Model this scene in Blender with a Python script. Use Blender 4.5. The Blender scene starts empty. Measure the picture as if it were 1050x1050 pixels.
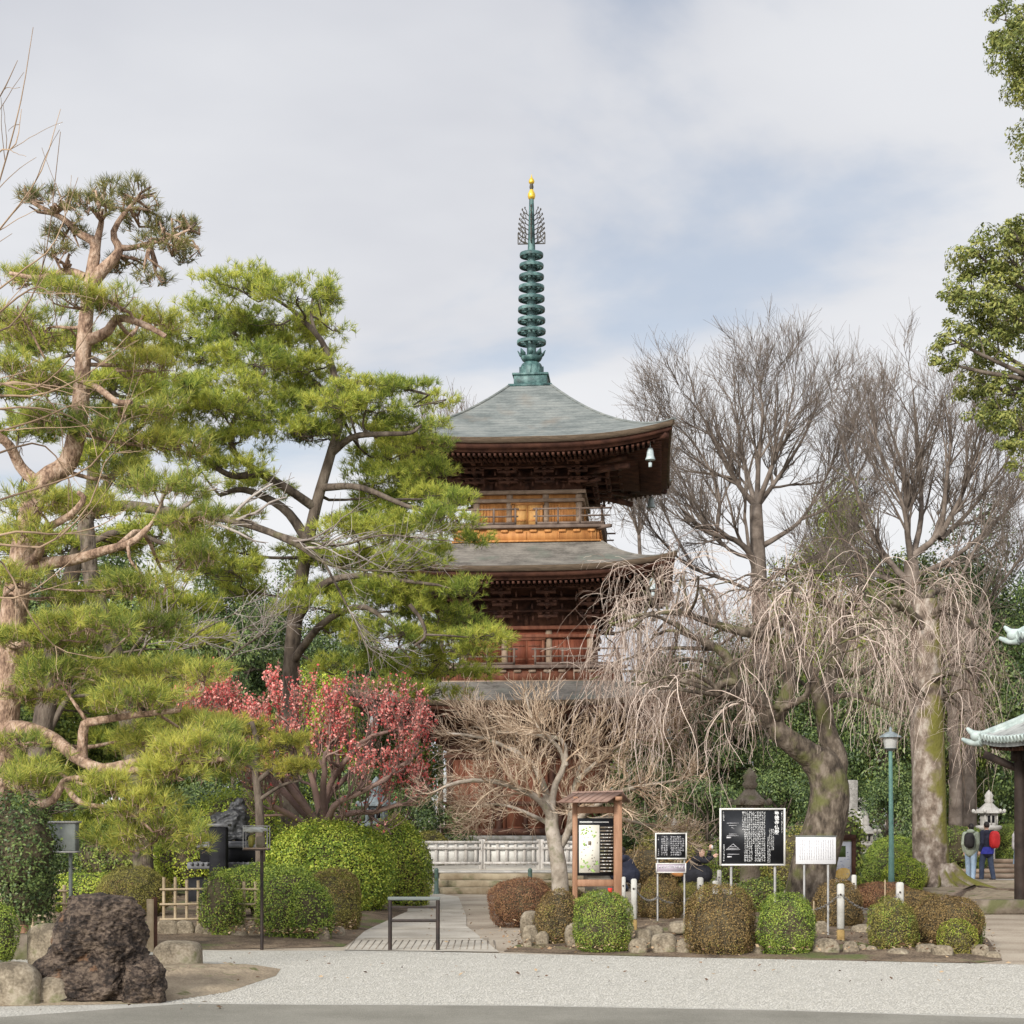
import bpy, math
import numpy as np
from mathutils import Vector, Matrix
from mathutils.geometry import tessellate_polygon
C = bpy.context.scene.collection
SC = bpy.context.scene
rng = np.random.default_rng(7)
R = math.radians
F, HX, HY, EYE = 1750.0, 525.0, 845.0, 1.6      # photograph: focal length, vanishing point and eye height

# ------------------------------------------------------------------ camera
cam = bpy.data.objects.new("camera", bpy.data.cameras.new("camera"))
C.objects.link(cam)
cam.location = (0, 0, EYE)
cam.rotation_euler = (R(90), 0, 0)
cam.data.sensor_width = 36
cam.data.lens = 36 * F / 1050
cam.data.shift_y = (HY - 525) / 1050
cam.data.clip_end = 6000
SC.camera = cam
SC.render.resolution_x = SC.render.resolution_y = 1024
SC.view_settings.view_transform = 'Standard'
SC.view_settings.look = 'None'
SC.view_settings.gamma = 1
SC.view_settings.exposure = 0.36
SC.cycles.max_bounces = 6
SC.cycles.diffuse_bounces = 3
SC.cycles.glossy_bounces = 2
SC.cycles.transmission_bounces = 3

# ------------------------------------------------------------------ sky and sun
SUN = Vector((-0.40, -0.80, 0.42)).normalized()
w = bpy.data.worlds.new("World")
SC.world = w
w.use_nodes = True
nt = w.node_tree
nt.nodes.clear()
def N(t, **k):
    n = nt.nodes.new(t)
    for a, b in k.items():
        setattr(n, a, b)
    return n
def lk(a, b):
    nt.links.new(a, b)
def mth(op, a, b=None, c=None, clamp=False):
    n = N('ShaderNodeMath', operation=op)
    n.use_clamp = clamp
    for i, v in enumerate((a, b, c)):
        if v is None: continue
        if isinstance(v, (int, float)): n.inputs[i].default_value = v
        else: lk(v, n.inputs[i])
    return n.outputs[0]
tc = N('ShaderNodeTexCoord')
sep = N('ShaderNodeSeparateXYZ'); lk(tc.outputs['Generated'], sep.inputs[0])
zz = mth('ADD', mth('MAXIMUM', sep.outputs[2], 0.0), 0.22)
comb = N('ShaderNodeCombineXYZ')
lk(mth('DIVIDE', sep.outputs[0], zz), comb.inputs[0])
lk(mth('DIVIDE', sep.outputs[1], zz), comb.inputs[1])
mp = N('ShaderNodeMapping'); lk(comb.outputs[0], mp.inputs[0])
mp.inputs['Location'].default_value = (1.3235822916030884, -3.8707656860351562, 0.0)
mp.inputs['Rotation'].default_value = (0, 0, -0.9142860174179077)
mp.inputs['Scale'].default_value = (0.8, 1.15, 1)
n1 = N('ShaderNodeTexNoise'); lk(mp.outputs[0], n1.inputs['Vector'])
n1.inputs['Scale'].default_value = 1.5; n1.inputs['Detail'].default_value = 7; n1.inputs['Roughness'].default_value = 0.52
n1.inputs['Distortion'].default_value = 0.25
n2 = N('ShaderNodeTexNoise'); lk(mp.outputs[0], n2.inputs['Vector'])
n2.inputs['Scale'].default_value = 0.75; n2.inputs['Detail'].default_value = 6; n2.inputs['Roughness'].default_value = 0.5
mr = N('ShaderNodeMapRange', interpolation_type='SMOOTHSTEP'); lk(n1.outputs[0], mr.inputs[0])
mr.inputs[1].default_value = 0.32; mr.inputs[2].default_value = 0.435
cover = mth('MULTIPLY_ADD', mr.outputs[0], 0.42, 0.58)
mr2 = N('ShaderNodeMapRange', interpolation_type='SMOOTHSTEP'); lk(n2.outputs[0], mr2.inputs[0])
mr2.inputs[1].default_value = 0.36; mr2.inputs[2].default_value = 0.62
el = mth('SUBTRACT', 1.0, mth('MULTIPLY', sep.outputs[2], 2.6), clamp=True)
whit = mth('ADD', mth('MULTIPLY', mr2.outputs[0], 0.62), mth('MULTIPLY', el, 0.42), clamp=True)
mc = N('ShaderNodeMix', data_type='RGBA'); lk(whit, mc.inputs[0])
mc.inputs[6].default_value = (0.445, 0.46, 0.51, 1); mc.inputs[7].default_value = (0.74, 0.745, 0.755, 1)
dt = N('ShaderNodeVectorMath', operation='DOT_PRODUCT'); lk(tc.outputs['Generated'], dt.inputs[0]); dt.inputs[1].default_value = SUN
glow = mth('MULTIPLY_ADD', mth('POWER', mth('MAXIMUM', dt.outputs['Value'], 0.0), 2.0), 2.3, 1.0)
bgc = N('ShaderNodeBackground'); lk(mc.outputs[2], bgc.inputs[0]); lk(glow, bgc.inputs[1])
sky = N('ShaderNodeTexSky', sky_type='NISHITA', sun_disc=False)
sky.sun_elevation = math.asin(SUN.z); sky.sun_rotation = math.atan2(SUN.x, SUN.y)
bgs = N('ShaderNodeBackground'); lk(sky.outputs[0], bgs.inputs[0]); bgs.inputs[1].default_value = 0.1
mx = N('ShaderNodeMixShader'); lk(cover, mx.inputs[0]); lk(bgs.outputs[0], mx.inputs[1]); lk(bgc.outputs[0], mx.inputs[2])
wo = N('ShaderNodeOutputWorld'); lk(mx.outputs[0], wo.inputs[0])
sl = bpy.data.lights.new("sun", 'SUN'); sl.energy = 3.1; sl.angle = R(10); sl.color = (1.0, 0.955, 0.88)
so = bpy.data.objects.new("sun", sl); C.objects.link(so)
so.rotation_euler = SUN.to_track_quat('Z', 'Y').to_euler()

# ------------------------------------------------------------------ helpers
def P(px, py, D):
    return np.array([(px - HX) / F * D, D, EYE + (HY - py) / F * D])
def GP(px, D, z=0.0):
    return np.array([(px - HX) / F * D, D, z])
def norm(a):
    return a / np.maximum(np.linalg.norm(a, axis=-1, keepdims=True), 1e-9)

class MB:
    def __init__(s):
        s.v = []; s.t = []; s.q = []; s.n = 0
    def add(s, v, f):
        v = np.asarray(v, float).reshape(-1, 3)
        f = np.asarray(f, np.int64)
        (s.q if f.shape[1] == 4 else s.t).append(f + s.n)
        s.v.append(v); s.n += len(v)
    def quads_tris(s, v, q, t):
        v = np.asarray(v, float).reshape(-1, 3)
        if len(q): s.q.append(np.asarray(q, np.int64) + s.n)
        if len(t): s.t.append(np.asarray(t, np.int64) + s.n)
        s.v.append(v); s.n += len(v)
    def poly(s, pts):
        pts = np.asarray(pts, float); n = len(pts); c = pts.mean(0)
        v = np.vstack([pts, c[None]])
        s.add(v, [[i, (i + 1) % n, n] for i in range(n)])
    def box(s, c, d, rz=0.0, m=None, ch=0.0):
        x, y, z = np.array(d) / 2.0
        if ch > 0:
            b = min(ch, x * .9, y * .9, z * .9)
            vs = []
            for sz in (-1, 1):
                vs += [(-x + b, -y + b, sz * z), (x - b, -y + b, sz * z), (x - b, y - b, sz * z), (-x + b, y - b, sz * z)]
            ring = lambda zz: [(-x + b, -y, zz), (x - b, -y, zz), (x, -y + b, zz), (x, y - b, zz), (x - b, y, zz), (-x + b, y, zz), (-x, y - b, zz), (-x, -y + b, zz)]
            v = vs + ring(-z + b) + ring(z - b)
            q = [(3, 2, 1, 0), (4, 5, 6, 7)]
            for i in range(8):
                j = (i + 1) % 8
                q.append((8 + i, 8 + j, 16 + j, 16 + i))
            m4 = [(0, 1, 0, 1), (1, 2, 2, 3), (2, 3, 4, 5), (3, 0, 6, 7)]
            t = []
            for a, bb, r0, r1 in m4:
                q.append((a, bb, 8 + r1, 8 + r0)); q.append((4 + bb, 4 + a, 16 + r0, 16 + r1))
            for a, r0, r1 in ((0, 7, 0), (1, 1, 2), (2, 3, 4), (3, 5, 6)):
                t.append((a, 8 + r1, 8 + r0)); t.append((4 + a, 16 + r0, 16 + r1))
            v = np.array(v)
        else:
            v = np.array([(a * x, b * y, e * z) for e in (-1, 1) for a, b in ((-1, -1), (1, -1), (1, 1), (-1, 1))])
            q = [(3, 2, 1, 0), (4, 5, 6, 7), (0, 1, 5, 4), (1, 2, 6, 5), (2, 3, 7, 6), (3, 0, 4, 7)]; t = []
        if m is not None: v = v @ np.asarray(m).T
        if rz:
            cc, ss = math.cos(rz), math.sin(rz)
            v = v @ np.array([[cc, ss, 0], [-ss, cc, 0], [0, 0, 1]])
        s.quads_tris(v + np.asarray(c, float), q, t)
    def beam(s, a, b, wd, ht, up=(0, 0, 1)):
        a, b = np.asarray(a, float), np.asarray(b, float)
        d = b - a; L = np.linalg.norm(d); d = d / L
        r = np.cross(d, up); r = r / max(np.linalg.norm(r), 1e-9); u = np.cross(r, d)
        s.box((a + b) / 2, (L, wd, ht), m=np.stack([d, r, u], 1))
    def lathe(s, prof, c=(0, 0, 0), n=16, cap=True):
        prof = np.asarray(prof, float); k = len(prof)
        a = np.arange(n) / n * 2 * math.pi
        v = np.zeros((k, n, 3)); v[:, :, 0] = prof[:, :1] * np.cos(a); v[:, :, 1] = prof[:, :1] * np.sin(a); v[:, :, 2] = prof[:, 1:]
        q = []
        i = np.arange(n); j = (i + 1) % n
        for r in range(k - 1):
            q.append(np.stack([r * n + i, r * n + j, (r + 1) * n + j, (r + 1) * n + i], 1))
        s.add(v + np.asarray(c, float), np.concatenate(q))
        if cap:
            for r in (0, k - 1):
                if prof[r, 0] > 1e-4: s.poly(v[r][::(-1 if r == 0 else 1)] + np.asarray(c, float))
    def tubes(s, Pp, Rr, sides=3, cap=False):
        Pp = np.asarray(Pp, float); Rr = np.asarray(Rr, float)
        n, k, _ = Pp.shape
        if n == 0: return
        t = np.empty_like(Pp)
        t[:, 1:-1] = Pp[:, 2:] - Pp[:, :-2]; t[:, 0] = Pp[:, 1] - Pp[:, 0]; t[:, -1] = Pp[:, -1] - Pp[:, -2]
        t = norm(t)
        ref = np.where(np.abs(t[:, :1, 2:]) > 0.8, np.array([[[1.0, 0.13, 0]]]), np.array([[[0.11, 0.07, 1.0]]]))
        u = np.empty_like(Pp)
        u[:, 0] = norm(np.cross(t[:, 0], ref[:, 0]))
        for i in range(1, k):
            x = u[:, i - 1] - (u[:, i - 1] * t[:, i]).sum(1, keepdims=True) * t[:, i]
            u[:, i] = norm(x)
        vv = np.cross(t, u)
        a = np.arange(sides) / sides * 2 * math.pi
        ring = u[:, :, None, :] * np.cos(a)[None, None, :, None] + vv[:, :, None, :] * np.sin(a)[None, None, :, None]
        V = Pp[:, :, None, :] + ring * Rr[:, :, None, None]
        base = (np.arange(n) * k * sides)[:, None, None]
        r = (np.arange(k - 1) * sides)[None, :, None]
        i = np.arange(sides)[None, None, :]; j = (i + 1) % sides
        q = np.stack([base + r + i, base + r + j, base + r + sides + j, base + r + sides + i], -1).reshape(-1, 4)
        s.add(V.reshape(-1, 3), q)
        if cap:
            for m in range(n):
                s.poly(V[m, 0][::-1]); s.poly(V[m, -1])
    def tube(s, pts, rad, sides=8, cap=True):
        pts = np.asarray(pts, float)
        rad = np.full(len(pts), rad) if np.isscalar(rad) else np.asarray(rad, float)
        s.tubes(pts[None], rad[None], sides, cap)
    def build(s, name, mat, parent=None, world=True, smooth=False, loc=None):
        me = bpy.data.meshes.new(name)
        v = np.concatenate(s.v) if s.v else np.zeros((0, 3))
        off = np.zeros(3)
        pp = parent
        while pp is not None and world: off = off + np.array(pp.location); pp = pp.parent
        if loc is not None: off = np.asarray(loc, float)
        v = v - off
        t = np.concatenate(s.t) if s.t else np.zeros((0, 3), np.int64)
        q = np.concatenate(s.q) if s.q else np.zeros((0, 4), np.int64)
        me.vertices.add(len(v)); me.vertices.foreach_set('co', v.astype(np.float32).ravel())
        me.loops.add(t.size + q.size)
        me.loops.foreach_set('vertex_index', np.concatenate([t.ravel(), q.ravel()]).astype(np.int32))
        me.polygons.add(len(t) + len(q))
        st = np.concatenate([np.arange(len(t)) * 3, t.size + np.arange(len(q)) * 4]).astype(np.int32)
        me.polygons.foreach_set('loop_start', st)
        if smooth: me.polygons.foreach_set('use_smooth', np.ones(len(t) + len(q), bool))
        me.update(calc_edges=True)
        me.validate()
        if mat: me.materials.append(mat)
        o = bpy.data.objects.new(name, me); C.objects.link(o)
        if parent is not None: o.parent = parent
        elif loc is not None: o.location = loc
        return o

def tag(o, label=None, cat=None, group=None, kind=None):
    if label: o['label'] = label
    if cat: o['category'] = cat
    if group: o['group'] = group
    if kind: o['kind'] = kind
    return o
def thing(name, label, cat, loc, group=None, rz=0.0):
    o = bpy.data.objects.new(name, None); C.objects.link(o)
    o.location = [float(a) for a in loc]; o.rotation_euler = (0, 0, rz); o.empty_display_size = .2
    return tag(o, label, cat, group)
def struct(mb, name, mat, smooth=False):
    return tag(mb.build(name, mat, smooth=smooth), kind='structure')
def copy_tree(o, parent=None):
    c = o.copy(); C.objects.link(c)
    if parent is not None: c.parent = parent
    for ch in list(o.children): copy_tree(ch, c)
    return c

# ------------------------------------------------------------------ materials
def lin(c):
    return tuple(c) + (1,)
def mk(name, cols, scale=4.0, rough=.8, bump=0.0, bscale=None, detail=5, island=0.0, stretch=(1, 1, 1), trans=0.0,
       pos=(.35, .65), metal=0.0, spec=.3, fine=0.0, fscale=60, moss=None, mscale=2.0, mlo=.5, mhi=.6, up=0.0, bands=0.0):
    m = bpy.data.materials.new(name); m.use_nodes = True
    t = m.node_tree; b = t.nodes['Principled BSDF']
    L = t.links.new
    def nd(ty): return t.nodes.new(ty)
    tcn = nd('ShaderNodeTexCoord'); mpn = nd('ShaderNodeMapping'); L(tcn.outputs['Object'], mpn.inputs[0])
    mpn.inputs['Scale'].default_value = stretch
    ns = nd('ShaderNodeTexNoise'); L(mpn.outputs[0], ns.inputs['Vector'])
    ns.inputs['Scale'].default_value = scale; ns.inputs['Detail'].default_value = detail; ns.inputs['Roughness'].default_value = .6
    val = ns.outputs[0]
    if island:
        g = nd('ShaderNodeNewGeometry')
        ml = nd('ShaderNodeMath'); ml.operation = 'MULTIPLY_ADD'
        sb = nd('ShaderNodeMath'); sb.operation = 'SUBTRACT'; L(g.outputs['Random Per Island'], sb.inputs[0]); sb.inputs[1].default_value = .5
        L(sb.outputs[0], ml.inputs[0]); ml.inputs[1].default_value = island; L(val, ml.inputs[2])
        val = ml.outputs[0]
    if fine:
        nf = nd('ShaderNodeTexNoise'); L(mpn.outputs[0], nf.inputs['Vector']); nf.inputs['Scale'].default_value = fscale; nf.inputs['Detail'].default_value = 3
        sb = nd('ShaderNodeMath'); sb.operation = 'SUBTRACT'; L(nf.outputs[0], sb.inputs[0]); sb.inputs[1].default_value = .5
        ml = nd('ShaderNodeMath'); ml.operation = 'MULTIPLY_ADD'; L(sb.outputs[0], ml.inputs[0]); ml.inputs[1].default_value = fine; L(val, ml.inputs[2])
        val = ml.outputs[0]
    cr = nd('ShaderNodeValToRGB'); L(val, cr.inputs[0])
    e = cr.color_ramp.elements
    nc = len(cols)
    e[0].position = pos[0]; e[0].color = lin(cols[0]); e[-1].position = pos[1]; e[-1].color = lin(cols[-1])
    for i in range(1, nc - 1):
        x = e.new(pos[0] + (pos[1] - pos[0]) * i / (nc - 1)); x.color = lin(cols[i])
    col = cr.outputs[0]
    if moss:
        nm = nd('ShaderNodeTexNoise'); L(tcn.outputs['Object'], nm.inputs['Vector']); nm.inputs['Scale'].default_value = mscale; nm.inputs['Detail'].default_value = 6
        v2 = nm.outputs[0]
        if up:
            g2 = nd('ShaderNodeNewGeometry'); sx = nd('ShaderNodeSeparateXYZ'); L(g2.outputs['Normal'], sx.inputs[0])
            ml = nd('ShaderNodeMath'); ml.operation = 'MULTIPLY_ADD'; L(sx.outputs[2 if up > 0 else 0], ml.inputs[0]); ml.inputs[1].default_value = abs(up); L(v2, ml.inputs[2]); v2 = ml.outputs[0]
        rr = nd('ShaderNodeMapRange'); L(v2, rr.inputs[0]); rr.inputs[1].default_value = mlo; rr.inputs[2].default_value = mhi
        mm = nd('ShaderNodeMix'); mm.data_type = 'RGBA'; L(rr.outputs[0], mm.inputs[0]); L(col, mm.inputs[6]); mm.inputs[7].default_value = lin(moss)
        col = mm.outputs[2]
    if bands:                                         # courses of shingles: thin joint lines by height
        wv = nd('ShaderNodeTexWave'); wv.bands_direction = 'Z'; wv.wave_profile = 'SAW'; L(tcn.outputs['Object'], wv.inputs['Vector']); wv.inputs['Scale'].default_value = bands; wv.inputs['Distortion'].default_value = .4; wv.inputs['Detail'].default_value = 2
        rr = nd('ShaderNodeMapRange'); L(wv.outputs['Fac'], rr.inputs[0]); rr.inputs[1].default_value = .55; rr.inputs[2].default_value = 1; rr.inputs[3].default_value = 0; rr.inputs[4].default_value = .32
        mm = nd('ShaderNodeMix'); mm.data_type = 'RGBA'; L(rr.outputs[0], mm.inputs[0]); L(col, mm.inputs[6]); mm.inputs[7].default_value = (.05, .05, .048, 1)
        col = mm.outputs[2]
    L(col, b.inputs['Base Color'])
    b.inputs['Roughness'].default_value = rough; b.inputs['Metallic'].default_value = metal
    b.inputs['Specular IOR Level'].default_value = spec
    if bump:
        nb = nd('ShaderNodeTexNoise'); L(mpn.outputs[0], nb.inputs['Vector']); nb.inputs['Scale'].default_value = bscale or scale * 4; nb.inputs['Detail'].default_value = 6
        bp = nd('ShaderNodeBump'); bp.inputs['Strength'].default_value = min(1, bump); bp.inputs['Distance'].default_value = .03 * max(1, bump); L(nb.outputs[0], bp.inputs['Height'])
        L(bp.outputs[0], b.inputs['Normal'])
    if trans:
        tr = nd('ShaderNodeBsdfTranslucent'); L(col, tr.inputs[0])
        mxs = nd('ShaderNodeMixShader'); mxs.inputs[0].default_value = trans
        L(b.outputs[0], mxs.inputs[1]); L(tr.outputs[0], mxs.inputs[2]); L(mxs.outputs[0], t.nodes['Material Output'].inputs[0])
    return m
M = {}
M['gravel'] = mk('pale gravel', [(.30, .285, .24), (.42, .40, .35), (.48, .46, .405)], 3.5, .95, .9, 34, fine=1.3, fscale=30, pos=(.1, .75))
M['road'] = mk('worn asphalt', [(.17, .16, .13), (.255, .24, .20)], .9, .85, .4, 90, fine=.7, fscale=55, pos=(.3, .7))
M['dirt'] = mk('tan dirt', [(.26, .21, .155), (.36, .30, .23), (.42, .36, .28)], .9, .95, .5, 30, fine=.5, fscale=30)
M['soil'] = mk('bed soil', [(.07, .05, .034), (.16, .115, .075), (.22, .165, .11)], 2.2, .95, .9, 25, fine=.8, fscale=40, moss=(.09, .11, .03), mscale=1.1, mlo=.55, mhi=.66)
M['sand'] = mk('sandy soil', [(.22, .17, .115), (.36, .29, .2)], 1.5, .95, .6, 30, fine=.5, fscale=40, moss=(.13, .13, .05), mscale=3, mlo=.58, mhi=.66)
M['paving'] = mk('stone paving', [(.36, .32, .26), (.5, .46, .39)], 1.2, .9, .3, 40, fine=.4, fscale=40)
M['joint'] = mk('paving joint', [(.22, .185, .145), (.30, .26, .205)], 3, .95)
M['rock'] = mk('garden stone', [(.10, .08, .055), (.225, .185, .13), (.35, .30, .225)], 3, .9, .9, 10, fine=.4, fscale=40, moss=(.12, .125, .05), mscale=4, mlo=.56, mhi=.68)
M['lava'] = mk('dark lava rock', [(.016, .011, .008), (.056, .039, .028), (.125, .092, .066)], 4.5, .75, 2.2, 16, fine=.9, fscale=26, stretch=(1, 1, 1.5), moss=(.19, .10, .05), mscale=5, mlo=.64, mhi=.72)
M['pine_bark'] = mk('red pine bark', [(.13, .08, .055), (.31, .205, .14), (.46, .34, .255)], 7, .9, 1.3, 26, stretch=(1, 1, .55), fine=.5, fscale=30)
M['dark_bark'] = mk('dark bark', [(.045, .034, .026), (.11, .085, .065), (.16, .13, .10)], 5, .95, 1.0, 20, stretch=(1, 1, .35))
M['cherry_bark'] = mk('old cherry bark', [(.04, .031, .023), (.105, .082, .06), (.19, .155, .12)], 9, .95, 1.4, 16, stretch=(1, 1, .5), moss=(.11, .11, .04), mscale=2.5, mlo=.52, mhi=.66)
M['moss_bark'] = mk('mossy pale bark', [(.10, .074, .055), (.23, .18, .14), (.42, .365, .305)], 5, .95, 1.2, 14, stretch=(1, 1, .7), moss=(.16, .15, .035), mscale=1.4, mlo=.5, mhi=.6, up=-.16)
M['grey_bark'] = mk('grey zelkova bark', [(.075, .058, .046), (.145, .115, .092), (.22, .18, .148)], 2, .95, .4, 12)
M['pale_bark'] = mk('pale bark', [(.20, .165, .125), (.34, .29, .23), (.46, .40, .335)], 4, .9, .5, 25, moss=(.2, .19, .12), mscale=5, mlo=.58, mhi=.7)
M['weep_twig'] = mk('weeping twig', [(.18, .125, .095), (.41, .315, .255), (.60, .49, .41)], 2, .85, island=.9)
M['bare_twig'] = mk('bare twig', [(.26, .175, .11), (.50, .37, .255), (.66, .52, .38)], 2, .85, island=.9)
M['tan_twig'] = mk('tan twig', [(.20, .135, .085), (.38, .27, .175)], 2, .85, island=.5)
M['grey_twig'] = mk('grey twig', [(.22, .185, .16), (.36, .32, .28)], 2, .85, island=.5)
M['plum_twig'] = mk('plum twig', [(.13, .085, .07), (.30, .2, .16)], 2, .85, island=.5)
M['plum'] = mk('red plum blossom', [(.52, .09, .085), (.76, .20, .17), (.85, .40, .34)], 3, .7, island=.8, trans=.25)
M['needle'] = mk('front pine needles', [(.15, .21, .045), (.36, .41, .085), (.60, .565, .12)], 1.1, .6, island=.45, trans=.45)
M['needle_far'] = mk('mid pine needles', [(.15, .215, .04), (.37, .43, .075), (.61, .60, .115)], .7, .6, island=.4, trans=.45)
M['needle_gold'] = mk('yellowish pine needles', [(.20, .215, .045), (.42, .42, .08), (.60, .52, .10)], 1.4, .6, island=.45, trans=.45)
M['needle_top'] = mk('old pine needles', [(.07, .085, .028), (.165, .175, .055), (.29, .25, .085)], 1.1, .6, island=.5, trans=.25)
M['leaf_bright'] = mk('bright hedge leaf', [(.13, .20, .024), (.30, .40, .045), (.48, .52, .075)], 2.2, .5, island=.55, trans=.25)
M['leaf_green'] = mk('green clipped leaf', [(.075, .125, .02), (.18, .255, .036), (.31, .375, .06)], 4, .5, island=.55, trans=.2)
M['leaf_olive'] = mk('olive clipped leaf', [(.09, .09, .02), (.20, .185, .037), (.31, .27, .065)], 4, .55, island=.6, trans=.2)
M['leaf_brown'] = mk('brown azalea leaf', [(.09, .06, .025), (.20, .125, .045), (.28, .19, .07)], 4, .6, island=.7, trans=.15)
M['leaf_russet'] = mk('russet azalea leaf', [(.12, .05, .03), (.235, .11, .055), (.31, .17, .08)], 4, .6, island=.7, trans=.15)
M['leaf_dark'] = mk('dark evergreen leaf', [(.035, .06, .02), (.08, .125, .038), (.16, .21, .062)], .9, .45, island=.5, trans=.15)
M['leaf_mid'] = mk('mid evergreen leaf', [(.065, .10, .022), (.15, .21, .04), (.27, .31, .06)], .8, .5, island=.5, trans=.2)
M['leaf_lime'] = mk('lime evergreen leaf', [(.15, .21, .022), (.31, .39, .04), (.48, .52, .07)], .6, .5, island=.5, trans=.25)
M['leaf_edge'] = mk('broad evergreen leaf', [(.10, .125, .028), (.19, .22, .05), (.31, .31, .085)], 1.2, .5, island=.5, trans=.25)
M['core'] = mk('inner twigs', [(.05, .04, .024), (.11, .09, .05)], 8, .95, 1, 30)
M['roof'] = mk('weathered copper shingle roof', [(.105, .118, .112), (.155, .168, .158), (.205, .213, .196)], 1.1, .7, .5, 8, fine=.35, fscale=9, stretch=(1, 1, 4), moss=(.15, .12, .09), mscale=.7, mlo=.6, mhi=.8, bands=2.6)
M['roof_old'] = mk('bark shingle roof', [(.095, .086, .074), (.165, .15, .128), (.225, .205, .175)], 1.4, .85, .5, 10, fine=.4, fscale=12, stretch=(1, 1, 3), moss=(.13, .15, .12), mscale=1.0, mlo=.55, mhi=.75, bands=4)
M['eave'] = mk('eave edge wood', [(.035, .012, .007), (.085, .034, .02)], 3, .8, .3)
M['edge_shingle'] = mk('layered shingle edge', [(.075, .052, .034), (.145, .105, .07)], 3, .9, .6, 40, stretch=(1, 1, 12))
M['dark_wood'] = mk('dark timber', [(.034, .015, .01), (.078, .033, .02), (.125, .058, .035)], 3, .75, .4, 20, stretch=(1, 1, 1))
M['brown_wood'] = mk('brown timber', [(.11, .036, .02), (.20, .075, .04)], 2.5, .75, .3, 20, stretch=(3, 3, .6))
M['red_wood'] = mk('red timber', [(.12, .032, .017), (.20, .06, .03)], 2.5, .7, .3, 20, stretch=(3, 3, .6))
M['orange_wood'] = mk('new orange timber', [(.34, .14, .042), (.50, .235, .075)], 2, .65, .2, 20, stretch=(4, 4, .7))
M['gold_wood'] = mk('honey timber door', [(.48, .245, .075), (.64, .365, .13)], 3, .6, .2, 20, stretch=(6, 6, .6))
M['tan_wood'] = mk('weathered beam', [(.20, .14, .095), (.34, .25, .18)], 3, .8, .3, 20)
M['rail_wood'] = mk('dark rail timber', [(.10, .07, .055), (.19, .14, .11)], 3, .8, .3)
M['bronze'] = mk('green bronze', [(.016, .04, .039), (.036, .088, .083), (.10, .185, .17)], 4, .55, .3, 20, spec=.5)
M['bronze_dark'] = mk('dark bronze filigree', [(.035, .03, .024), (.07, .06, .045)], 4, .6)
M['gold'] = mk('gilded finial', [(.70, .46, .05), (.85, .60, .10)], 6, .32, metal=.75)
M['bronze_pale'] = mk('grey blue bronze', [(.13, .155, .16), (.24, .275, .28)], 8, .7)
M['bell'] = mk('pale patina bell', [(.30, .36, .37), (.48, .54, .54)], 8, .55)
M['stone'] = mk('grey granite', [(.16, .15, .135), (.27, .255, .23), (.36, .34, .31)], 3, .9, .4, 30, fine=.5, fscale=50, moss=(.16, .16, .11), mscale=4, mlo=.56, mhi=.7)
M['stone_brown'] = mk('brown old stone', [(.12, .095, .07), (.21, .175, .135)], 4, .95, .6, 20, moss=(.11, .11, .05), mscale=3, mlo=.5, mhi=.65)
M['stone_pale'] = mk('pale granite', [(.29, .275, .25), (.45, .43, .40)], 4, .9, .3, 30, fine=.4, fscale=60)
M['step'] = mk('step stone', [(.19, .145, .09), (.36, .30, .21)], 2, .9, .5, 20, moss=(.12, .12, .06), mscale=3, mlo=.55, mhi=.7)
M['fence_pale'] = mk('pale weathered fence wood', [(.36, .33, .295), (.56, .53, .49)], 4, .85, .3, 20, stretch=(4, 4, .8))
M['cream'] = mk('cream panel', [(.66, .645, .60), (.76, .745, .70)], 3, .8)
M['bamboo'] = mk('dry bamboo', [(.26, .19, .11), (.43, .34, .225)], 6, .6, island=.4)
M['post_white'] = mk('white painted post', [(.33, .315, .28), (.48, .47, .43)], 3, .7, .2, 30)
M['post_foot'] = mk('rotting yellow post foot', [(.22, .14, .05), (.40, .28, .11)], 5, .85, .4)
M['kiosk_wood'] = mk('brown stained timber', [(.24, .125, .07), (.36, .20, .12)], 3, .7, .2, 20, stretch=(4, 4, .6))
M['kiosk_roof'] = mk('brown sheet roof', [(.17, .10, .075), (.27, .175, .135)], 2.5, .5, .1)
M['black_board'] = mk('black sign face', [(.008, .009, .011), (.016, .017, .02)], 4, .45)
M['white_paint'] = mk('white paint', [(.56, .545, .50), (.70, .685, .64)], 3, .6)
M['white_board'] = mk('white sign face', [(.56, .555, .56), (.64, .635, .64)], 3, .5)
M['lav'] = mk('mauve sign face', [(.36, .31, .36), (.42, .37, .41)], 3, .5)
M['letter'] = mk('white lettering', [(.74, .74, .72), (.8, .8, .78)], 3, .6)
M['faint'] = mk('faded lettering', [(.50, .49, .50), (.58, .57, .58)], 3, .6)
M['ink'] = mk('dark ink', [(.06, .055, .05), (.1, .09, .08)], 3, .7)
M['paper_map'] = mk('cream map paper', [(.72, .69, .58), (.80, .77, .67)], 3, .7)
M['map_green'] = mk('printed green', [(.20, .34, .08), (.36, .48, .16)], 12, .7)
M['map_blue'] = mk('pale blue print', [(.64, .67, .72), (.76, .77, .78)], 5, .6)
M['map_gold'] = mk('printed ochre', [(.60, .36, .08), (.75, .55, .22)], 9, .6)
M['steel'] = mk('galvanised steel', [(.30, .295, .285), (.42, .41, .39)], 6, .5, metal=.4)
M['grey_metal'] = mk('grey green metal', [(.11, .125, .115), (.17, .185, .17)], 4, .6)
M['black_metal'] = mk('black rusty metal', [(.016, .013, .012), (.04, .026, .02)], 8, .55)
M['green_metal'] = mk('green painted metal', [(.09, .185, .16), (.14, .26, .225)], 4, .5)
M['dark_green_metal'] = mk('dark green metal', [(.06, .10, .085), (.1, .15, .125)], 4, .5)
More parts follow.
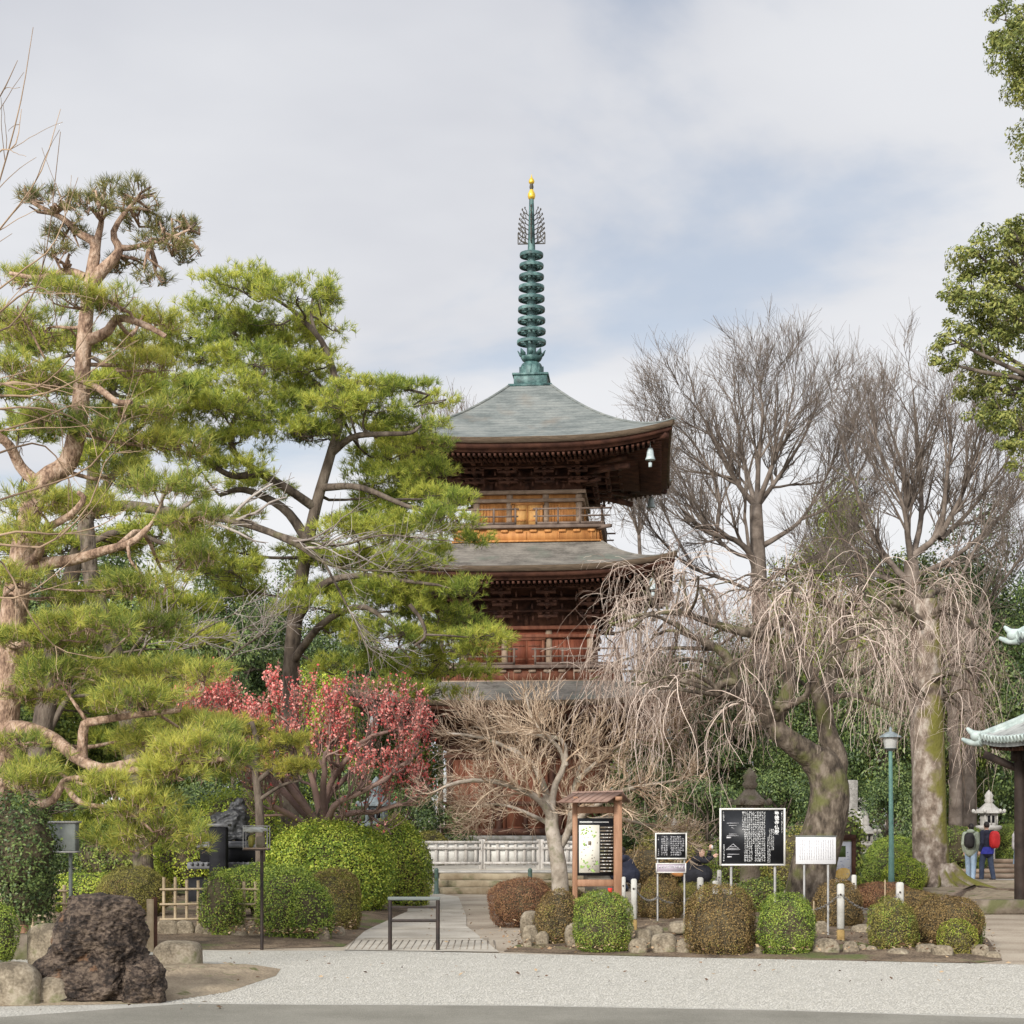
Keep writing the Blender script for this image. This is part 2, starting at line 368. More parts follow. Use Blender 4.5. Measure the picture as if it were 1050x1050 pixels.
M['lamp_glass'] = mk('milky lamp glass', [(.55, .55, .52), (.66, .66, .63)], 4, .25, trans=.3)
M['chain'] = mk('grey chain', [(.22, .21, .2), (.32, .31, .29)], 6, .5, metal=.3)
M['black_stone'] = mk('polished black stone', [(.006, .006, .007), (.016, .016, .018)], 4, .6, spec=.1)
M['statue'] = mk('black bronze statue', [(.01, .0105, .011), (.045, .046, .048)], 6, .45, .8, 14, spec=.35)
M['slab_grey'] = mk('dark grey slab', [(.075, .075, .078), (.15, .15, .155)], 4, .6, .2)
M['tile'] = mk('grey roof tile', [(.15, .155, .15), (.27, .28, .27), (.36, .37, .355)], 3, .55, .2, 20, island=.2)
M['tile_pale'] = mk('pale patina ridge tile', [(.30, .36, .34), (.48, .54, .51)], 5, .6, .2)
M['red'] = mk('red label', [(.55, .03, .02), (.65, .05, .04)], 3, .6)
M['glass'] = mk('dusty clear panel', [(.50, .51, .48), (.62, .63, .6)], 3, .15, trans=.2)
M['skin'] = mk('skin', [(.50, .30, .22), (.56, .36, .27)], 8, .6)
M['hair'] = mk('dark hair', [(.012, .009, .008), (.03, .022, .018)], 20, .5)
M['cloth_sage'] = mk('sage jacket', [(.26, .29, .22), (.34, .37, .29)], 6, .9, .3, 20)
M['cloth_jean'] = mk('light jeans', [(.22, .31, .42), (.34, .43, .53)], 6, .9, .2, 20)
M['cloth_navy'] = mk('navy jacket', [(.014, .016, .03), (.028, .03, .05)], 6, .8, .3, 20)
M['cloth_blue'] = mk('cobalt hem', [(.03, .035, .25), (.045, .05, .34)], 6, .8)
M['cloth_dkjean'] = mk('dark jeans', [(.03, .042, .075), (.06, .075, .115)], 6, .9, .2, 20)
M['cloth_black'] = mk('black coat', [(.009, .009, .012), (.02, .02, .026)], 6, .8, .4, 14)
M['cloth_white'] = mk('off white top', [(.58, .53, .51), (.7, .65, .63)], 6, .9, .2, 20)
M['bag_black'] = mk('black rucksack', [(.012, .011, .011), (.028, .024, .024)], 8, .7, .3)
M['bag_red'] = mk('red rucksack', [(.45, .018, .02), (.58, .03, .03)], 8, .6, .3)
M['bag_tan'] = mk('tan leather bag', [(.40, .17, .055), (.50, .24, .09)], 6, .5)
M['shoe'] = mk('shoe', [(.05, .035, .03), (.09, .07, .06)], 8, .7)
M['shoe_white'] = mk('white shoe', [(.6, .58, .56), (.7, .68, .66)], 8, .7)
M['black_wood'] = mk('blackened timber', [(.018, .012, .009), (.045, .03, .023)], 3, .7, .3, 20)
M['litter'] = mk('dead leaves', [(.10, .05, .025), (.23, .13, .065), (.38, .27, .16)], 6, .8, island=.9)
M['hill'] = mk('far wooded rise', [(.05, .06, .03), (.11, .12, .06)], .3, .95)

# ------------------------------------------------------------------ plant tools
def catmull(pts, n):
    p = np.asarray(pts, float)
    p = np.vstack([2 * p[0] - p[1], p, 2 * p[-1] - p[-2]])
    m = len(p) - 3
    t = np.linspace(0, m - 1e-6, n); i = t.astype(int); f = (t - i)[:, None]
    a, b, c, d = p[i], p[i + 1], p[i + 2], p[i + 3]
    return .5 * ((2 * b) + (c - a) * f + (2 * a - 5 * b + 4 * c - d) * f ** 2 + (3 * b - a - 3 * c + d) * f ** 3)
def limb(pix, r0, r1, n=12, wob=0.0):
    """pix: (px, py, D) along a limb, as read off the photograph, with its distance."""
    q = catmull([P(*a) for a in pix], n)
    if wob: q[1:-1] += rng.normal(0, wob, (n - 2, 3))
    rr = np.linspace(0, 1, n)
    return q, r0 + (r1 - r0) * rr ** .85
def grow(Ps, Rs, m, k, t0, t1, L, ang, trop=(0, 0, 1), ts=.1, wob=.12, rr=.6, tip=.35, fall=.4, minr=.0035):
    n, kk, _ = Ps.shape
    idx = np.repeat(np.arange(n), m); NN = n * m
    t = rng.uniform(t0, t1, NN)
    f = t * (kk - 1); i = np.minimum(f.astype(int), kk - 2); fr = (f - i)[:, None]
    p = Ps[idx, i] * (1 - fr) + Ps[idx, i + 1] * fr
    tan = norm(Ps[idx, i + 1] - Ps[idx, i])
    r0 = np.maximum((Rs[idx, i] * (1 - fr[:, 0]) + Rs[idx, i + 1] * fr[:, 0]) * rr, minr)
    q = rng.normal(size=(NN, 3)); q -= (q * tan).sum(1, keepdims=True) * tan; q = norm(q)
    a = rng.normal(ang[0], ang[1], NN)[:, None]
    d = np.cos(a) * tan + np.sin(a) * q
    Ln = (L[idx] if isinstance(L, np.ndarray) else L) * rng.uniform(.6, 1.3, NN) * (1 - fall * t)
    out = np.empty((NN, k, 3)); out[:, 0] = p
    tr = np.asarray(trop, float)
    for j in range(1, k):
        d = norm(d + tr * ts + rng.normal(0, wob, (NN, 3)))
        out[:, j] = out[:, j - 1] + d * (Ln / (k - 1))[:, None]
    rad = r0[:, None] * np.linspace(1, tip, k)[None]
    return out, np.maximum(rad, minr * .6)
def leaves(mb, pos, nrm, size, asp=.5, tilt=.8):
    n = len(pos)
    nn = norm(nrm + rng.normal(0, tilt, (n, 3)) * .8)
    a = rng.normal(size=(n, 3)); u = norm(a - (a * nn).sum(1, keepdims=True) * nn); v = np.cross(nn, u)
    s = (size * rng.uniform(.65, 1.35, n))[:, None]
    V = np.stack([pos - u * s * .5, pos + v * s * asp * .5 + nn * s * .06, pos + u * s * .5, pos - v * s * asp * .5 + nn * s * .06], 1)
    b = (np.arange(n) * 4)[:, None]
    mb.add(V.reshape(-1, 3), b + np.arange(4)[None])
def needles(mb, pos, axis, n, ln, wd, spread=(.35, 1.15), shoot=.06):
    k = len(pos); NN = k * n
    ax = np.repeat(norm(axis), n, 0); p = np.repeat(pos, n, 0)
    q = rng.normal(size=(NN, 3)); q -= (q * ax).sum(1, keepdims=True) * ax; q = norm(q)
    a = rng.uniform(spread[0], spread[1], NN)[:, None]
    d = np.cos(a) * ax + np.sin(a) * q
    b = p + ax * rng.uniform(-shoot, 0.01, NN)[:, None]
    side = norm(np.cross(d, rng.normal(size=(NN, 3))))
    l = ln * rng.uniform(.75, 1.2, NN)[:, None]
    V = np.stack([b - side * wd * .5, b + side * wd * .5, b + d * l * .6 + side * wd * .5, b + d * l], 1)
    mb.add(V.reshape(-1, 3), (np.arange(NN) * 4)[:, None] + np.array([[0, 1, 2, 3]]))
def sphere_pts(n, zlo=-1.0):
    z = rng.uniform(zlo, 1, n); a = rng.uniform(0, 2 * math.pi, n); r = np.sqrt(1 - z * z)
    return np.stack([r * np.cos(a), r * np.sin(a), z], 1)
class Bump:
    """a smooth random bump field on directions"""
    def __init__(s, n=9, f=2.2):
        s.k = rng.normal(0, f, (n, 3)); s.p = rng.uniform(0, 6.28, n)
    def __call__(s, d):
        return np.sin(d @ s.k.T + s.p).mean(-1)
def blob(mb, c, r, bump=.1, nu=24, nv=14, pw=1.0, f=2.5, zlo=-1.0, ridge=0.0):
    B = Bump(10, f); B2 = Bump(14, f * 3)
    th = np.linspace(0, 2 * math.pi, nu, endpoint=False); ph = np.linspace(math.asin(zlo) if zlo > -1 else -math.pi / 2, math.pi / 2, nv)
    T, Ph = np.meshgrid(th, ph)
    d = np.stack([np.cos(Ph) * np.cos(T), np.cos(Ph) * np.sin(T), np.sin(Ph)], -1).reshape(-1, 3)
    dd = np.sign(d) * np.abs(d) ** pw
    v = dd * np.asarray(r) * (1 + bump * B(d) * 2 + bump * .5 * B2(d) * 2)[:, None]
    if ridge: v *= (1 - ridge * np.abs(Bump(12, f * 2.2)(d)))[:, None]
    i = np.arange(nu); j = (i + 1) % nu
    q = np.concatenate([np.stack([k * nu + i, k * nu + j, (k + 1) * nu + j, (k + 1) * nu + i], 1) for k in range(nv - 1)])
    mb.add(v + np.asarray(c, float), q)

# ------------------------------------------------------------------ ground
def sheet(pts, z, name, mat):
    m = MB(); p = np.array([(a[0], a[1], z) for a in pts]); m.add(p, tessellate_polygon([[Vector(a) for a in p]]))
    if p[0, 2] == z: m.t[0] = np.array([f if np.cross(p[f[1]] - p[f[0]], p[f[2]] - p[f[0]])[2] > 0 else f[::-1] for f in m.t[0]])
    return struct(m, name, mat)
def gy(py):      # distance of a ground point seen at height py
    return EYE * F / (py - HY)
def gx(px, py):
    D = gy(py); return ((px - HX) / F * D, D)
mb = MB()
xs = np.concatenate([np.linspace(-1500, -40, 12), np.linspace(-32, 32, 33), np.linspace(40, 1500, 12)])
ys = np.concatenate([np.linspace(-60, 44, 30), np.linspace(46, 90, 23), np.linspace(100, 3000, 14)])
X, Y = np.meshgrid(xs, ys)
Zr = np.clip((Y - 62) / 60, 0, 1) * 2.2 * np.clip((np.abs(X) - 3) / 12, 0, 1)
V = np.stack([X, Y, Zr], -1).reshape(-1, 3); nx, ny = len(xs), len(ys)
ii, jj = np.meshgrid(np.arange(nx - 1), np.arange(ny - 1)); b0 = (jj * nx + ii).ravel()
mb.add(V, np.stack([b0, b0 + 1, b0 + nx + 1, b0 + nx], 1))
struct(mb, 'ground', M['dirt'], True)
edge = [gx(-150, 972), gx(90, 973), gx(230, 975), gx(400, 975), gx(520, 978), gx(700, 982), gx(850, 985), gx(1030, 989), gx(1300, 996)]
sheet([(-12, 14.2), (14, 13.2), (18, 18.0)] + edge[::-1] + [(-14, 21)], .004, 'gravel_yard', M['gravel'])
sheet([(-30, -20), (30, -20), (30, 13.3), (14, 13.9), gx(1050, 1045), gx(800, 1037), gx(520, 1032), gx(300, 1031), gx(190, 1030), gx(0, 1044), (-30, 14.0)], .008, 'road', M['road'])
# paved path to the stairs
sheet((gx(352, 975), gx(512, 977), gx(478, 950), (gx(478, 940)), gx(470, 920), gx(445, 916), gx(412, 918), gx(380, 950)), .012, 'paved_path', M['paving'])
jn = MB()
for k in range(22):                                   # the slanted bricks at the path's foot
    a = gx(356 + k * 7.2, 974.5); b = gx(364 + k * 7.2 - 0.02 * k * k, 965)
    jn.beam((a[0], a[1], .0145), (b[0], b[1], .0145), .014, .003)
for py in (965, 963, 953.5, 936):
    a = gx(372 + (965 - py) * .8, py); b = gx(503 - (965 - py) * 1.0, py)
    jn.beam((a[0], a[1], .0145), (b[0], b[1], .0145), .016 + (.05 if py == 963 else 0), .003)
for px in ():
    a = gx(px, 962); b = gx(px + 4, 954)
    jn.beam((a[0], a[1], .0145), (b[0], b[1], .0145), .014, .003)
struct(jn, 'path_joints', M['joint'])
def mound(name, outline, h, mat, n=20):
    o = np.array(outline); c = o.mean(0); m = MB()
    rings = np.linspace(0, 1, n)
    oo = catmull(np.vstack([o, o[:1]]), 60)[:-1] if False else o
    k = len(oo); V = []
    for t in rings:
        s = 1 - t
        z = .006 + h * (1 - (1 - t) ** 3) + rng.normal(0, .012, k) * min(1, t * 6)
        V.append(np.column_stack([c + (oo - c) * s, z]))
    V = np.concatenate(V); i = np.arange(k); j = (i + 1) % k
    m.add(V, np.concatenate([np.stack([r * k + i, r * k + j, (r + 1) * k + j, (r + 1) * k + i], 1) for r in range(n - 1)]))
    return struct(m, name, mat, True)
def dense(pts, n=6):
    out = []
    for a, b in zip(pts, pts[1:] + pts[:1]):
        for t in np.linspace(0, 1, n, endpoint=False): out.append((a[0] + (b[0] - a[0]) * t, a[1] + (b[1] - a[1]) * t))
    return out
mound('planting_bed_soil', dense([gx(516, 976), gx(600, 979), gx(700, 982), gx(850, 985), gx(1000, 988), gx(1028, 985), gx(1012, 962), gx(930, 938), gx(800, 936), gx(640, 936), gx(540, 940), gx(530, 950), gx(545, 962)]), .1, M['soil'])
mound('garden_soil', dense([gx(-90, 972), gx(100, 973), gx(230, 974), gx(352, 971), gx(372, 958), gx(420, 935), gx(425, 905), gx(300, 898), gx(0, 900), gx(-260, 910)]), .22, M['soil'])
mound('soil_patch', dense([gx(140, 1030), gx(175, 1027), gx(232, 1018), gx(283, 1001), gx(288, 994), gx(262, 990), gx(215, 989), gx(150, 993), gx(90, 1000), gx(-60, 1002), gx(-80, 1034)]), .07, M['sand'])
mound('dirt_bank', dense([gx(905, 921), gx(990, 925), gx(1045, 938), gx(1130, 930), gx(1100, 905), gx(960, 900), gx(880, 905)]), .12, M['sand'])
gp = []
while len(gp) < 42000:
    D_ = 1 / rng.uniform(1 / 21.2, 1 / 14.3); x_ = rng.uniform(-.42, .33) * D_; fr = np.interp(x_ / D_ * F + HX, [-300, 90, 230, 520, 850, 1100], [972, 973, 975.5, 978.5, 985.5, 991])
    if fr + .3 < EYE * F / D_ + HY < np.interp(x_ / D_ * F + HX, [190, 300, 520, 800, 1050], [1028, 1030, 1031, 1036, 1044]) and x_ / D_ * F + HX > np.interp(EYE * F / D_ + HY, [987, 988, 994, 1001, 1018, 1027, 1031], [-400, 262, 290, 285, 234, 178, 150]): gp.append((x_, D_, .006))
gp = np.array(gp); k = len(gp); sz = rng.uniform(.005, .012, k)[:, None]
oc = np.array([(1, 0, 0), (0, 1, 0), (-1, 0, 0), (0, -1, 0), (0, 0, .9), (0, 0, -.6)]); an = rng.uniform(0, 6.28, k); ca, sa = np.cos(an), np.sin(an)
VV = np.stack([gp + sz * np.stack([ca * o_[0] * 1.3 - sa * o_[1], sa * o_[0] * 1.3 + ca * o_[1], np.full(k, o_[2])], 1) for o_ in oc], 1)
gm = MB(); gm.add(VV.reshape(-1, 3), ((np.arange(k) * 6)[:, None, None] + np.array([(0, 1, 4), (1, 2, 4), (2, 3, 4), (3, 0, 4)])).reshape(-1, 3))
tag(gm.build('gravel_grains', mk('gravel grain', [(.385, .365, .315), (.43, .41, .36), (.475, .455, .405)], 3, .9, island=1.0, pos=(.1, .9))), 'pale loose gravel grains over the raked yard', 'gravel', kind='stuff')
lt = MB(); lp = []
for (a0, a1, b0_, b1_, n) in ((516, 1020, 962, 985, 1000), (235, 365, 957, 973, 500), (200, 1040, 976, 1010, 90), (520, 700, 936, 960, 240), (850, 1000, 945, 985, 160), (0, 240, 985, 1040, 90), (430, 520, 930, 974, 40)):  # real litter, with extra leaves added at bush feet to deepen contact shade
    for k in range(n):
        x, y = gx(rng.uniform(a0, a1), rng.uniform(b0_, b1_)); lp.append((x, y, .13 if b1_ > 950 and a0 > 510 else .2 if a0 == 235 else .03))
lp = np.array(lp); leaves(lt, lp, np.tile([0, 0, 1.0], (len(lp), 1)), .05, .6, .4)
tag(lt.build('leaf_litter', M['litter']), 'dead brown leaves scattered over the soil of the beds', 'leaf litter', kind='stuff')
# ------------------------------------------------------------------ pagoda
TH = R(4.87)
pag = thing('pagoda', 'three storey dark timber pagoda with curved grey roofs and green bronze spire', 'pagoda', (0.64, 56.0, 0), rz=-TH)
def side_rot(k):
    a = k * math.pi / 2
    return np.array([[math.cos(a), -math.sin(a), 0], [math.sin(a), math.cos(a), 0], [0, 0, 1]])
def rot_mb(src, k):
    m = MB(); Rk = side_rot(k)
    m.v = [a @ Rk.T for a in src.v]; m.t = list(src.t); m.q = list(src.q); m.n = src.n
    return m
def merge(dst, src):
    for a in [np.concatenate(src.v)]:
        n0 = dst.n; dst.v.append(a)
        for t in src.t: dst.t.append(t + n0)
        for q in src.q: dst.q.append(q + n0)
        dst.n += len(a)
def upturn(u, v, up): return up * np.abs(u) ** 3.2 * v ** 2.2
def roof(zt, rt, ze, a, up, mat, ex=1.62, thick=.17):
    """one storey's roof: curved top, layered edge, eave boards and two rows of rafters"""
    g = lambda v: 1 - (1 - v) ** ex
    nu, nv = 40, 18
    top = MB(); edge_ = MB(); board = MB(); raft = MB(); soff = MB()
    u = np.linspace(-1, 1, nu + 1); v = np.linspace(0, 1, nv + 1)
    U, Vv = np.meshgrid(u, v)
    hw = rt + (a - rt) * Vv
    Z = zt - (zt - ze) * g(Vv) + upturn(U, Vv, up)
    out = .12 * np.abs(U) ** 3 * Vv ** 2
    S = np.stack([U * (hw + out), -(hw + out * .6), Z], -1)
    ii, jj = np.meshgrid(np.arange(nu), np.arange(nv)); b0 = (jj * (nu + 1) + ii).ravel()
    one = MB(); one.add(S.reshape(-1, 3), np.stack([b0, b0 + 1, b0 + nu + 2, b0 + nu + 1], 1)[:, ::-1])
    E = S[-1]                                         # eave line
    def strip(mbx, insets):
        rows = []
        for ins, dz in insets:
            r = E.copy(); sc = (a - ins) / a
            r[:, 0] *= sc; r[:, 1] *= sc; r[:, 2] -= dz; rows.append(r)
        VV = np.concatenate(rows); n = nu + 1; i = np.arange(nu)
        mbx.add(VV, np.concatenate([np.stack([k * n + i, k * n + i + 1, (k + 1) * n + i + 1, (k + 1) * n + i], 1) for k in range(len(rows) - 1)]))
    e1 = MB(); strip(e1, [(0, 0), (.0, .04), (.03, thick), (.10, thick)])
    e2 = MB(); strip(e2, [(.10, thick - .002), (.10, thick + .13), (.24, thick + .13), (.24, thick + .24), (.6, thick + .22)])
    inner = a * .40
    s1 = MB(); strip(s1, [(.6, thick + .2), (a - inner, thick - .12)])
    rf = MB()
    nr = int(2 * a / .17)
    for lev, (i0, i1, z0, z1) in enumerate(((.28, 1.3, .31, .17), (1.0, a - inner, .30, .08))):
        for k in range(nr):
            uu = -0.985 + 1.97 * k / (nr - 1)
            x0 = uu * (a - i0); lim = a - i1
            up0 = upturn(np.array(uu), 1.0, up)
            y1 = max(lim, abs(x0)) if abs(x0) > lim else lim
            if (a - i0) - y1 < .12: continue
            fz = ((a - i0) - y1) / (i1 - i0)
            rf.beam((x0, -(a - i0), ze + up0 - thick - z0), (x0, -y1, ze + up0 * (1 - .5 * fz) - thick - (z0 + (z1 - z0) * fz)), .075, .085)
    for k in range(4):
        for d_, s_ in ((top, one), (edge_, e1), (board, e2), (soff, s1), (raft, rf)): merge(d_, rot_mb(s_, k))
    for k in range(4):                                # corner hip rafters
        m = MB(); m.beam((a - .12, -(a - .12), ze + up - thick - .22), (inner, -inner, ze - thick + .15), .16, .24); merge(raft, rot_mb(m, k))
    r = top.build('roof', mat, pag, False, True)
    edge_.build('roof_edge', M['edge_shingle'], r, False)
    board.build('eave_board', M['eave'], r, False)
    soff.build('soffit', M['dark_wood'], r, False)
    raft.build('rafters', M['eave'], r, False)
    hp = MB()
    for k in range(4):                                # low hip ridges
        q = []
        for vv_ in np.linspace(.0, 1, 14):
            h_ = rt + (a - rt) * vv_ + .12 * vv_ ** 2
            q.append((h_, -(rt + (a - rt) * vv_ + .072 * vv_ ** 2), zt - (zt - ze) * g(vv_) + up * vv_ ** 2.2 + .005))
        m = MB(); m.tube(q, .045, 6); merge(hp, rot_mb(m, k))
    hp.build('hip_ridge', mat, r, False, True)
    for k in range(4):                                # wind bells under the corners
        m = MB(); cx_, cy_ = (a - .62), -(a - .62); zb = ze + up * .75 - thick - .34
        m.tube([(cx_, cy_, zb + .1), (cx_, cy_, zb - .1)], .012, 5)
        m.lathe([(.02, zb - .08), (.075, zb - .11), (.10, zb - .2), (.115, zb - .34), (.15, zb - .44), (.15, zb - .46), (.10, zb - .44)], (cx_, cy_, 0), 12)
        m.box((cx_, cy_, zb - .6), (.10, .01, .14)); m.tube([(cx_, cy_, zb - .4), (cx_, cy_, zb - .55)], .008, 4)
        rot_mb(m, k).build('wind_bell', M['bell'], pag, False, True)
    return r
def brackets(b, z0, z1, reach, dark=M['dark_wood']):
    """stepped bracket sets between the wall head and the eaves, one part per side"""
    h = (z1 - z0) / 3.4
    cols = [-b + .1, -b / 3, b / 3, b - .1]
    for k in range(4):
        m = MB()
        m.box((0, -b + .02, (z0 + z1) / 2), (2 * b - .06, .06, z1 - z0))
        for j in range(3):
            dj = reach * (j + 1) / 3; zj = z0 + h * (j + .75)
            for i, x in enumerate(cols):
                m.box((x, -(b + dj / 2), zj), (.13, dj + .1, h * .36), ch=.015)
                m.box((x, -(b + dj), zj + h * .06), (.62, .12, h * .32), ch=.02)
                for q in (-.25, 0, .25): m.box((x + q, -(b + dj), zj + h * .36), (.15, .16, h * .26), ch=.02)
            for x in np.linspace(-b, b, 10)[1:-1]:
                m.box((x, -(b + dj - .06), zj - h * .12), (.05, .05, h * .5))
            wj = b + dj + .12
            m.box((0, -(b + dj) + .0, zj + h * .56), (2 * wj, .11, h * .2))
        for i, x in enumerate((-b / 1.5, 0, b / 1.5)):
            m.box((x, -(b + .05), z0 + h * .55), (.12, .08, h * .9)); m.box((x, -(b + .06), z0 + h * 1.05), (.24, .12, h * .2))
        for j in range(3):                            # diagonal corner arm
            dj = reach * (j + 1) / 3; zj = z0 + h * (j + .75)
            m.beam((b - .1, -(b - .1), zj), (b + dj + .18, -(b + dj + .18), zj + .03), .15, h * .36)
        m.beam((b, -b, z0 + h * 2.2), (b + reach * 1.25, -(b + reach * 1.25), z0 + h * 1.75), .13, .16)
        # sloping inner ceiling
        wi = b + reach
        m.add([(-b, -b, z1 - .15), (b, -b, z1 - .15), (wi + .2, -(wi + .2), z1 + .02), (-wi - .2, -(wi + .2), z1 + .02)], [(0, 1, 2, 3)])
        rot_mb(m, k).build('bracket_set', dark, pag, False)
def wall(b, z0, z1, wm, fm, dm, colm, door_w):
    """one storey: boarded core, round columns, tie beams, double door and slatted windows"""
    core = MB(); core.box((0, 0, (z0 + z1) / 2), (2 * b - .12, 2 * b - .12, z1 - z0))
    core.build('wall', wm, pag, False)
    H = z1 - z0; cols = [-b + .1, -b / 3, b / 3, b - .1]
    for k in range(4):
        c_ = MB()
        for x in cols[:3]:
            a_ = MB(); a_.lathe([(.115, z0), (.115, z1)], (x, -b + .1, 0), 10, False); rot_mb(a_, k).build('column', colm, pag, False, True)
        c_.box((0, -b + .01, z1 - .06), (2 * b + .26, .26, .12), ch=.012)
        c_.box((0, -b + .015, z1 - .32 * min(1, H / 1.2)), (2 * b + .1, .2, .11), ch=.01)
        c_.box((0, -b + .015, z0 + .05), (2 * b + .14, .22, .1), ch=.01)
        for sx in (-1, 1):
            x0 = sx * b * .655; ww = 2 * b / 3 - .38; zt_ = z1 - .42 * min(1, H / 1.2); zb_ = z0 + .14
            w_ = MB(); w_.box((x0, -b + .055, (zt_ + zb_) / 2), (ww, .03, zt_ - zb_))
            for x in np.linspace(x0 - ww / 2, x0 + ww / 2, 9): w_.box((x, -b + .03, (zt_ + zb_) / 2), (.025, .03, zt_ - zb_ - .06))
            rot_mb(w_, k).build('board_panel', wm, pag, False)
        rot_mb(c_, k).build('tie_beam', fm, pag, False)
    for k in range(4):
        zt_ = z1 - .42 * min(1, H / 1.2)
        d = MB()
        for sx in (-1, 1):
            d.box((sx * door_w / 4, -b - .005, (z0 + .1 + zt_) / 2), (door_w / 2 - .012, .05, zt_ - z0 - .12))
        dd = rot_mb(d, k).build('door', dm, pag, False)
        f = MB()
        for x in (-door_w / 2 - .05, door_w / 2 + .05): f.box((x, -b - .01, (z0 + .1 + zt_) / 2), (.09, .09, zt_ - z0 - .1))
        f.box((0, -b - .01, zt_ + .0), (door_w + .26, .09, .08)); f.box((0, -b - .035, (z0 + .1 + zt_) / 2), (.03, .03, zt_ - z0 - .12))
        for zz_ in (z0 + .25, zt_ - .2):
            for sx in (-1, 1): f.box((sx * door_w / 4, -b - .034, zz_), (door_w / 2 - .1, .02, .05))
        rot_mb(f, k).build('door_frame', wm if dm is not M['red_wood'] else fm, dd, False)
def balcony(c, z, wm=M['rail_wood']):
    dk = MB(); dk.box((0, 0, z - .05), (2 * c, 2 * c, .1), ch=.01)
    for k in range(4):
        m = MB(); m.beam((c - .3, -(c - .3), z - .1), (c + .22, -(c + .22), z - .1), .12, .1); merge(dk, rot_mb(m, k))
    d = dk.build('balcony', wm, pag, False)
    fr = MB(); fc = MB()
    for k in range(4):
        m = MB(); m.box((0, -(c - .22), z - .30), (2 * c - .5, .12, .42)); merge(fr, rot_mb(m, k))
        m = MB(); n = max(6, int(c * 4.4))
        for x in np.linspace(-c + .4, c - .4, n): m.box((x, -(c - .13), z - .18), (.24, .08, .10), ch=.03); 
        m.box((0, -(c - .14), z - .50), (2 * c - .3, .10, .06)); 
        for x in np.linspace(-c + .4, c - .4, n // 2): m.box((x, -(c - .15), z - .34), (.03, .04, .26))
        merge(fc, rot_mb(m, k))
    fr.build('balcony_frieze', M['orange_wood'] if c < 2.6 else M['brown_wood'], d, False); fc.build('frieze_blocks', M['tan_wood'] if c > 2.6 else M['orange_wood'], d, False)
    rl = MB()
    for k in range(4):
        m = MB(); y = -(c - .07)
        for sx in (-1, 1):
            lo, hi = (.62 * .5, c + .0) if True else (0, 0)
            m.box((sx * (c + .31) / 2 + sx * .08, y, z + .50), (c - .31 + .34, .05, .05)); m.box((sx * (c + .31) / 2 + sx * .06, y, z + .27), (c - .31 + .26, .045, .045)); m.box((sx * (c + .31) / 2, y, z + .05), (c - .31, .06, .07))
            for x in np.linspace(.33, c - .07, 4): m.box((sx * x, y, z + .27), (.06, .06, .54 + (.08 if x > c - .1 else 0)))
        merge(rl, rot_mb(m, k))
    rl.build('railing', wm, d, False)
# podium and storeys
pm = MB(); pm.box((0, 0, .55), (7.2, 7.2, 1.1), ch=.03); pm.box((0, 0, 1.17), (6.6, 6.6, .14), ch=.02)
pm.build('stone_podium', M['stone'], pag, False)
wall(2.5, 1.24, 4.05, M['brown_wood'], M['dark_wood'], M['brown_wood'], M['dark_wood'], 1.2)
mmf = MB()
for k in range(4):
    m = MB()
    for x in np.linspace(-2.2, 2.2, 5): m.box((x, -2.53, 1.75), (.12, .1, .9))
    m.box((0, -2.54, 2.25), (5.2, .12, .12)); m.box((0, -2.55, 1.36), (5.3, .2, .2)); merge(mmf, rot_mb(m, k))
mmf.build('panel_frame', M['dark_wood'], pag, False)
brackets(2.5, 4.05, 5.0, 1.35)
roof(6.05, 2.85, 5.30, 5.1, .36, M['roof_old'])
balcony(2.95, 6.55)
wall(2.1, 6.55, 7.85, M['red_wood'], M['tan_wood'] if False else M['brown_wood'], M['red_wood'], M['tan_wood'], .95)
brackets(2.1, 7.85, 8.95, 1.25)
roof(10.44, 2.38, 9.40, 4.6, .36, M['roof_old'])
balcony(2.45, 11.0)
wall(1.73, 11.0, 12.2, M['orange_wood'], M['tan_wood'], M['gold_wood'], M['tan_wood'], .80)
brackets(1.73, 12.2, 13.05, 1.2)
roof(15.82, .68, 13.30, 4.52, .42, M['roof'], 1.5)
# spire
sp = MB(); sp.box((0, 0, 15.84), (1.42, 1.42, .08)); sp.box((0, 0, 16.05), (1.08, 1.08, .30), ch=.015); sp.box((0, 0, 16.235), (1.18, 1.18, .07), ch=.01)
sr = sp.build('spire_base', M['bronze'], pag, False)
sd = MB(); sd.lathe([(.40, 16.26), (.40, 16.4), (.38, 16.55), (.32, 16.68), (.24, 16.74), (.2, 16.76)], n=20)
for k in range(8): sd.box((.375 * math.cos(k * math.pi / 4), .375 * math.sin(k * math.pi / 4), 16.45), (.05, .05, .3), rz=k * math.pi / 4)
sd.build('spire_dome', M['bronze'], sr, False, True)
lo = MB(); lo.lathe([(.2, 16.76), (.30, 16.80), (.36, 16.9), (.34, 16.93), (.2, 16.93)], n=20)
for k in range(8):
    a = k * math.pi / 4; ca, sa = math.cos(a), math.sin(a)
    q = np.array([(.30, 0, 16.88), (.40, .10, 16.98), (.47, 0, 17.14), (.40, -.10, 16.98)]); tq = np.array([(.24, 0, 16.9), (.34, .10, 17.0), (.44, 0, 17.14), (.34, -.10, 17.0)])
    RR = np.array([[ca, -sa, 0], [sa, ca, 0], [0, 0, 1]])
    lo.add(np.vstack([q, tq]) @ RR.T, [(0, 1, 2, 3), (7, 6, 5, 4), (0, 4, 5, 1), (1, 5, 6, 2), (2, 6, 7, 3), (3, 7, 4, 0)])
lo.build('lotus_flower', M['bronze'], sr, False, True)
po = MB(); po.tube([(0, 0, 16.4), (0, 0, 18.5), (0, 0, 20.4), (0, 0, 22.1)], [.16, .145, .125, .075], 12); po.build('spire_pole', M['bronze'], sr, False, True)
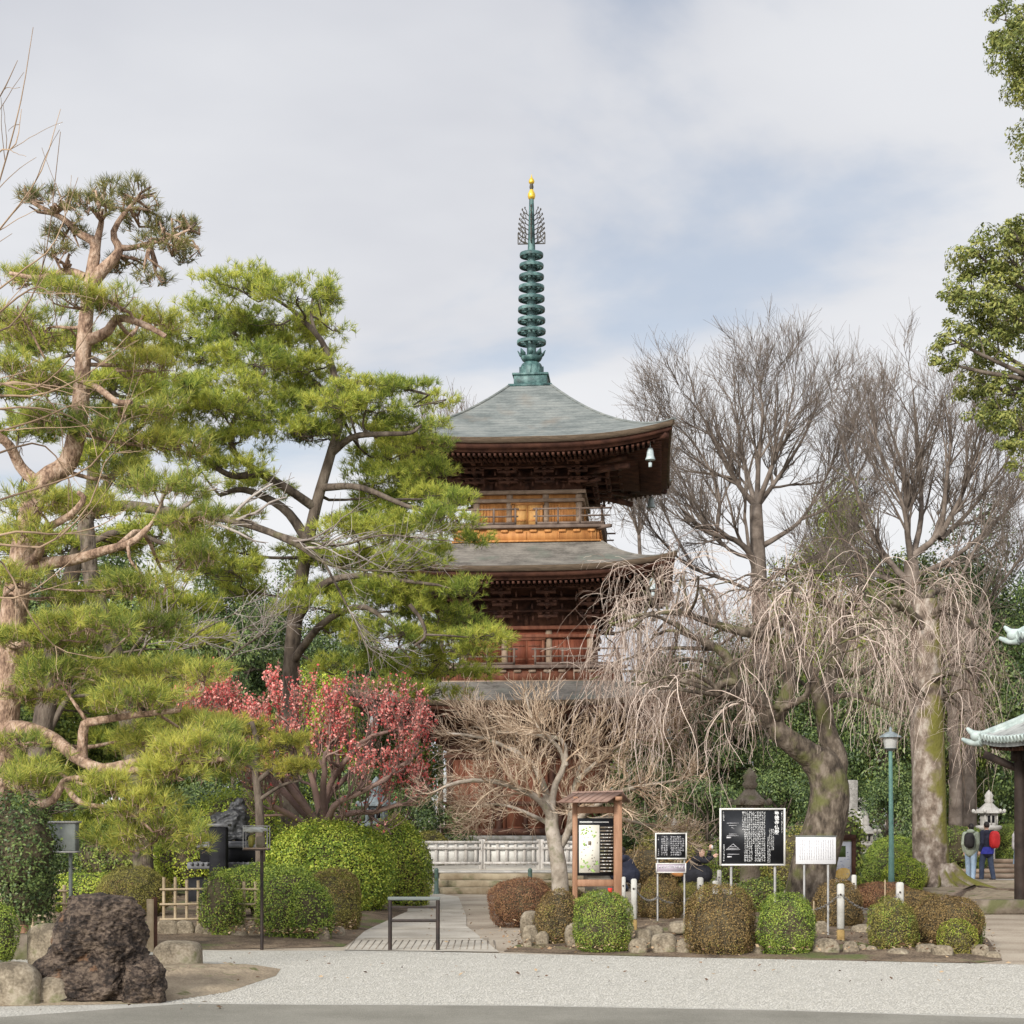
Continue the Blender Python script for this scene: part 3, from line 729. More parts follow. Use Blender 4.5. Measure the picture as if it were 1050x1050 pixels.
for i in range(9):
    zc = 17.40 + .358 * i; ro = .475 - .0115 * i
    m = MB(); m.lathe([(ro, zc - .055), (ro + .01, zc), (ro, zc + .055), (ro - .05, zc + .055), (ro - .055, zc - .055), (ro, zc - .055)], n=28, cap=False)
    m.lathe([(.17, zc - .07), (.18, zc), (.17, zc + .07)], n=14, cap=False)
    for k in range(8): m.beam((.15 * math.cos(k * math.pi / 4), .15 * math.sin(k * math.pi / 4), zc), ((ro - .03) * math.cos(k * math.pi / 4), (ro - .03) * math.sin(k * math.pi / 4), zc), .045, .05)
    m.build('spire_ring', M['bronze'], sr, False, True)
for k in range(4):                                    # openwork flame fins
    m = MB(); a = k * math.pi / 2 + R(2); ca, sa = math.cos(a), math.sin(a)
    def rz2(r, z): return (r * ca, r * sa, z)
    for x in (.2, .32): m.tube(catmull([rz2(.1, 20.64), rz2(x, 20.72), rz2(x * .9, 20.95), rz2(x * 1.1, 21.2)], 10), .016, 5)
    m.tube([rz2(.1, 20.64), rz2(.45, 20.64)], .02, 5); m.tube([rz2(.44, 20.64), rz2(.44, 21.0)], .018, 5)
    for i in range(7):
        z = 20.72 + i * .155; ro = .42 * math.sqrt(max(.05, 1 - (max(0, z - 20.95) / 1.0) ** 2))
        m.tube(catmull([rz2(.06, z - .12), rz2(ro * .5, z - .03), rz2(ro * .8, z + .02), rz2(ro, z + .1)], 8), [.018] * 7 + [.008], 5)
        m.tube(catmull([rz2(ro * .5, z - .03), rz2(ro * .55, z + .07), rz2(ro * .75, z + .16)], 6), .013, 4)
        blob(m, rz2(ro, z + .12), (.028, .028, .045), 0, 6, 5); blob(m, rz2(ro * .72, z + .18), (.025, .025, .035), 0, 6, 5)
        m.tube(catmull([rz2(ro * .8, z), rz2(ro * .95, z - .05), rz2(ro * .85, z - .09)], 6), .012, 4)
    m.build('flame_fin', M['bronze_dark'], sr, False, True)
fn = MB(); fn.lathe([(.05, 22.08), (.10, 22.11), (.125, 22.19), (.12, 22.28), (.08, 22.36), (.05, 22.42)], n=16)
fn.lathe([(.05, 22.6), (.085, 22.63), (.10, 22.68), (.07, 22.76), (.025, 22.82), (.005, 22.92)], n=16); fn.build('finial', M['gold'], sr, False, True)
fk = MB(); fk.lathe([(.05, 22.41), (.07, 22.5), (.05, 22.61)], n=12); fk.build('finial_neck', M['bronze_dark'], sr, False, True)
# ------------------------------------------------------------------ trees
def pair(*ls):
    return [a for a, b in ls], [b for a, b in ls]
def add_limbs(mb, limbs, sides=10):
    for q, r in limbs: mb.tubes(q[None], r[None], sides)
def resample(q, r, n):
    t = np.linspace(0, len(q) - 1, n); i = np.minimum(t.astype(int), len(q) - 2); f = t - i
    return q[i] * (1 - f)[:, None] + q[i + 1] * f[:, None], r[i] * (1 - f) + r[i + 1] * f

def pine(root, limbs, pads, D, bark, ndl, dens, nn, ln, wd, dz=1.2, flat=1.0, bough=.03):
    """limbs: trunk and boughs; pads: flat cushions of needles (px, py, rx, ry[, D]) carried by their own boughs"""
    tr = MB(); add_limbs(tr, limbs[:1], 14); tr.build('trunk', bark, root, smooth=True)
    bo = MB(); add_limbs(bo, limbs[1:], 9)
    allp = np.concatenate([q for q, r in limbs]); allr = np.concatenate([r for q, r in limbs])
    cr = MB()
    for pad in pads:
        px, py, rx, ry = pad[:4]
        d = pad[4] if len(pad) > 4 else D + rng.uniform(-dz, dz)
        c = P(px, py, d); s = d / F; rx *= s; ry *= s; ryd = rx * .8
        # bough from the nearest limb point below
        w_ = np.linalg.norm((allp - c) * np.array([1, 1, 1.3]), axis=1) + np.where(allp[:, 2] > c[2] + .1, .8, 0) + np.where(allr < .02, .5, 0)
        j = int(np.argmin(w_)); a = allp[j]; L = np.linalg.norm(c - a)
        end = c + np.array([0, 0, -ry * .35])
        side = rng.normal(0, .10, 3) * L
        b = catmull([a, a * .65 + end * .35 + side + np.array([0, 0, -.05 * L]), a * .3 + end * .7 - side * .7, end], 10)
        r0 = min(allr[j] * .75, bough * (.6 + .5 * L)); br = np.linspace(max(r0, .012), .010, 10)
        bo.tubes(b[None], br[None], 6)
        m = max(5, int(rx * 9))
        e = norm(sphere_pts(m)) * np.sqrt(rng.uniform(.2, 1, (m, 1))) * np.array([rx * .9, ryd * .9, ry * .5]) + end
        k0 = rng.integers(5, 10, m); st = b[k0]
        mid1 = st * .6 + e * .4 + rng.normal(0, .05, (m, 3)); mid2 = st * .25 + e * .75 + rng.normal(0, .05, (m, 3))
        sub = np.stack([st, mid1, mid2, e], 1)
        bo.tubes(sub, np.tile([.010, .008, .006, .004], (m, 1)), 4)
        n = max(14, int(dens * math.pi * rx * ryd * (1 + ry / max(rx, .1))))
        # tufts in small bunches on the cushion: uneven outline and gaps between
        nb = max(6, n // 9)
        u = sphere_pts(nb, -.55); rad = rng.uniform(.55, 1.05, (nb, 1)) ** .8
        B = u * rad * np.array([rx, ryd, ry])
        w2 = rng.integers(0, nb, n)
        t = B[w2] + rng.normal(0, 1, (n, 3)) * np.array([.11, .11, .055]) * (D / 25) ** .5
        ax = norm(t / np.array([rx, ryd, ry]) * .55 + np.array([0, 0, .75]) + rng.normal(0, .35, (n, 3)))
        pos = t + c
        needles(cr, pos, ax, nn, ln, wd)
        bo.tubes(np.stack([pos - ax * .12 - np.array([0, 0, .02]), pos], 1), np.tile([.004, .003], (n, 1)), 3)
        allp = np.vstack([allp, b[3:]]); allr = np.concatenate([allr, br[3:]])
    bo.build('boughs', bark, root, smooth=True)
    cr.build('crown', ndl, root)

# -- front red pine, left edge
D = 22
t = thing('pine_tree', 'big red barked pine leaning in from the left edge, nearest pine', 'pine tree', GP(-40, D))
LB = [limb([(-40, 972, D), (-12, 860, D), (2, 760, D), (8, 690, D), (14, 630, D), (22, 575, D), (30, 530, D), (44, 494, D), (70, 474, D + .1), (81, 430, D), (84, 390, D), (87, 340, D), (91, 300, D), (97, 262, D)], .225, .075, 40),
      limb([(42, 498, D), (22, 480, D), (8, 455, D - .2), (-15, 440, D - .4)], .09, .05),
      limb([(22, 584, D), (45, 578, D - .3), (75, 574, D - .6), (105, 565, D - .8), (135, 556, D - 1), (153, 540, D - 1.1)], .10, .035, 14),
      limb([(24, 580, D), (40, 568, D - .5), (44, 545, D - .7), (70, 530, D - .9), (86, 512, D - 1), (80, 505, D - 1)], .07, .03, 14),
      limb([(3, 748, D), (28, 748, D - .4), (55, 758, D - .8), (80, 778, D - 1.2), (105, 788, D - 1.4), (130, 783, D - 1.5), (152, 779, D - 1.5)], .12, .04, 16),
      limb([(84, 780, D - 1.2), (86, 745, D - 1.25), (96, 740, D - 1.3), (125, 735, D - 1.3), (150, 732, D - 1.3), (185, 728, D - 1.3)], .07, .03, 14),
      limb([(105, 788, D - 1.4), (140, 790, D - 1.6), (175, 782, D - 1.8), (215, 780, D - 2), (245, 775, D - 2)], .06, .025, 14),
      limb([(28, 826, D - 2), (52, 822, D - 2), (62, 808, D - 2), (68, 800, D - 2), (90, 798, D - 2), (130, 805, D - 2)], .06, .028, 14),
      limb([(68, 803, D - 2), (76, 818, D - 2), (92, 826, D - 2), (118, 828, D - 2), (140, 838, D - 2), (156, 852, D - 2)], .045, .015, 14),
      limb([(97, 262, D), (96, 248, D), (82, 240, D), (66, 225, D), (45, 214, D), (28, 205, D)], .075, .02, 14),
      limb([(93, 290, D), (106, 276, D), (118, 264, D), (122, 254, D), (116, 240, D), (125, 222, D), (140, 205, D)], .10, .02, 14),
      limb([(122, 254, D), (135, 254, D), (150, 250, D), (172, 245, D), (195, 235, D)], .045, .015),
      limb([(97, 262, D), (100, 245, D), (104, 225, D), (100, 208, D)], .07, .02),
      limb([(88, 350, D), (110, 340, D - .2), (122, 326, D - .3), (150, 334, D - .5), (170, 345, D - .5)], .08, .03),
      limb([(89, 285, D), (70, 278, D + .2), (40, 285, D + .4), (10, 280, D + .5)], .06, .025),
      limb([(84, 395, D), (100, 398, D - .4), (120, 412, D - .7), (135, 412, D - .8)], .06, .03),
      limb([(4, 662, D), (25, 661, D - .5), (45, 660, D - .8), (62, 670, D - 1)], .05, .02)]
PD = [(52, 206, 34, 10), (112, 200, 34, 13), (140, 204, 32, 18), (90, 212, 26, 12), (178, 236, 28, 11), (165, 250, 30, 8), (75, 240, 32, 10), (150, 228, 30, 12), (58, 258, 22, 6), (192, 262, 18, 7), (28, 200, 12, 7), (130, 272, 28, 8), (158, 285, 22, 8), (196, 230, 14, 7),
      (30, 288, 30, 11), (45, 335, 44, 15), (118, 305, 34, 9), (20, 380, 36, 14), (125, 352, 40, 11), (60, 300, 34, 9), (160, 330, 30, 10), (15, 318, 26, 9),
      (55, 432, 36, 12), (128, 448, 52, 16), (172, 498, 42, 13), (36, 512, 34, 13), (100, 522, 44, 13), (160, 418, 30, 10), (60, 392, 26, 9), (185, 455, 34, 12),
      (58, 652, 52, 14), (112, 690, 44, 14), (28, 712, 36, 12), (150, 640, 36, 12), (172, 690, 38, 12), (196, 742, 40, 11), (150, 758, 40, 12), (112, 806, 34, 10, 20), (30, 790, 34, 13, 20.5), (182, 790, 38, 12, 20), (165, 848, 40, 11, 20), (150, 826, 42, 13, 20), (90, 640, 46, 14, 20.5), (25, 655, 44, 12, 20.8), (60, 690, 44, 14, 20.8), (140, 715, 44, 13, 20.5), (20, 800, 34, 10, 19.8), (205, 765, 40, 12, 20), (215, 745, 26, 8, 20.5), (150, 600, 40, 12, 21), (130, 490, 40, 11, 22.6), (150, 375, 40, 12), (125, 425, 34, 10), (20, 545, 34, 11, 21.2), (200, 530, 34, 11, 21), (10, 590, 30, 11, 21), (226, 775, 26, 8, 20), (190, 570, 36, 12), (120, 600, 34, 11), (60, 610, 30, 10), (-10, 620, 26, 12), (210, 690, 26, 9, 21), (130, 862, 34, 10, 20.5), (185, 862, 22, 7, 20.5), (20, 760, 30, 10, 21)]
top_pads = PD[:14]
pine(t, LB, PD[14:], D, M['pine_bark'], M['needle'], 165, 24, .14, .0062)
cr = MB(); bo = MB(); allp = np.concatenate([q for q, r in LB])
for px, py, rx, ry in top_pads:
    c = P(px, py, D + rng.uniform(-.5, .5)); s = D / F; rx *= s; ry *= s
    n = int(150 * math.pi * rx * rx * .8) // 2 + 8
    u = sphere_pts(n, -.8) * np.cbrt(rng.uniform(.15, 1, (n, 1))) * np.array([rx, rx * .8, ry * 1.15])
    pos = c + u; ax = norm(u / rx * .4 + np.array([0, 0, .8]) + rng.normal(0, .35, (n, 3)))
    needles(cr, pos, ax, 22, .13, .0065)
    j = np.argmin(np.linalg.norm(allp - c, axis=1)); a = allp[j]
    nb = 5
    e = c + sphere_pts(nb) * np.array([rx, rx * .8, ry]) * .8
    sub = np.stack([np.tile(a, (nb, 1)), a * .55 + e * .45 + rng.normal(0, .07, (nb, 3)), a * .2 + e * .8 + rng.normal(0, .06, (nb, 3)), e], 1)
    bo.tubes(sub, np.tile([.024, .018, .013, .008], (nb, 1)), 5)
    pk = sub[np.arange(n) % nb, 3] * .3 + c * .7
    bo.tubes(np.stack([pk * .35 + pos * .65 - [0, 0, .05], pos], 1), np.tile([.007, .004], (n, 1)), 3)
bo.build('top_boughs', M['pine_bark'], t, smooth=True); cr.build('top_crown', M['needle_top'], t)

# -- tall pine in front of the pagoda
D = 38
t = thing('pine_tree', 'tall spreading pine with dark trunk, boughs reaching in front of the pagoda', 'pine tree', GP(297, D))
LB = [limb([(297, 925, D), (297, 800, D), (298, 700, D), (302, 640, D), (308, 600, D), (315, 560, D), (325, 515, D), (338, 470, D), (348, 430, D), (344, 390, D), (330, 350, D), (300, 318, D)], .235, .05, 36),
      limb([(316, 555, D), (295, 525, D), (268, 508, D), (245, 502, D), (225, 508, D)], .13, .045, 14),
      limb([(322, 520, D), (290, 498, D - .5), (262, 482, D - .8), (238, 460, D - 1), (240, 430, D - 1), (258, 405, D - 1), (272, 380, D - 1)], .11, .03, 16),
      limb([(268, 485, D - .8), (240, 488, D - 1), (222, 480, D - 1.2), (205, 470, D - 1.4)], .09, .04),
      limb([(340, 465, D), (362, 448, D - .5), (392, 445, D - 1), (420, 444, D - 1), (432, 436, D - 1)], .09, .03, 14),
      limb([(302, 640, D), (330, 600, D - .8), (370, 590, D - 1.2), (410, 595, D - 1.5), (450, 600, D - 1.6)], .11, .03, 14),
      limb([(299, 680, D), (330, 640, D - 1), (370, 622, D - 1.5), (400, 640, D - 1.6), (432, 665, D - 1.8)], .10, .03, 14),
      limb([(420, 620, D - 2), (432, 636, D - 2), (436, 652, D - 2), (425, 662, D - 2)], .05, .03),
      limb([(330, 500, D), (370, 500, D - 1), (420, 520, D - 1.5), (455, 525, D - 1.5)], .09, .03),
      limb([(345, 390, D), (370, 392, D - .4), (400, 395, D - .6), (440, 405, D - .6)], .07, .025),
      limb([(335, 360, D), (320, 330, D), (322, 300, D + .3), (330, 290, D + .3)], .05, .02),
      limb([(346, 420, D), (320, 390, D + 1), (270, 360, D + 1.2), (220, 330, D + 1.2)], .09, .03)]
PD = [(244, 292, 44, 10), (306, 300, 46, 11), (218, 322, 40, 11), (278, 328, 52, 12), (332, 322, 20, 6), (205, 368, 44, 13), (262, 368, 52, 13), (318, 378, 40, 11), (222, 418, 44, 13), (288, 420, 48, 13), (372, 398, 38, 9), (414, 398, 32, 9), (446, 412, 24, 8), (430, 436, 32, 8), (372, 438, 38, 10), (332, 448, 34, 10), (402, 470, 42, 11), (432, 484, 36, 11), (446, 504, 32, 11), (402, 512, 42, 12), (452, 532, 36, 10), (362, 540, 42, 11), (478, 552, 26, 7), (384, 580, 42, 10), (438, 604, 40, 11), (480, 604, 22, 8), (402, 622, 42, 12), (360, 642, 38, 12), (430, 652, 38, 11), (482, 655, 38, 7), (466, 690, 36, 10), (424, 690, 30, 9), (342, 600, 38, 11), (248, 450, 40, 11), (222, 560, 40, 13), (244, 602, 34, 12), (262, 500, 34, 11), (200, 470, 34, 12), (330, 290, 14, 5), (258, 280, 22, 5), (290, 342, 40, 8), (340, 415, 30, 8), (310, 560, 26, 9), (420, 560, 36, 9), (500, 650, 20, 5), (395, 545, 34, 9), (185, 395, 34, 11), (170, 430, 34, 11), (190, 530, 34, 11), (440, 575, 30, 8), (240, 345, 44, 11), (300, 355, 42, 10), (230, 395, 46, 13), (285, 395, 46, 13), (330, 400, 40, 11), (190, 345, 40, 12), (180, 415, 40, 12), (255, 425, 40, 12), (350, 415, 36, 10), (385, 420, 40, 10), (420, 455, 40, 11), (385, 490, 42, 12), (425, 515, 40, 12), (380, 530, 42, 12), (425, 540, 40, 11), (460, 515, 26, 9), (355, 575, 40, 12), (400, 602, 44, 12), (450, 628, 40, 10), (395, 650, 42, 12), (440, 675, 40, 11), (395, 680, 36, 10), (320, 620, 36, 12), (330, 575, 36, 11), (230, 580, 40, 13), (205, 585, 36, 12), (230, 530, 36, 11), (300, 440, 44, 12), (345, 335, 16, 5), (470, 640, 34, 8), (490, 670, 26, 8), (450, 710, 36, 9), (370, 610, 40, 11), (415, 575, 36, 10), (240, 480, 36, 11), (195, 450, 36, 12), (350, 680, 30, 10), (410, 705, 34, 9)]
pine(t, LB, PD, D, M['dark_bark'], M['needle_far'], 84, 19, .17, .010, dz=2.1, bough=.03)

# -- small pine behind the clipped bushes, yellowish
D = 28.5
t = thing('pine_tree', 'small yellowish pine with thin dark trunk behind the black monument', 'pine tree', GP(268, D))
LB = [limb([(268, 946, D), (267, 880, D), (266, 830, D), (262, 790, D), (264, 765, D), (258, 740, D)], .10, .04, 20),
      limb([(264, 790, D), (240, 775, D - .2), (215, 772, D - .4), (200, 770, D - .5)], .05, .02),
      limb([(265, 800, D), (285, 785, D), (305, 775, D)], .05, .02), limb([(266, 820, D), (290, 805, D - .2), (310, 800, D - .3)], .04, .015)]
PD = [(236, 746, 34, 10), (290, 762, 24, 8), (210, 770, 28, 8), (225, 785, 26, 7), (300, 786, 24, 7), (258, 772, 26, 7)]
pine(t, LB, PD, D, M['dark_bark'], M['needle_gold'], 190, 24, .14, .008, dz=.6, bough=.02)

# -- further pine whose dark leaning trunk shows behind the red one
D = 34
t = thing('pine_tree', 'dark leaning pine trunk standing behind the red barked pine', 'pine tree', GP(30, D))
LB = [limb([(30, 935, D), (38, 800, D), (52, 690, D), (62, 635, D), (76, 580, D), (92, 520, D), (100, 450, D), (120, 380, D)], .26, .09, 24),
      limb([(66, 620, D), (40, 560, D + .5), (20, 500, D + .6)], .12, .05), limb([(90, 525, D), (130, 470, D), (170, 440, D)], .11, .04), limb([(44, 760, D), (80, 700, D), (120, 670, D)], .08, .03),
      limb([(80, 570, D), (120, 545, D - .5), (175, 560, D - .8), (215, 575, D - 1)], .08, .03)]
PD = [(120, 395, 48, 13), (60, 400, 44, 13), (165, 400, 40, 12), (20, 440, 40, 13), (105, 470, 46, 13), (165, 545, 46, 13), (60, 560, 44, 13), (130, 560, 40, 12), (110, 640, 44, 13), (30, 680, 40, 13), (185, 620, 42, 13), (80, 725, 44, 13), (160, 715, 42, 12), (10, 560, 36, 12), (210, 655, 34, 11), (60, 355, 44, 11), (10, 350, 36, 12), (130, 760, 44, 12), (60, 820, 44, 12), (110, 845, 50, 13), (180, 770, 40, 11), (150, 690, 36, 10), (0, 400, 30, 10), (200, 790, 36, 10)]
pine(t, LB, PD, D, M['dark_bark'], M['needle_far'], 110, 20, .17, .012, dz=1.5)

# -- red plum in flower
D = 31
t = thing('plum_tree', 'plum tree covered in red blossom behind the large round hedge', 'plum tree', GP(330, D))
tr = MB(); q0 = limb([(330, 937, D), (330, 880, D), (328, 850, D), (332, 830, D)], .13, .10); add_limbs(tr, [q0]); tr.build('trunk', M['dark_bark'], t, smooth=True)
ls = [limb([(330, 850, D)] + [(330 + (x - 330) * 1.12 - 14, y + 6, d) for x, y, d in a], .075, .02, 12, .02) for a in (
    [(310, 800, D - .5), (290, 760, D - .6), (262, 738, D - .5), (240, 725, D)], [(315, 800, D + .5), (300, 770, D + .6), (275, 760, D + .8), (250, 745, D + .8)],
    [(335, 800, D), (330, 765, D), (320, 745, D - .3), (300, 725, D - .3)], [(345, 800, D - .4), (345, 770, D - .6), (352, 755, D - .6), (355, 735, D - .6)],
    [(350, 810, D + .4), (375, 780, D + .5), (385, 750, D + .7), (395, 725, D + .8)], [(360, 815, D - .5), (390, 800, D - .8), (415, 780, D - 1), (430, 760, D - 1)],
    [(360, 830, D), (395, 825, D - .2), (425, 815, D - .4), (440, 800, D - .5)], [(305, 825, D - .6), (290, 810, D - .8), (270, 800, D - .9)], [(300, 800, D), (270, 770, D), (245, 750, D - .2), (225, 735, D - .3)], [(310, 795, D + .3), (280, 760, D + .4), (255, 740, D + .5), (235, 722, D + .5)], [(350, 800, D), (375, 760, D - .4), (400, 745, D - .5), (420, 740, D - .5)])]
PP = np.stack([a for a, b in ls]); PR = np.stack([b for a, b in ls])
bm2 = MB(); bm2.tubes(PP, PR, 7)
A1, B1 = grow(PP, PR, 11, 8, .25, 1, .75, (.8, .3), (0, 0, 1), .16, .2, .6, .4); bm2.tubes(A1, B1, 5)
A2, B2 = grow(A1, B1, 6, 7, .2, 1, .62, (.6, .35), (0, 0, 1), .34, .12, .6, .4, minr=.006); bm2.tubes(A2, B2, 4)
A3, B3 = grow(A2, B2, 3, 5, .2, 1, .45, (.6, .3), (0, 0, 1), .35, .1, .6, .5, minr=.005); bm2.tubes(A3, B3, 3)
bm2.build('branches', M['plum_twig'], t, smooth=True)
pos = np.concatenate([A2[:, 1:].reshape(-1, 3), A3.reshape(-1, 3), (A3[:, 1:] * .5 + A3[:, :-1] * .5).reshape(-1, 3)])
Bf = Bump(12, 1.6)
hz = (pos[:, 2] - 3.0) / 2.0
keep = rng.uniform(0, 1, len(pos)) < np.clip(.16 + .42 * hz + .8 * Bf(pos), .03, .85)
pos = pos[keep]; fl = MB()
for _ in range(2): leaves(fl, pos + rng.normal(0, .018, pos.shape), rng.normal(size=pos.shape), .046, .9)
fl.build('blossom', M['plum'], t)

# -- bare trees
def bare(root, limbs, levels, bark, twig, trunk_n=1, sides=8):
    tr = MB(); add_limbs(tr, limbs[:trunk_n], 14); tr.build('trunk', bark, root, smooth=True)
    rs = [resample(q, r, 14) for q, r in limbs[trunk_n:]]
    PP = np.stack([a for a, b in rs]); PR = np.stack([b for a, b in rs])
    br = MB(); br.tubes(PP, PR, sides); tw = MB()
    for i, lv in enumerate(levels):
        PP, PR = grow(PP, PR, **lv)
        (br if PR.mean() > .012 else tw).tubes(PP, PR, 5 if i == 0 else 3)
    br.build('branches', bark, root, smooth=True); tw.build('twigs', twig, root)

D = 30
t = thing('bare_tree', 'slender leafless tree with pale grey trunk beside the roofed notice board', 'tree', GP(575, D))
LB = [limb([(575, 942, D), (574, 900, D), (570, 870, D), (566, 850, D), (566, 832, D)], .165, .11, 14),
      limb([(568, 845, D), (556, 822, D - .2), (535, 810, D - .5), (500, 800, D - .8), (465, 803, D - 1), (440, 815, D - 1)], .085, .02),
      limb([(566, 835, D), (558, 808, D + .2), (545, 782, D + .3), (520, 766, D + .4), (488, 755, D + .4), (458, 752, D + .4)], .085, .02),
      limb([(566, 835, D), (568, 805, D), (580, 785, D), (574, 768, D), (562, 756, D - .2), (548, 742, D - .2), (541, 722, D - .2), (538, 700, D - .2)], .07, .008),
      limb([(580, 785, D), (578, 760, D), (560, 755, D), (530, 752, D + .3), (505, 750, D + .4), (486, 745, D + .5)], .05, .012),
      limb([(574, 868, D), (584, 850, D + .2), (586, 822, D + .3), (592, 795, D + .4), (600, 775, D + .4), (612, 755, D + .4)], .08, .016),
      limb([(584, 850, D), (605, 830, D - .4), (635, 812, D - .6), (665, 805, D - .8), (695, 800, D - .9)], .07, .018),
      limb([(592, 800, D), (620, 775, D + .4), (650, 755, D + .6), (680, 745, D + .6)], .05, .012),
      limb([(570, 850, D), (550, 838, D + .6), (515, 825, D + 1), (480, 828, D + 1.2)], .05, .012),
      limb([(590, 845, D), (625, 838, D + .4), (660, 845, D + .6), (690, 850, D + .6)], .05, .012),
      ]
bare(t, LB, [dict(m=12, k=8, t0=.2, t1=.95, L=.85, ang=(.6, .25), trop=(0, 0, 1), ts=.0, wob=.14, rr=.4, tip=.4, minr=.007),
             dict(m=8, k=6, t0=.15, t1=1, L=.55, ang=(.65, .25), trop=(0, 0, 1), ts=.06, wob=.16, rr=.6, tip=.5, minr=.0055),
             dict(m=6, k=5, t0=.15, t1=1, L=.34, ang=(.6, .25), trop=(0, 0, 1), ts=.1, wob=.16, rr=.65, tip=.6, minr=.0045)], M['pale_bark'], M['bare_twig'])

# -- great zelkovas behind
def zelkova(label, D, limbs, lv, s=.42, nm='zelkova_tree'):
    t = thing(nm, label, 'tree', (limbs[0][0][0][0], D, 0)); limbs = [(np.column_stack([q[:, :2], np.where(q[:, 2] > zk_, zk_ + (q[:, 2] - zk_) * .84, q[:, 2])]), r * (s if i else s * 1.25)) for zk_ in [EYE + (HY - 570) / F * D] for i, (q, r) in enumerate(limbs)]; bare(t, limbs, lv, M['grey_bark'], M['grey_bark'], 1, 7)
ZL = lambda s: [dict(m=12, k=9, t0=.12, t1=1, L=3.1 * s, ang=(.5, .2), trop=(0, 0, 1), ts=.10, wob=.10, rr=.6, tip=.3, minr=.016, fall=.45),
                dict(m=8, k=7, t0=.12, t1=1, L=1.7 * s, ang=(.5, .2), trop=(0, 0, 1), ts=.08, wob=.1, rr=.55, tip=.4, minr=.0105, fall=.4),
                dict(m=6, k=5, t0=.15, t1=1, L=1.0 * s, ang=(.5, .15), trop=(0, 0, 1), ts=.06, wob=.12, rr=.6, tip=.5, minr=.0072, fall=.3)]
D = 65
LB = [limb([(784, 890, D), (783, 760, D), (780, 640, D), (778, 585, D), (776, 540, D), (775, 508, D)], .75, .45, 16),
      limb([(775, 585, D), (768, 565, D - .5), (752, 550, D - 1), (730, 545, D - 1.4), (710, 530, D - 1.8), (690, 500, D - 2)], .38, .08),
      limb([(734, 545, D), (738, 500, D), (726, 460, D), (706, 425, D), (684, 398, D)], .2, .04),
      limb([(775, 510, D), (755, 480, D), (738, 440, D - .5), (720, 400, D - .8), (704, 375, D - 1)], .3, .04),
      limb([(775, 510, D), (764, 460, D + .5), (756, 410, D + .8), (748, 375, D + 1)], .28, .04),
      limb([(776, 508, D), (778, 450, D), (782, 400, D - .5), (780, 365, D - .5)], .3, .04),
      limb([(776, 508, D), (792, 460, D - .5), (806, 410, D - 1), (815, 360, D - 1)], .3, .04),
      limb([(776, 510, D), (800, 470, D + 1), (826, 420, D + 1), (840, 375, D + 1)], .28, .04),
      limb([(778, 560, D), (800, 545, D), (822, 525, D + .4), (845, 480, D + .6), (862, 430, D + .6)], .3, .05),
      limb([(778, 575, D), (745, 560, D + 1), (715, 510, D + 1.6), (690, 450, D + 2), (676, 415, D + 2)], .2, .04),
      limb([(822, 525, D), (850, 510, D), (880, 470, D), (895, 430, D)], .16, .04), limb([(780, 610, D), (745, 595, D - 1), (705, 580, D - 2), (672, 545, D - 2.4), (655, 505, D - 2.6)], .2, .04), limb([(710, 582, D - 2), (690, 540, D - 1), (672, 490, D - .5), (664, 450, D)], .14, .03), limb([(779, 600, D), (815, 580, D + 1), (850, 560, D + 2), (885, 520, D + 2)], .2, .04)]
zelkova('tall leafless zelkova close to the right of the pagoda', D, LB, ZL(1))
D = 62
LB = [limb([(945, 893, D), (943, 760, D), (940, 650, D), (936, 600, D), (934, 575, D)], .7, .5, 16),
      limb([(936, 600, D), (915, 580, D), (894, 546, D), (880, 500, D), (868, 450, D), (858, 410, D)], .34, .05),
      limb([(935, 575, D), (930, 540, D), (928, 490, D), (920, 440, D), (905, 395, D)], .34, .05),
      limb([(934, 575, D), (926, 510, D - 1), (905, 450, D - 1.5), (890, 405, D - 1.8)], .25, .04),
      limb([(936, 570, D), (945, 520, D + 1), (942, 450, D + 1), (938, 395, D + 1), (936, 365, D + 1)], .3, .05),
      limb([(936, 570, D), (964, 540, D), (970, 480, D), (975, 430, D), (968, 380, D)], .34, .05),
      limb([(964, 545, D), (985, 500, D - .5), (1000, 450, D - 1), (1010, 410, D - 1)], .28, .05),
      limb([(964, 550, D), (990, 520, D + 1), (1020, 475, D + 1), (1045, 430, D + 1)], .26, .05),
      limb([(940, 590, D), (980, 570, D), (1020, 530, D), (1050, 490, D), (1075, 450, D)], .28, .06),
      limb([(945, 640, D), (990, 640, D - 1), (1025, 600, D - 1.5), (1055, 560, D - 2)], .22, .06),
      limb([(936, 600, D), (900, 590, D + 1), (868, 560, D + 1.5), (850, 510, D + 2)], .22, .05), limb([(943, 660, D), (905, 630, D - 1), (865, 600, D - 1.6), (835, 560, D - 2)], .2, .05), limb([(943, 640, D), (980, 600, D - 1), (1005, 550, D - 1), (1022, 500, D - 1)], .24, .05)]
zelkova('wide leafless zelkova with fanned limbs at the right, in front of the evergreens', D, LB, ZL(.95))
D = 95
for i, (px, s, lab) in enumerate(((452, 1, 'faint bare tree whose tips show left of the top roof'), (655, 1.05, 'faint bare tree seen under the right corner of the top roof'))):
    top = 392 if i == 0 else 470
    LB = [limb([(px, 876, D), (px, 700, D), (px + 2, 600, D), (px, 540, D)], .6, .35, 12)] + [limb([(px, 545, D), (px + a * .3, 500, D + b), (px + a * .7, 460 + top * 0, D + b), (px + a, top + 25 + abs(a) * .3, D + b)], .25, .05) for a, b in ((-50, 0), (-25, 2), (0, -2), (25, 1), (50, 0), (10, 3), (-38, -2))]
    zelkova(lab, D, LB, [dict(ZL(1.2)[0], minr=.02), dict(ZL(1.2)[1], minr=.013)], .22)

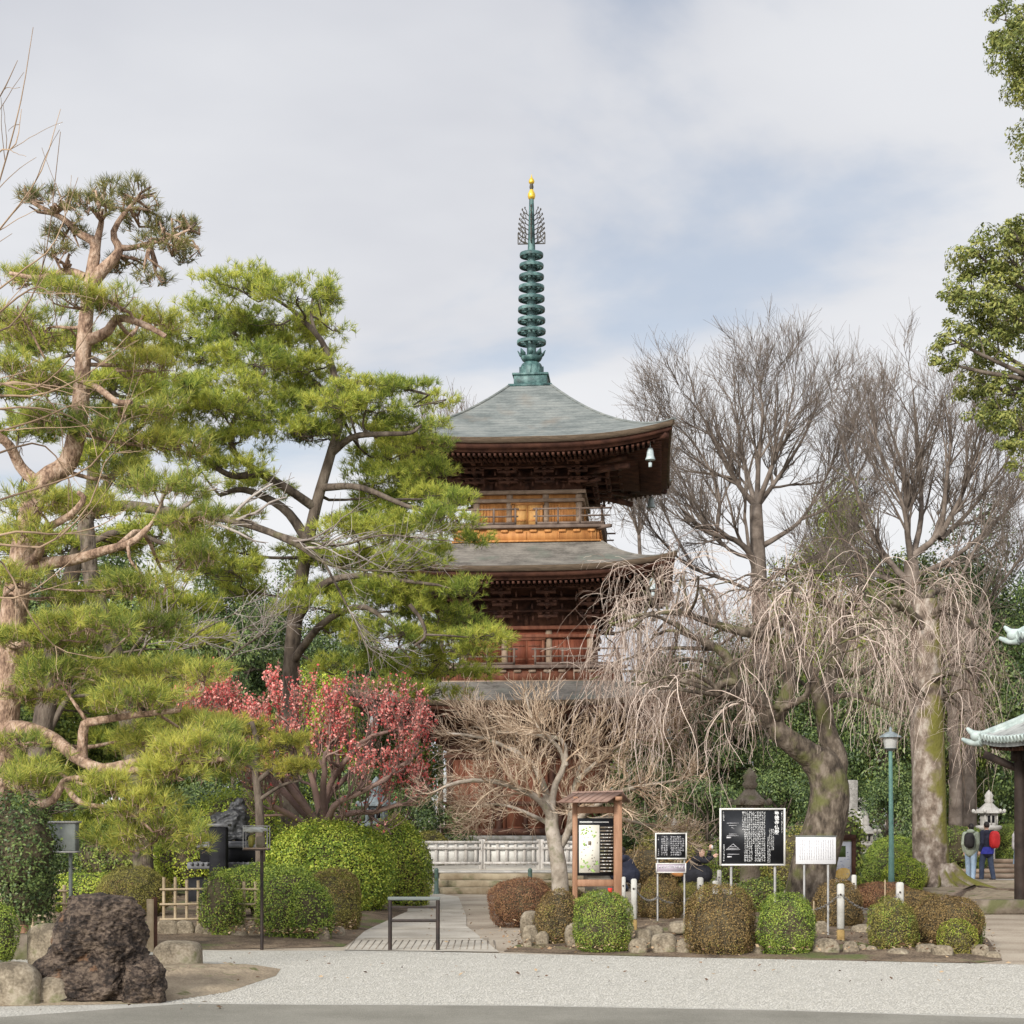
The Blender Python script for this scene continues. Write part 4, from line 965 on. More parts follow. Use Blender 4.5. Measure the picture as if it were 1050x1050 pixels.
# -- weeping cherries
def weeping(t, trunks, limbs, tips, bark, n1, n2, L1, L2, Dd, bark2=None):
    tr = MB(); add_limbs(tr, trunks, 16); tr.build('trunk', bark, t, smooth=True)
    br = MB(); add_limbs(br, limbs, 8)
    allp = np.concatenate([q for q, r in limbs]); allr = np.concatenate([r for q, r in limbs])
    sp_, sr_ = [], []
    for px, py, d in [(a, b, c + .5) for a, b, c in tips]:                            # arching boughs out to the dome of the crown
        c = P(px, py, d); j = np.argmin(np.linalg.norm(allp - c, axis=1) + np.where(allp[:, 2] > c[2] + .2, 1, 0)); a = allp[j]
        q = catmull([a, a * .6 + c * .4 + np.array([0, 0, .28 * np.linalg.norm(c - a) * .5]) + rng.normal(0, .1, 3), a * .2 + c * .8 + np.array([0, 0, .15]) + rng.normal(0, .06, 3), c], 12)
        sp_.append(q); sr_.append(np.linspace(min(allr[j] * .6, .04), .010, 12))
    S, SR = np.stack(sp_), np.stack(sr_); br.tubes(S, SR, 6)
    br.build('branches', bark2 or bark, t, smooth=True)
    tw = MB()
    A, B = grow(S, SR, n1, 13, .3, 1, L1, (.9, .45), (0, 0, -1), .30, .2, .4, .45, fall=.15, minr=.0048); tw.tubes(A, B, 4)
    A2, B2 = grow(A, B, n2, 9, .05, .75, L2, (.9, .4), (0, 0, -1), .26, .22, .6, .5, fall=.3, minr=.0037); tw.tubes(A2, B2, 3)
    A3, B3 = grow(A2, B2, 2, 5, .1, .9, L2 * .4, (.8, .4), (0, 0, -1), .12, .2, .7, .6, minr=.0033); tw.tubes(A3, B3, 3)
    tw.build('twigs', M['weep_twig'], t)
D = 29
t = thing('weeping_cherry', 'old leafless weeping cherry with a thick crooked trunk behind the information boards', 'cherry tree', GP(832, D))
TR = [limb([(826, 948, D), (830, 915, D), (836, 880, D), (845, 850, D), (851, 815, D), (846, 790, D), (835, 776, D)], .44, .29, 22),
      limb([(850, 810, D), (858, 780, D + .1), (848, 750, D + .2), (846, 715, D + .3), (856, 680, D + .4), (870, 655, D + .5)], .23, .09, 18),
      limb([(838, 780, D), (818, 766, D - .2), (800, 752, D - .3), (792, 738, D - .3)], .24, .15, 12)]
LB = [limb([(792, 742, D - .3), (782, 722, D - .4), (765, 712, D - .5), (752, 700, D - .5), (750, 684, D - .5), (740, 668, D - .6), (718, 657, D - .6)], .17, .06, 16),
      limb([(760, 712, D - .5), (745, 712, D - .6), (736, 712, D - .7), (738, 702, D - .8), (755, 698, D - .9)], .09, .07, 10),
      limb([(794, 740, D - .3), (806, 715, D - .3), (810, 690, D - .2), (802, 660, D - .2), (780, 652, D - .3), (750, 645, D - .4), (722, 636, D - .5), (706, 630, D - .5)], .15, .05, 16),
      limb([(848, 745, D + .2), (835, 700, D), (822, 670, D), (815, 640, D)], .14, .06),
      limb([(870, 655, D + .5), (862, 630, D + .5), (845, 618, D + .5), (820, 612, D + .5)], .10, .04),
      limb([(870, 655, D + .5), (890, 640, D + .6), (905, 620, D + .8)], .10, .04),
      limb([(856, 690, D + .4), (880, 690, D + 1), (905, 680, D + 1.5)], .09, .04),
      limb([(846, 720, D + .2), (870, 712, D + .2), (895, 720, D + .2), (930, 735, D)], .06, .02),
      limb([(795, 742, D - .3), (800, 728, D - .6), (825, 715, D - .8), (830, 700, D - .9)], .09, .04),
      limb([(706, 630, D - .5), (680, 628, D - .5), (650, 632, D - .6), (628, 640, D - .7)], .05, .02)]
tips = []
for px, top in [(612, 650), (635, 640), (655, 628), (668, 600), (684, 585), (700, 590), (715, 605), (730, 596), (745, 612), (760, 600), (775, 610), (790, 600), (805, 590), (820, 596), (835, 600), (850, 605), (868, 598), (885, 612), (900, 622), (912, 640), (640, 680), (665, 660), (690, 650), (720, 680), (700, 640), (770, 660), (800, 640), (840, 640), (880, 660), (690, 700), (650, 700), (735, 730), (670, 730), (610, 690), (700, 745), (760, 680)]:
    for s in range(2): tips.append((px + rng.normal(0, 8), top + rng.normal(0, 7), D + rng.uniform(-2.4, 2.4)))
weeping(t, TR, LB, tips, M['cherry_bark'], 7, 3, 1.9, .85, D)
D = 40.5
t = thing('weeping_cherry', 'weeping cherry with a straight pale trunk streaked with moss, by the green lamp post', 'cherry tree', GP(958, D))
TR = [limb([(962, 920, D), (956, 895, D), (953, 850, D), (953, 800, D), (952, 740, D), (951, 680, D), (950, 640, D), (948, 615, D)], .47, .28, 24)]
RT = MB()
LB = [limb([(950, 650, D), (935, 630, D - .5), (915, 618, D - 1), (900, 622, D - 1.2)], .14, .05), limb([(950, 640, D), (968, 622, D - .5), (985, 628, D - 1), (1000, 645, D - 1)], .14, .05),
      limb([(950, 625, D), (955, 608, D), (975, 605, D + 1)], .14, .05), limb([(951, 700, D), (975, 690, D - 1), (995, 700, D - 1.4)], .1, .04), limb([(952, 720, D), (930, 700, D - 1), (912, 705, D - 1.4)], .1, .04)]
tips = [(px + rng.normal(0, 5), py + rng.normal(0, 5), D + rng.uniform(-2.4, 2)) for px, py in [(905, 622), (918, 612), (930, 606), (945, 600), (958, 598), (970, 602), (982, 610), (994, 624), (1004, 645), (1010, 670), (985, 680), (1000, 700), (920, 660), (940, 640), (965, 640), (905, 700), (930, 690), (975, 700), (990, 730), (1008, 720)] for _ in (0, 1)]
weeping(t, TR, LB, tips, M['moss_bark'], 5, 4, 2.4, 1.1, D, M['cherry_bark'])
rt = MB()
for px, d, x2 in ((940, D - .4, -.8), (975, D - .3, .7), (985, D - .2, 1.2), (950, D - .6, -.2), (968, D - .7, .35)):
    b = GP(957, D); rt.tube(catmull([b + [x2 * .25, -.25, .55], b + [x2 * .55, -.5, .2], b + [x2, -.75, .02], b + [x2 * 1.3, -.9, -.06]], 8), np.linspace(.22, .08, 8), 8)
rt.build('roots', M['moss_bark'], t, smooth=True)

# -- old cherry with a mossy level limb and grey twigs, left of centre
D = 32
t = thing('bare_tree', 'leafless tree with a long level mossy limb crossing before the tall pine', 'tree', GP(150, D))
LB = [limb([(150, 935, D), (140, 800, D), (120, 680, D), (95, 600, D), (90, 550, D), (88, 525, D)], .2, .13, 18),
      limb([(88, 530, D), (110, 520, D), (140, 519, D), (180, 526, D - .3), (220, 530, D - .5), (262, 540, D - .6), (300, 556, D - .8), (330, 572, D - .9)], .125, .05, 20),
      limb([(262, 540, D - .6), (300, 552, D - .8), (345, 560, D - 1), (390, 548, D - 1.2), (430, 552, D - 1.3), (480, 556, D - 1.4)], .045, .008),
      limb([(300, 556, D - .8), (340, 580, D - 1), (400, 585, D - 1.1), (450, 575, D - 1.2)], .035, .008),
      limb([(330, 572, D), (350, 610, D), (370, 650, D), (385, 690, D)], .03, .008),
      limb([(125, 700, D), (150, 660, D - .5), (185, 610, D - 1), (205, 570, D - 1.2)], .03, .008),
      limb([(130, 740, D), (110, 700, D - .6), (150, 690, D - 1), (200, 650, D - 1.2), (250, 625, D - 1.3)], .035, .008),
      limb([(120, 690, D), (160, 640, D + .5), (215, 655, D + .6), (262, 640, D + .8)], .03, .008),
      limb([(140, 780, D), (190, 715, D - .6), (240, 670, D - .8), (270, 650, D - .9), (275, 640, D - .9)], .03, .008)]
bare(t, LB, [dict(m=8, k=8, t0=.25, t1=1, L=1.3, ang=(.6, .25), trop=(.3, 0, .15), ts=.1, wob=.13, rr=.5, tip=.4, minr=.0075),
             dict(m=6, k=6, t0=.15, t1=1, L=.7, ang=(.6, .25), trop=(0, 0, 1), ts=.03, wob=.14, rr=.6, tip=.5, minr=.006)], M['cherry_bark'], M['grey_twig'])

# -- long tan shoots arching in from the left edge
D = 15
t = thing('bare_tree', 'leafless tree off the left edge, its long tan whips arching into the picture', 'tree', GP(-110, D))
LB = [limb([(-110, 1030, D), (-115, 850, D), (-105, 650, D), (-95, 500, D), (-85, 420, D)], .16, .08, 16)]
for pts in ([(-90, 430), (-40, 300), (-5, 200), (20, 110), (34, 28)], [(-90, 460), (-40, 290), (0, 235), (40, 180), (62, 112)], [(-90, 470), (-30, 330), (20, 280), (55, 250), (80, 182)], [(-90, 480), (-30, 360), (15, 330), (45, 270), (62, 135)],
            [(-90, 440), (-50, 250), (-15, 130), (5, 90), (18, 62)], [(-90, 450), (-40, 320), (-10, 170), (15, 150), (22, 112)], [(-90, 470), (-20, 395), (30, 400), (70, 370), (110, 310)], [(-90, 470), (-20, 410), (40, 405), (95, 380), (140, 335)],
            [(-90, 480), (-20, 425), (50, 420), (90, 440), (100, 470)], [(-90, 490), (-20, 450), (40, 430), (80, 415), (112, 430)], [(-90, 560), (-20, 520), (40, 500), (90, 480), (120, 440), (133, 405)], [(-90, 590), (0, 548), (60, 548), (100, 540), (130, 522)],
            [(-90, 600), (-10, 560), (45, 560), (90, 520), (110, 470), (135, 462)], [(-90, 540), (-30, 560), (5, 580), (30, 630), (60, 665), (105, 675)], [(-90, 600), (-20, 610), (20, 612), (55, 590), (90, 560)], [(-90, 480), (-20, 470), (40, 455), (70, 490), (75, 530)],
            [(-90, 430), (-30, 350), (25, 300), (50, 300), (60, 340)], [(-90, 470), (-10, 400), (30, 395), (60, 425), (65, 470)]):
    LB.append(limb([(a, b, D + rng.uniform(-.6, .6)) for a, b in pts], .014, .0028, 14))
bare(t, LB, [dict(m=4, k=9, t0=.3, t1=.95, L=.75, ang=(.4, .2), trop=(.2, 0, -.1), ts=.06, wob=.06, rr=.6, tip=.4, minr=.0035)], M['tan_twig'], M['tan_twig'])

# -- broadleaf evergreens
def clumps(mb, c, r, n, size, nc, lo=-.6, asp=.5, spread=.28):
    B = Bump(10, 1.8)
    d = sphere_pts(nc, lo); rad = rng.uniform(.62, 1.0, nc) * (1 + .3 * B(d) * 2)
    cc = d * rad[:, None] * np.asarray(r)
    w_ = rng.integers(0, nc, n)
    s = spread * np.mean(r) * rng.uniform(.6, 1.2, nc)
    loc = norm(rng.normal(size=(n, 3))) * np.cbrt(rng.uniform(.1, 1, (n, 1))) * s[w_][:, None] * np.array([1, 1, .75])
    pos = cc[w_] + loc + np.asarray(c)
    leaves(mb, pos, norm(loc) + .5 * d[w_] + np.array([0, 0, .5]), size, asp, .6)
def evergreen_mesh(mat, bark, h, r, n, size, nc, tall=1.0, cz=.58):
    """trunk and crown of one evergreen around the origin; returned as a thing to be copied"""
    t = thing('evergreen_tree', 'x', 'tree', (0, 0, 0))
    tr = MB(); tr.tubes(catmull([(0, 0, 0), (.1, .05, h * .3), (-.05, 0, h * .6), (0, 0, h * .85)], 12)[None], np.linspace(.035 * h * .6, .03, 12)[None], 10)
    st = np.array([[0, 0, h * z] for z in rng.uniform(.3, .7, 14)]); e = sphere_pts(14, -.3) * np.array([r * .8, r * .8, h * .36]) + np.array([0, 0, h * cz])
    tr.tubes(np.stack([st, st * .5 + e * .5 + [0, 0, .2], e], 1), np.tile([.012 * h * .6, .05, .02], (14, 1)), 6)
    tr.build('trunk', bark, t, False, True)
    cr = MB(); clumps(cr, (0, 0, h * cz), (r, r, h * .44 * tall), n, size, nc, -.95)
    cr.build('crown', mat, t, False)
    return t
E = {'dark': evergreen_mesh(M['leaf_dark'], M['dark_bark'], 11, 3.2, 38000, .16, 130), 'mid': evergreen_mesh(M['leaf_mid'], M['dark_bark'], 10, 3.4, 38000, .16, 130),
     'lime': evergreen_mesh(M['leaf_lime'], M['dark_bark'], 10, 3.0, 38000, .16, 120), 'low': evergreen_mesh(M['leaf_dark'], M['dark_bark'], 4.2, 2.3, 15000, .12, 60, 1.1, .48)}
used = set()
def evergreen(kind, px, D, top, wpx, label, group='evergreens behind the garden'):
    o = E[kind]
    if kind in used: o = copy_tree(o)
    used.add(kind)
    h0 = {'dark': 11, 'mid': 10, 'lime': 10, 'low': 4.2}[kind]; r0 = {'dark': 3.2, 'mid': 3.4, 'lime': 3.0, 'low': 2.3}[kind]
    H = EYE + (HY - top) / F * D; Wd = wpx / 2 / F * D
    o.location = GP(px, D); o.scale = (Wd / r0, Wd / r0, H / h0 / 1.0); o.rotation_euler = (0, 0, rng.uniform(0, 6))
    tag(o, label, 'tree', group)
    return o
for a in [('dark', 238, 66, 575, 120, 'dark evergreen far left behind the tall pine, left of its trunk'), ('mid', 150, 72, 600, 170, 'mid green evergreen behind the leaning dark pine'), ('dark', 345, 62, 640, 110, 'dark evergreen just right of the tall pine trunk, above the plum'),
          ('mid', 412, 64, 655, 120, 'green evergreen at the pagoda left corner'), ('mid', 30, 70, 620, 170, 'mid green evergreen at the far left edge behind the red pine'), ('dark', 90, 78, 560, 170, 'dark tall evergreen deep behind the left pines'),
          ('lime', 858, 72, 512, 130, 'lime green evergreen between the two bare zelkovas'), ('mid', 930, 74, 545, 150, 'mid green evergreen behind the fanned zelkova'), ('dark', 1010, 70, 560, 150, 'dark evergreen behind the temple roof at the right'),
          ('dark', 905, 56, 640, 120, 'dark evergreen behind the green lamp post'), ('dark', 1075, 60, 600, 130, 'dark evergreen beyond the right edge of the temple'), ('mid', 800, 70, 640, 130, 'mid green evergreen behind the crooked cherry trunk'),
          ('mid', 690, 64, 655, 150, 'green evergreen right of the pagoda, behind the drooping twigs'), ('dark', 740, 62, 700, 110, 'dark evergreen behind the left bough of the old cherry'), ('dark', 840, 58, 690, 110, 'dark evergreen between the cherry trunk and the lamp post'), ('mid', 975, 62, 650, 110, 'mid evergreen just right of the mossy trunk'),
          ('dark', -60, 60, 560, 170, 'dark evergreen outside the left edge'), ('dark', 290, 74, 610, 130, 'dark evergreen straight behind the tall pine trunk'), ('mid', 200, 84, 590, 170, 'mid green evergreen filling the gap between the two big pines'), ('dark', 20, 82, 590, 180, 'far dark evergreen behind the red pine trunk'), ('mid', 370, 78, 640, 150, 'mid evergreen left of the pagoda middle storey'), ('lime', 330, 58, 690, 90, 'lime green young evergreen just behind the plum blossom'), ('mid', 640, 84, 700, 150, 'mid evergreen hidden behind the pagoda right side'), ('mid', 870, 84, 600, 150, 'far mid evergreen below the lime green one'), ('dark', 760, 84, 660, 150, 'far dark evergreen above the old cherry boughs'), ('mid', 990, 84, 580, 160, 'far mid evergreen behind the fanned zelkova right limbs'), ('dark', 950, 66, 600, 110, 'dark evergreen directly behind the mossy cherry trunk')]:
    evergreen(*a)
for px, D, top, wpx, lab in [(285, 47, 780, 130, 'low dark shrub mass behind the small yellowish pine'), (205, 45, 800, 150, 'low dark shrub behind the black monument'), (120, 42, 815, 150, 'low dark shrub left of the black monument'), (425, 50, 800, 110, 'low dark shrub beside the pagoda podium, left'), (360, 52, 770, 120, 'low dark shrub behind the bronze lantern'),
                             (40, 44, 800, 150, 'low dark shrub behind the grey metal sign'), (660, 52, 770, 120, 'low dark shrub at the pagoda podium, right'), (725, 46, 790, 110, 'low dark shrub behind the old stone lantern'), (910, 50, 790, 90, 'low dark shrub behind the clipped green mounds'), (800, 48, 780, 100, 'low dark shrub directly behind the thick cherry trunk'), (1060, 66, 780, 160, 'low shrub behind the temple post')]:
    evergreen('low', px, D, top, wpx, lab, 'low shrubs behind the garden')

# -- evergreen at the right edge: trunk outside the frame, boughs reach in
D = 20
t = thing('evergreen_tree', 'broadleaf evergreen at the right edge, boughs hanging in against the sky', 'tree', GP(1150, D))
tr = MB(); tq = [limb([(1150, 985, D), (1152, 700, D), (1148, 400, D), (1140, 150, D), (1135, -40, D)], .26, .10, 16)]; add_limbs(tr, tq); tr.build('trunk', M['dark_bark'], t, smooth=True)
blobs = [(1000, 258, 24, 26), (1035, 265, 30, 30), (985, 300, 24, 22), (1020, 310, 36, 28), (975, 348, 22, 20), (1010, 350, 34, 24), (1045, 330, 30, 40), (970, 372, 16, 12), (1000, 392, 26, 20), (1035, 400, 34, 32), (1020, 425, 26, 18), (1045, 440, 26, 26), (1048, 470, 16, 20), (1030, 20, 20, 22), (1048, 40, 18, 26), (1020, 45, 14, 12), (1044, 78, 10, 16), (1038, 240, 14, 22), (1075, 250, 40, 60), (1080, 400, 40, 60), (1085, 50, 45, 60), (1090, 150, 40, 50), (1100, 330, 40, 60)]
cr = MB(); bo = MB(); tp = tq[0][0]
for px, py, rx, ry in blobs:
    d = D + rng.uniform(-.7, .7); c = P(px, py, d); s = d / F
    clumps(cr, c, (rx * s, rx * s, ry * s), int(2.3 * rx * ry), .052, 18, -1, .42, .42)
    j = np.argmin(np.linalg.norm(tp - (c - [0, 0, .9]), axis=1)); a = tp[j]
    q = catmull([a, a * .6 + c * .4 + rng.normal(0, .08, 3), a * .2 + c * .8 + rng.normal(0, .05, 3), c], 10); bo.tubes(q[None], np.linspace(.045, .010, 10)[None], 6)
    A, B = grow(q[None], np.linspace(.03, .012, 10)[None], 9, 6, .6, 1, max(rx, ry) * s * 1.3, (.8, .3), (0, 0, 1), .05, .12, .6, .4); bo.tubes(A, B, 4)
bo.build('boughs', M['dark_bark'], t, smooth=True); cr.build('crown', M['leaf_edge'], t)
# ------------------------------------------------------------------ clipped bushes
def bush(px, D, wpx, top, base, mat, label, size=.019, dens=9500, name='clipped_bush', cat='bush', group='clipped bushes', z0=.05, pw=.86, shag=1.0, dep=.9, mat2=None, f2=.0, bottom=-.72, amp=1.35):
    s = D / F; r = wpx * s / 2; zt = EYE + (HY - top) * s; zb = EYE + (HY - base) * s
    zb = max(zb, z0 * 0.4)
    c = GP(px, D); c[2] = 0
    rz = (zt - zb) / (1 - bottom); zc = zb - bottom * rz
    t = thing(name, label, cat, (c[0], c[1], zb), group)
    R3 = np.array([r, r * dep, rz]); B = Bump(10, 2.4); B2 = Bump(14, 6); B4 = Bump(18, 13)
    def surf(n, k):
        d = sphere_pts(n, bottom - .15); dd = np.sign(d) * np.abs(d) ** pw
        rr = k * (1 + amp * (.085 * B(d) * 2 + .05 * B2(d) * 2 + .03 * B4(d) * 2))
        return dd * R3 * rr[:, None], d
    area = 2 * math.pi * r * r * .9 + 2 * math.pi * r * rz
    n = int(dens * area * (.019 / size) ** 1.75)
    k = 1 - np.abs(rng.normal(0, .055 * shag, n)) + rng.exponential(.018 * shag, n)
    p, d = surf(n, k[:, ] if False else 1.0); p = p * k[:, None]
    cen = np.array([c[0], c[1], zc])
    ok = (B4(d) + .6 * B2(d) + rng.normal(0, .12, n)) < .42; p, d = p[ok], d[ok]
    m = MB(); leaves(m, p + cen, d / R3 * r + np.array([0, 0, .25]), size, .55, .75)
    m.build('foliage', mat, t)
    if mat2 is not None:
        n2_ = int(n * f2); p, d = surf(n2_, 1.0); kk = B2(d) + .7 * B(d) + rng.normal(0, .1, n2_); ok = (kk > .05); p, d = p[ok] * (1 + rng.normal(0, .02, (ok.sum(), 1))), d[ok]
        m = MB(); leaves(m, p + cen, d + np.array([0, 0, .25]), size, .55, .75); m.build('second_foliage', mat2, t)
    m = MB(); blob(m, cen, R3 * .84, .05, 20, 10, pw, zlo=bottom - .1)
    for _ in range(16):
        a = rng.uniform(0, 6.28); rr = r * rng.uniform(.1, .5)
        m.tube([(c[0] + math.cos(a) * rr * .4, c[1] + math.sin(a) * rr * .4, zb - .12), (c[0] + math.cos(a) * rr, c[1] + math.sin(a) * rr, zc)], [.018, .010], 4, False)
    m.build('stems', M['core'], t, smooth=True)
    return t
# right hand bed
bush(535, 26.6, 68, 900, 945, M['leaf_russet'], 'wide russet brown clipped bush, leftmost of the right hand bed, near the stairs')
bush(571.5, 22.3, 49, 912, 971, M['leaf_brown'], 'upright brown clipped bush in front of the pale bare tree, beside the rocks', mat2=M['leaf_olive'], f2=.35)
bush(617, 21.3, 61, 913, 977, M['leaf_green'], 'round green clipped bush right below the roofed notice board', mat2=M['leaf_olive'], f2=.3)
bush(677, 27.5, 52, 898, 944, M['leaf_brown'], 'brown clipped bush behind the legs of the small black sign', mat2=M['leaf_olive'], f2=.3)
bush(739.5, 20.9, 74, 910, 981, M['leaf_brown'], 'big brown clipped bush in front of the large black board', mat2=M['leaf_olive'], f2=.25)
bush(806, 20.8, 62, 917, 982, M['leaf_green'], 'green clipped bush beneath the large black board, right of the big brown bush', pw=.78)
bush(860, 25.6, 52, 904, 952, M['leaf_brown'], 'dark brown clipped bush behind the tall white post under the blank sign')
bush(915, 21.2, 51, 921, 978, M['leaf_olive'], 'olive green clipped bush in front of the white bollard near the lamp post', shag=1.5, mat2=M['leaf_green'], f2=.5)
bush(970, 22.0, 75, 918, 969, M['leaf_brown'], 'broad brown clipped bush with a green right flank at the end of the bed', mat2=M['leaf_olive'], f2=.2)
bush(998, 22.0, 22, 931, 970, M['leaf_green'], 'green clump growing at the right flank of the broad brown bush')
bush(982, 20.7, 37, 944, 980, M['leaf_olive'], 'smallest clipped bush, a yellow green ball at the front right corner of the bed', mat2=M['leaf_lime'], f2=.5)
bush(905, 30.0, 58, 904, 931, M['leaf_russet'], 'low russet mound behind the bed, in front of the lamp post foot')
bush(935, 28.0, 62, 911, 938, M['leaf_brown'], 'low reddish brown mound between the white bollard and the mossy trunk')
bush(712, 31, 60, 905, 938, M['leaf_olive'], 'olive bush behind the white bollards, below the woman in black', shag=1.6)
bush(560, 31, 80, 906, 935, M['leaf_brown'], 'brown bush behind the pale bare tree trunk, near the stairs', mat2=M['leaf_olive'], f2=.3)
bush(780, 31, 50, 900, 938, M['leaf_mid'], 'loose green undergrowth bush at the foot of the crooked cherry', size=.04, shag=3.2, amp=1.8)
bush(663, 42.5, 60, 868, 905, M['leaf_brown'], 'tangled brown undergrowth right of the roofed notice board', size=.045, dens=6000, shag=4, amp=2.4, cat='shrub', name='leafy_shrub')
bush(690, 44, 80, 852, 903, M['leaf_olive'], 'tangled olive undergrowth behind the crouching woman in black', size=.045, dens=6000, shag=4, amp=2.4, cat='shrub', name='leafy_shrub')
bush(770, 43, 80, 856, 905, M['leaf_mid'], 'green undergrowth behind the large black board', size=.05, dens=6000, shag=4, amp=2.4, cat='shrub', name='leafy_shrub')
bush(812, 42, 60, 850, 908, M['leaf_olive'], 'olive undergrowth behind the cherry trunk base', size=.05, dens=6000, shag=4, amp=2.4, cat='shrub', name='leafy_shrub')
# green mounds by the lamp
bush(905, 39.5, 62, 879, 914, M['leaf_green'], 'clipped green mound behind the lamp post, lower left one', size=.034)
bush(928, 38.6, 44, 880, 916, M['leaf_bright'], 'bright green clipped mound at the foot of the lamp post', size=.034)
bush(910, 41.5, 56, 863, 905, M['leaf_green'], 'clipped green mound on the second tier behind the lamp post', size=.034)
bush(918, 44, 52, 857, 900, M['leaf_green'], 'topmost clipped green mound in front of the gravestones', size=.036)
bush(866, 36, 40, 832, 900, M['leaf_mid'], 'leafy young shrub growing behind the dark framed map board', size=.09, dens=9000, shag=3.2, amp=1.8, cat='shrub', name='leafy_shrub')
bush(975, 52, 70, 846, 885, M['leaf_mid'], 'long dark green hedge behind the walking couple, left end', size=.05, dens=9000, pw=.6, name='hedge', cat='hedge', group='hedges on the bank')
bush(1050, 56, 90, 845, 882, M['leaf_mid'], 'green hedge on the bank behind the temple post', size=.05, dens=9000, pw=.6, name='hedge', cat='hedge', group='hedges on the bank')
# left garden
bush(338, 30.5, 132, 838, 942, M['leaf_bright'], 'very large bright green round bush left of the path', size=.046, dens=11500, shag=1.9, pw=.95, bottom=-.5, amp=1.3, mat2=M['leaf_green'], f2=.3)
bush(408, 33.5, 70, 840, 924, M['leaf_bright'], 'tall bright green bush behind the very large round one, next to the white fence', size=.046, dens=11500, shag=1.9, pw=.95, bottom=-.5, amp=1.3, mat2=M['leaf_olive'], f2=.3)
bush(341, 25.5, 60, 893, 962, M['leaf_olive'], 'brownish clipped ball bush at the right end of the bamboo fence bed', mat2=M['leaf_brown'], f2=.7)
bush(298, 23.5, 74, 889, 966, M['leaf_green'], 'dark green hedge bush growing through the bamboo fence, right of the black post', shag=2.6, amp=1.8, pw=1, size=.03, dens=9500)
bush(226, 23.6, 44, 893, 962, M['leaf_green'], 'green hedge bush growing through the bamboo fence, left of the black post', shag=2.6, amp=1.8, pw=1, size=.03, dens=9500, mat2=M['leaf_olive'], f2=.3)
bush(262, 26.5, 80, 886, 930, M['leaf_green'], 'green bush directly below the black monument', shag=1.6, size=.03, dens=9500, mat2=M['leaf_bright'], f2=.5)
bush(318, 23.2, 44, 905, 968, M['leaf_green'], 'shaggy green bush over the stones at the garden corner', shag=2, size=.03, dens=9500)
bush(136, 26.5, 74, 887, 935, M['leaf_olive'], 'olive dome shaped bush behind the dark lava rock', mat2=M['leaf_brown'], f2=.4)
bush(90, 27.5, 90, 893, 935, M['leaf_bright'], 'bright low bush behind the grey metal sign post', shag=1.6, size=.034, dens=9500)
bush(16, 19.5, 84, 822, 905, M['leaf_dark'], 'dark glossy bush at the left edge beside the grey metal sign, upper mass', size=.042, dens=10500, shag=3.2, amp=2.2, cat='shrub', name='evergreen_shrub')
bush(28, 20.5, 62, 868, 938, M['leaf_dark'], 'dark glossy bush under the grey metal sign, lower mass', size=.042, dens=10500, shag=3.2, amp=2.2, cat='shrub', name='evergreen_shrub')
bush(-8, 18.5, 50, 924, 985, M['leaf_green'], 'clipped green bush cut by the left edge, above the pale boulder')
bush(130, 34, 110, 845, 905, M['leaf_mid'], 'dark leafy shrub behind the olive dome bush', size=.06, dens=9000, shag=3.2, amp=1.8, cat='shrub', name='leafy_shrub')
bush(190, 33, 60, 850, 905, M['leaf_lime'], 'yellowish shrub left of the black monument', size=.05, dens=9000, shag=3.2, amp=1.8, cat='shrub', name='leafy_shrub')
bush(245, 37, 90, 808, 900, M['leaf_lime'], 'yellow green shrub straight behind the bronze figure', size=.06, dens=7000, shag=3.2, amp=1.8, cat='shrub', name='leafy_shrub')
bush(310, 36, 60, 850, 910, M['leaf_brown'], 'reddish dry shrub behind the wire tray', size=.045, dens=9000, shag=3.2, amp=1.8, cat='shrub', name='leafy_shrub')
bush(441, 48, 42, 852, 886, M['leaf_olive'], 'mossy mound at the pagoda left corner behind the white fence', size=.05, dens=9000, cat='shrub', name='low_shrub')

# ------------------------------------------------------------------ rocks
def rock(px, D, wpx, top, base, label, mat='rock', name='garden_stone', group='stones edging the beds', bump=.12, pw=.7, f=2.4, nu=20, nv=12, dep=.8, ridge=0.0, rz=0):
    s = D / F; r = wpx * s / 2; zt = EYE + (HY - top) * s; zb = EYE + (HY - base) * s
    c = GP(px, D); h = zt - zb
    m = MB(); blob(m, (c[0], c[1], zb + h * .42), (r, r * dep, h * .58), bump, nu, nv, pw, f, ridge=ridge)
    o = m.build(name, M[mat], smooth=True, loc=(c[0], c[1], zb))
    return tag(o, label, 'rock', group)
D = 15.6; c0 = GP(100, D); LV = MB()
nu, nv = 260, 170
T, Zz = np.meshgrid(np.linspace(0, 2 * math.pi, nu, endpoint=False), np.linspace(0, 1, nv))
zk = [0, .12, .3, .5, .7, .85, .94, .985, 1.0]
xl = np.interp(Zz, zk, [-.78, -.78, -.70, -.57, -.42, -.33, -.27, -.20, .04]); xr = np.interp(Zz, zk, [.62, .58, .53, .49, .46, .43, .39, .32, .06])
yd = np.interp(Zz, zk, [.46, .48, .44, .38, .32, .26, .20, .12, .01])
ct, sn = np.cos(T), np.sin(T)
ct, sn = np.sign(ct) * np.abs(ct) ** .8, np.sign(sn) * np.abs(sn) ** .8
V = np.stack([(xl + xr) / 2 + ct * (xr - xl) / 2, sn * yd, Zz * .93], -1).reshape(-1, 3)
nrm = norm(np.stack([ct * 1.2, sn, .5 * Zz], -1).reshape(-1, 3))
Q = V * np.array([1, 1, 1.35]) + .10 * np.stack([Bump(8, 5)(V) * 3, Bump(8, 5)(V) * 3, Bump(8, 5)(V) * 3], -1)
disp = 0
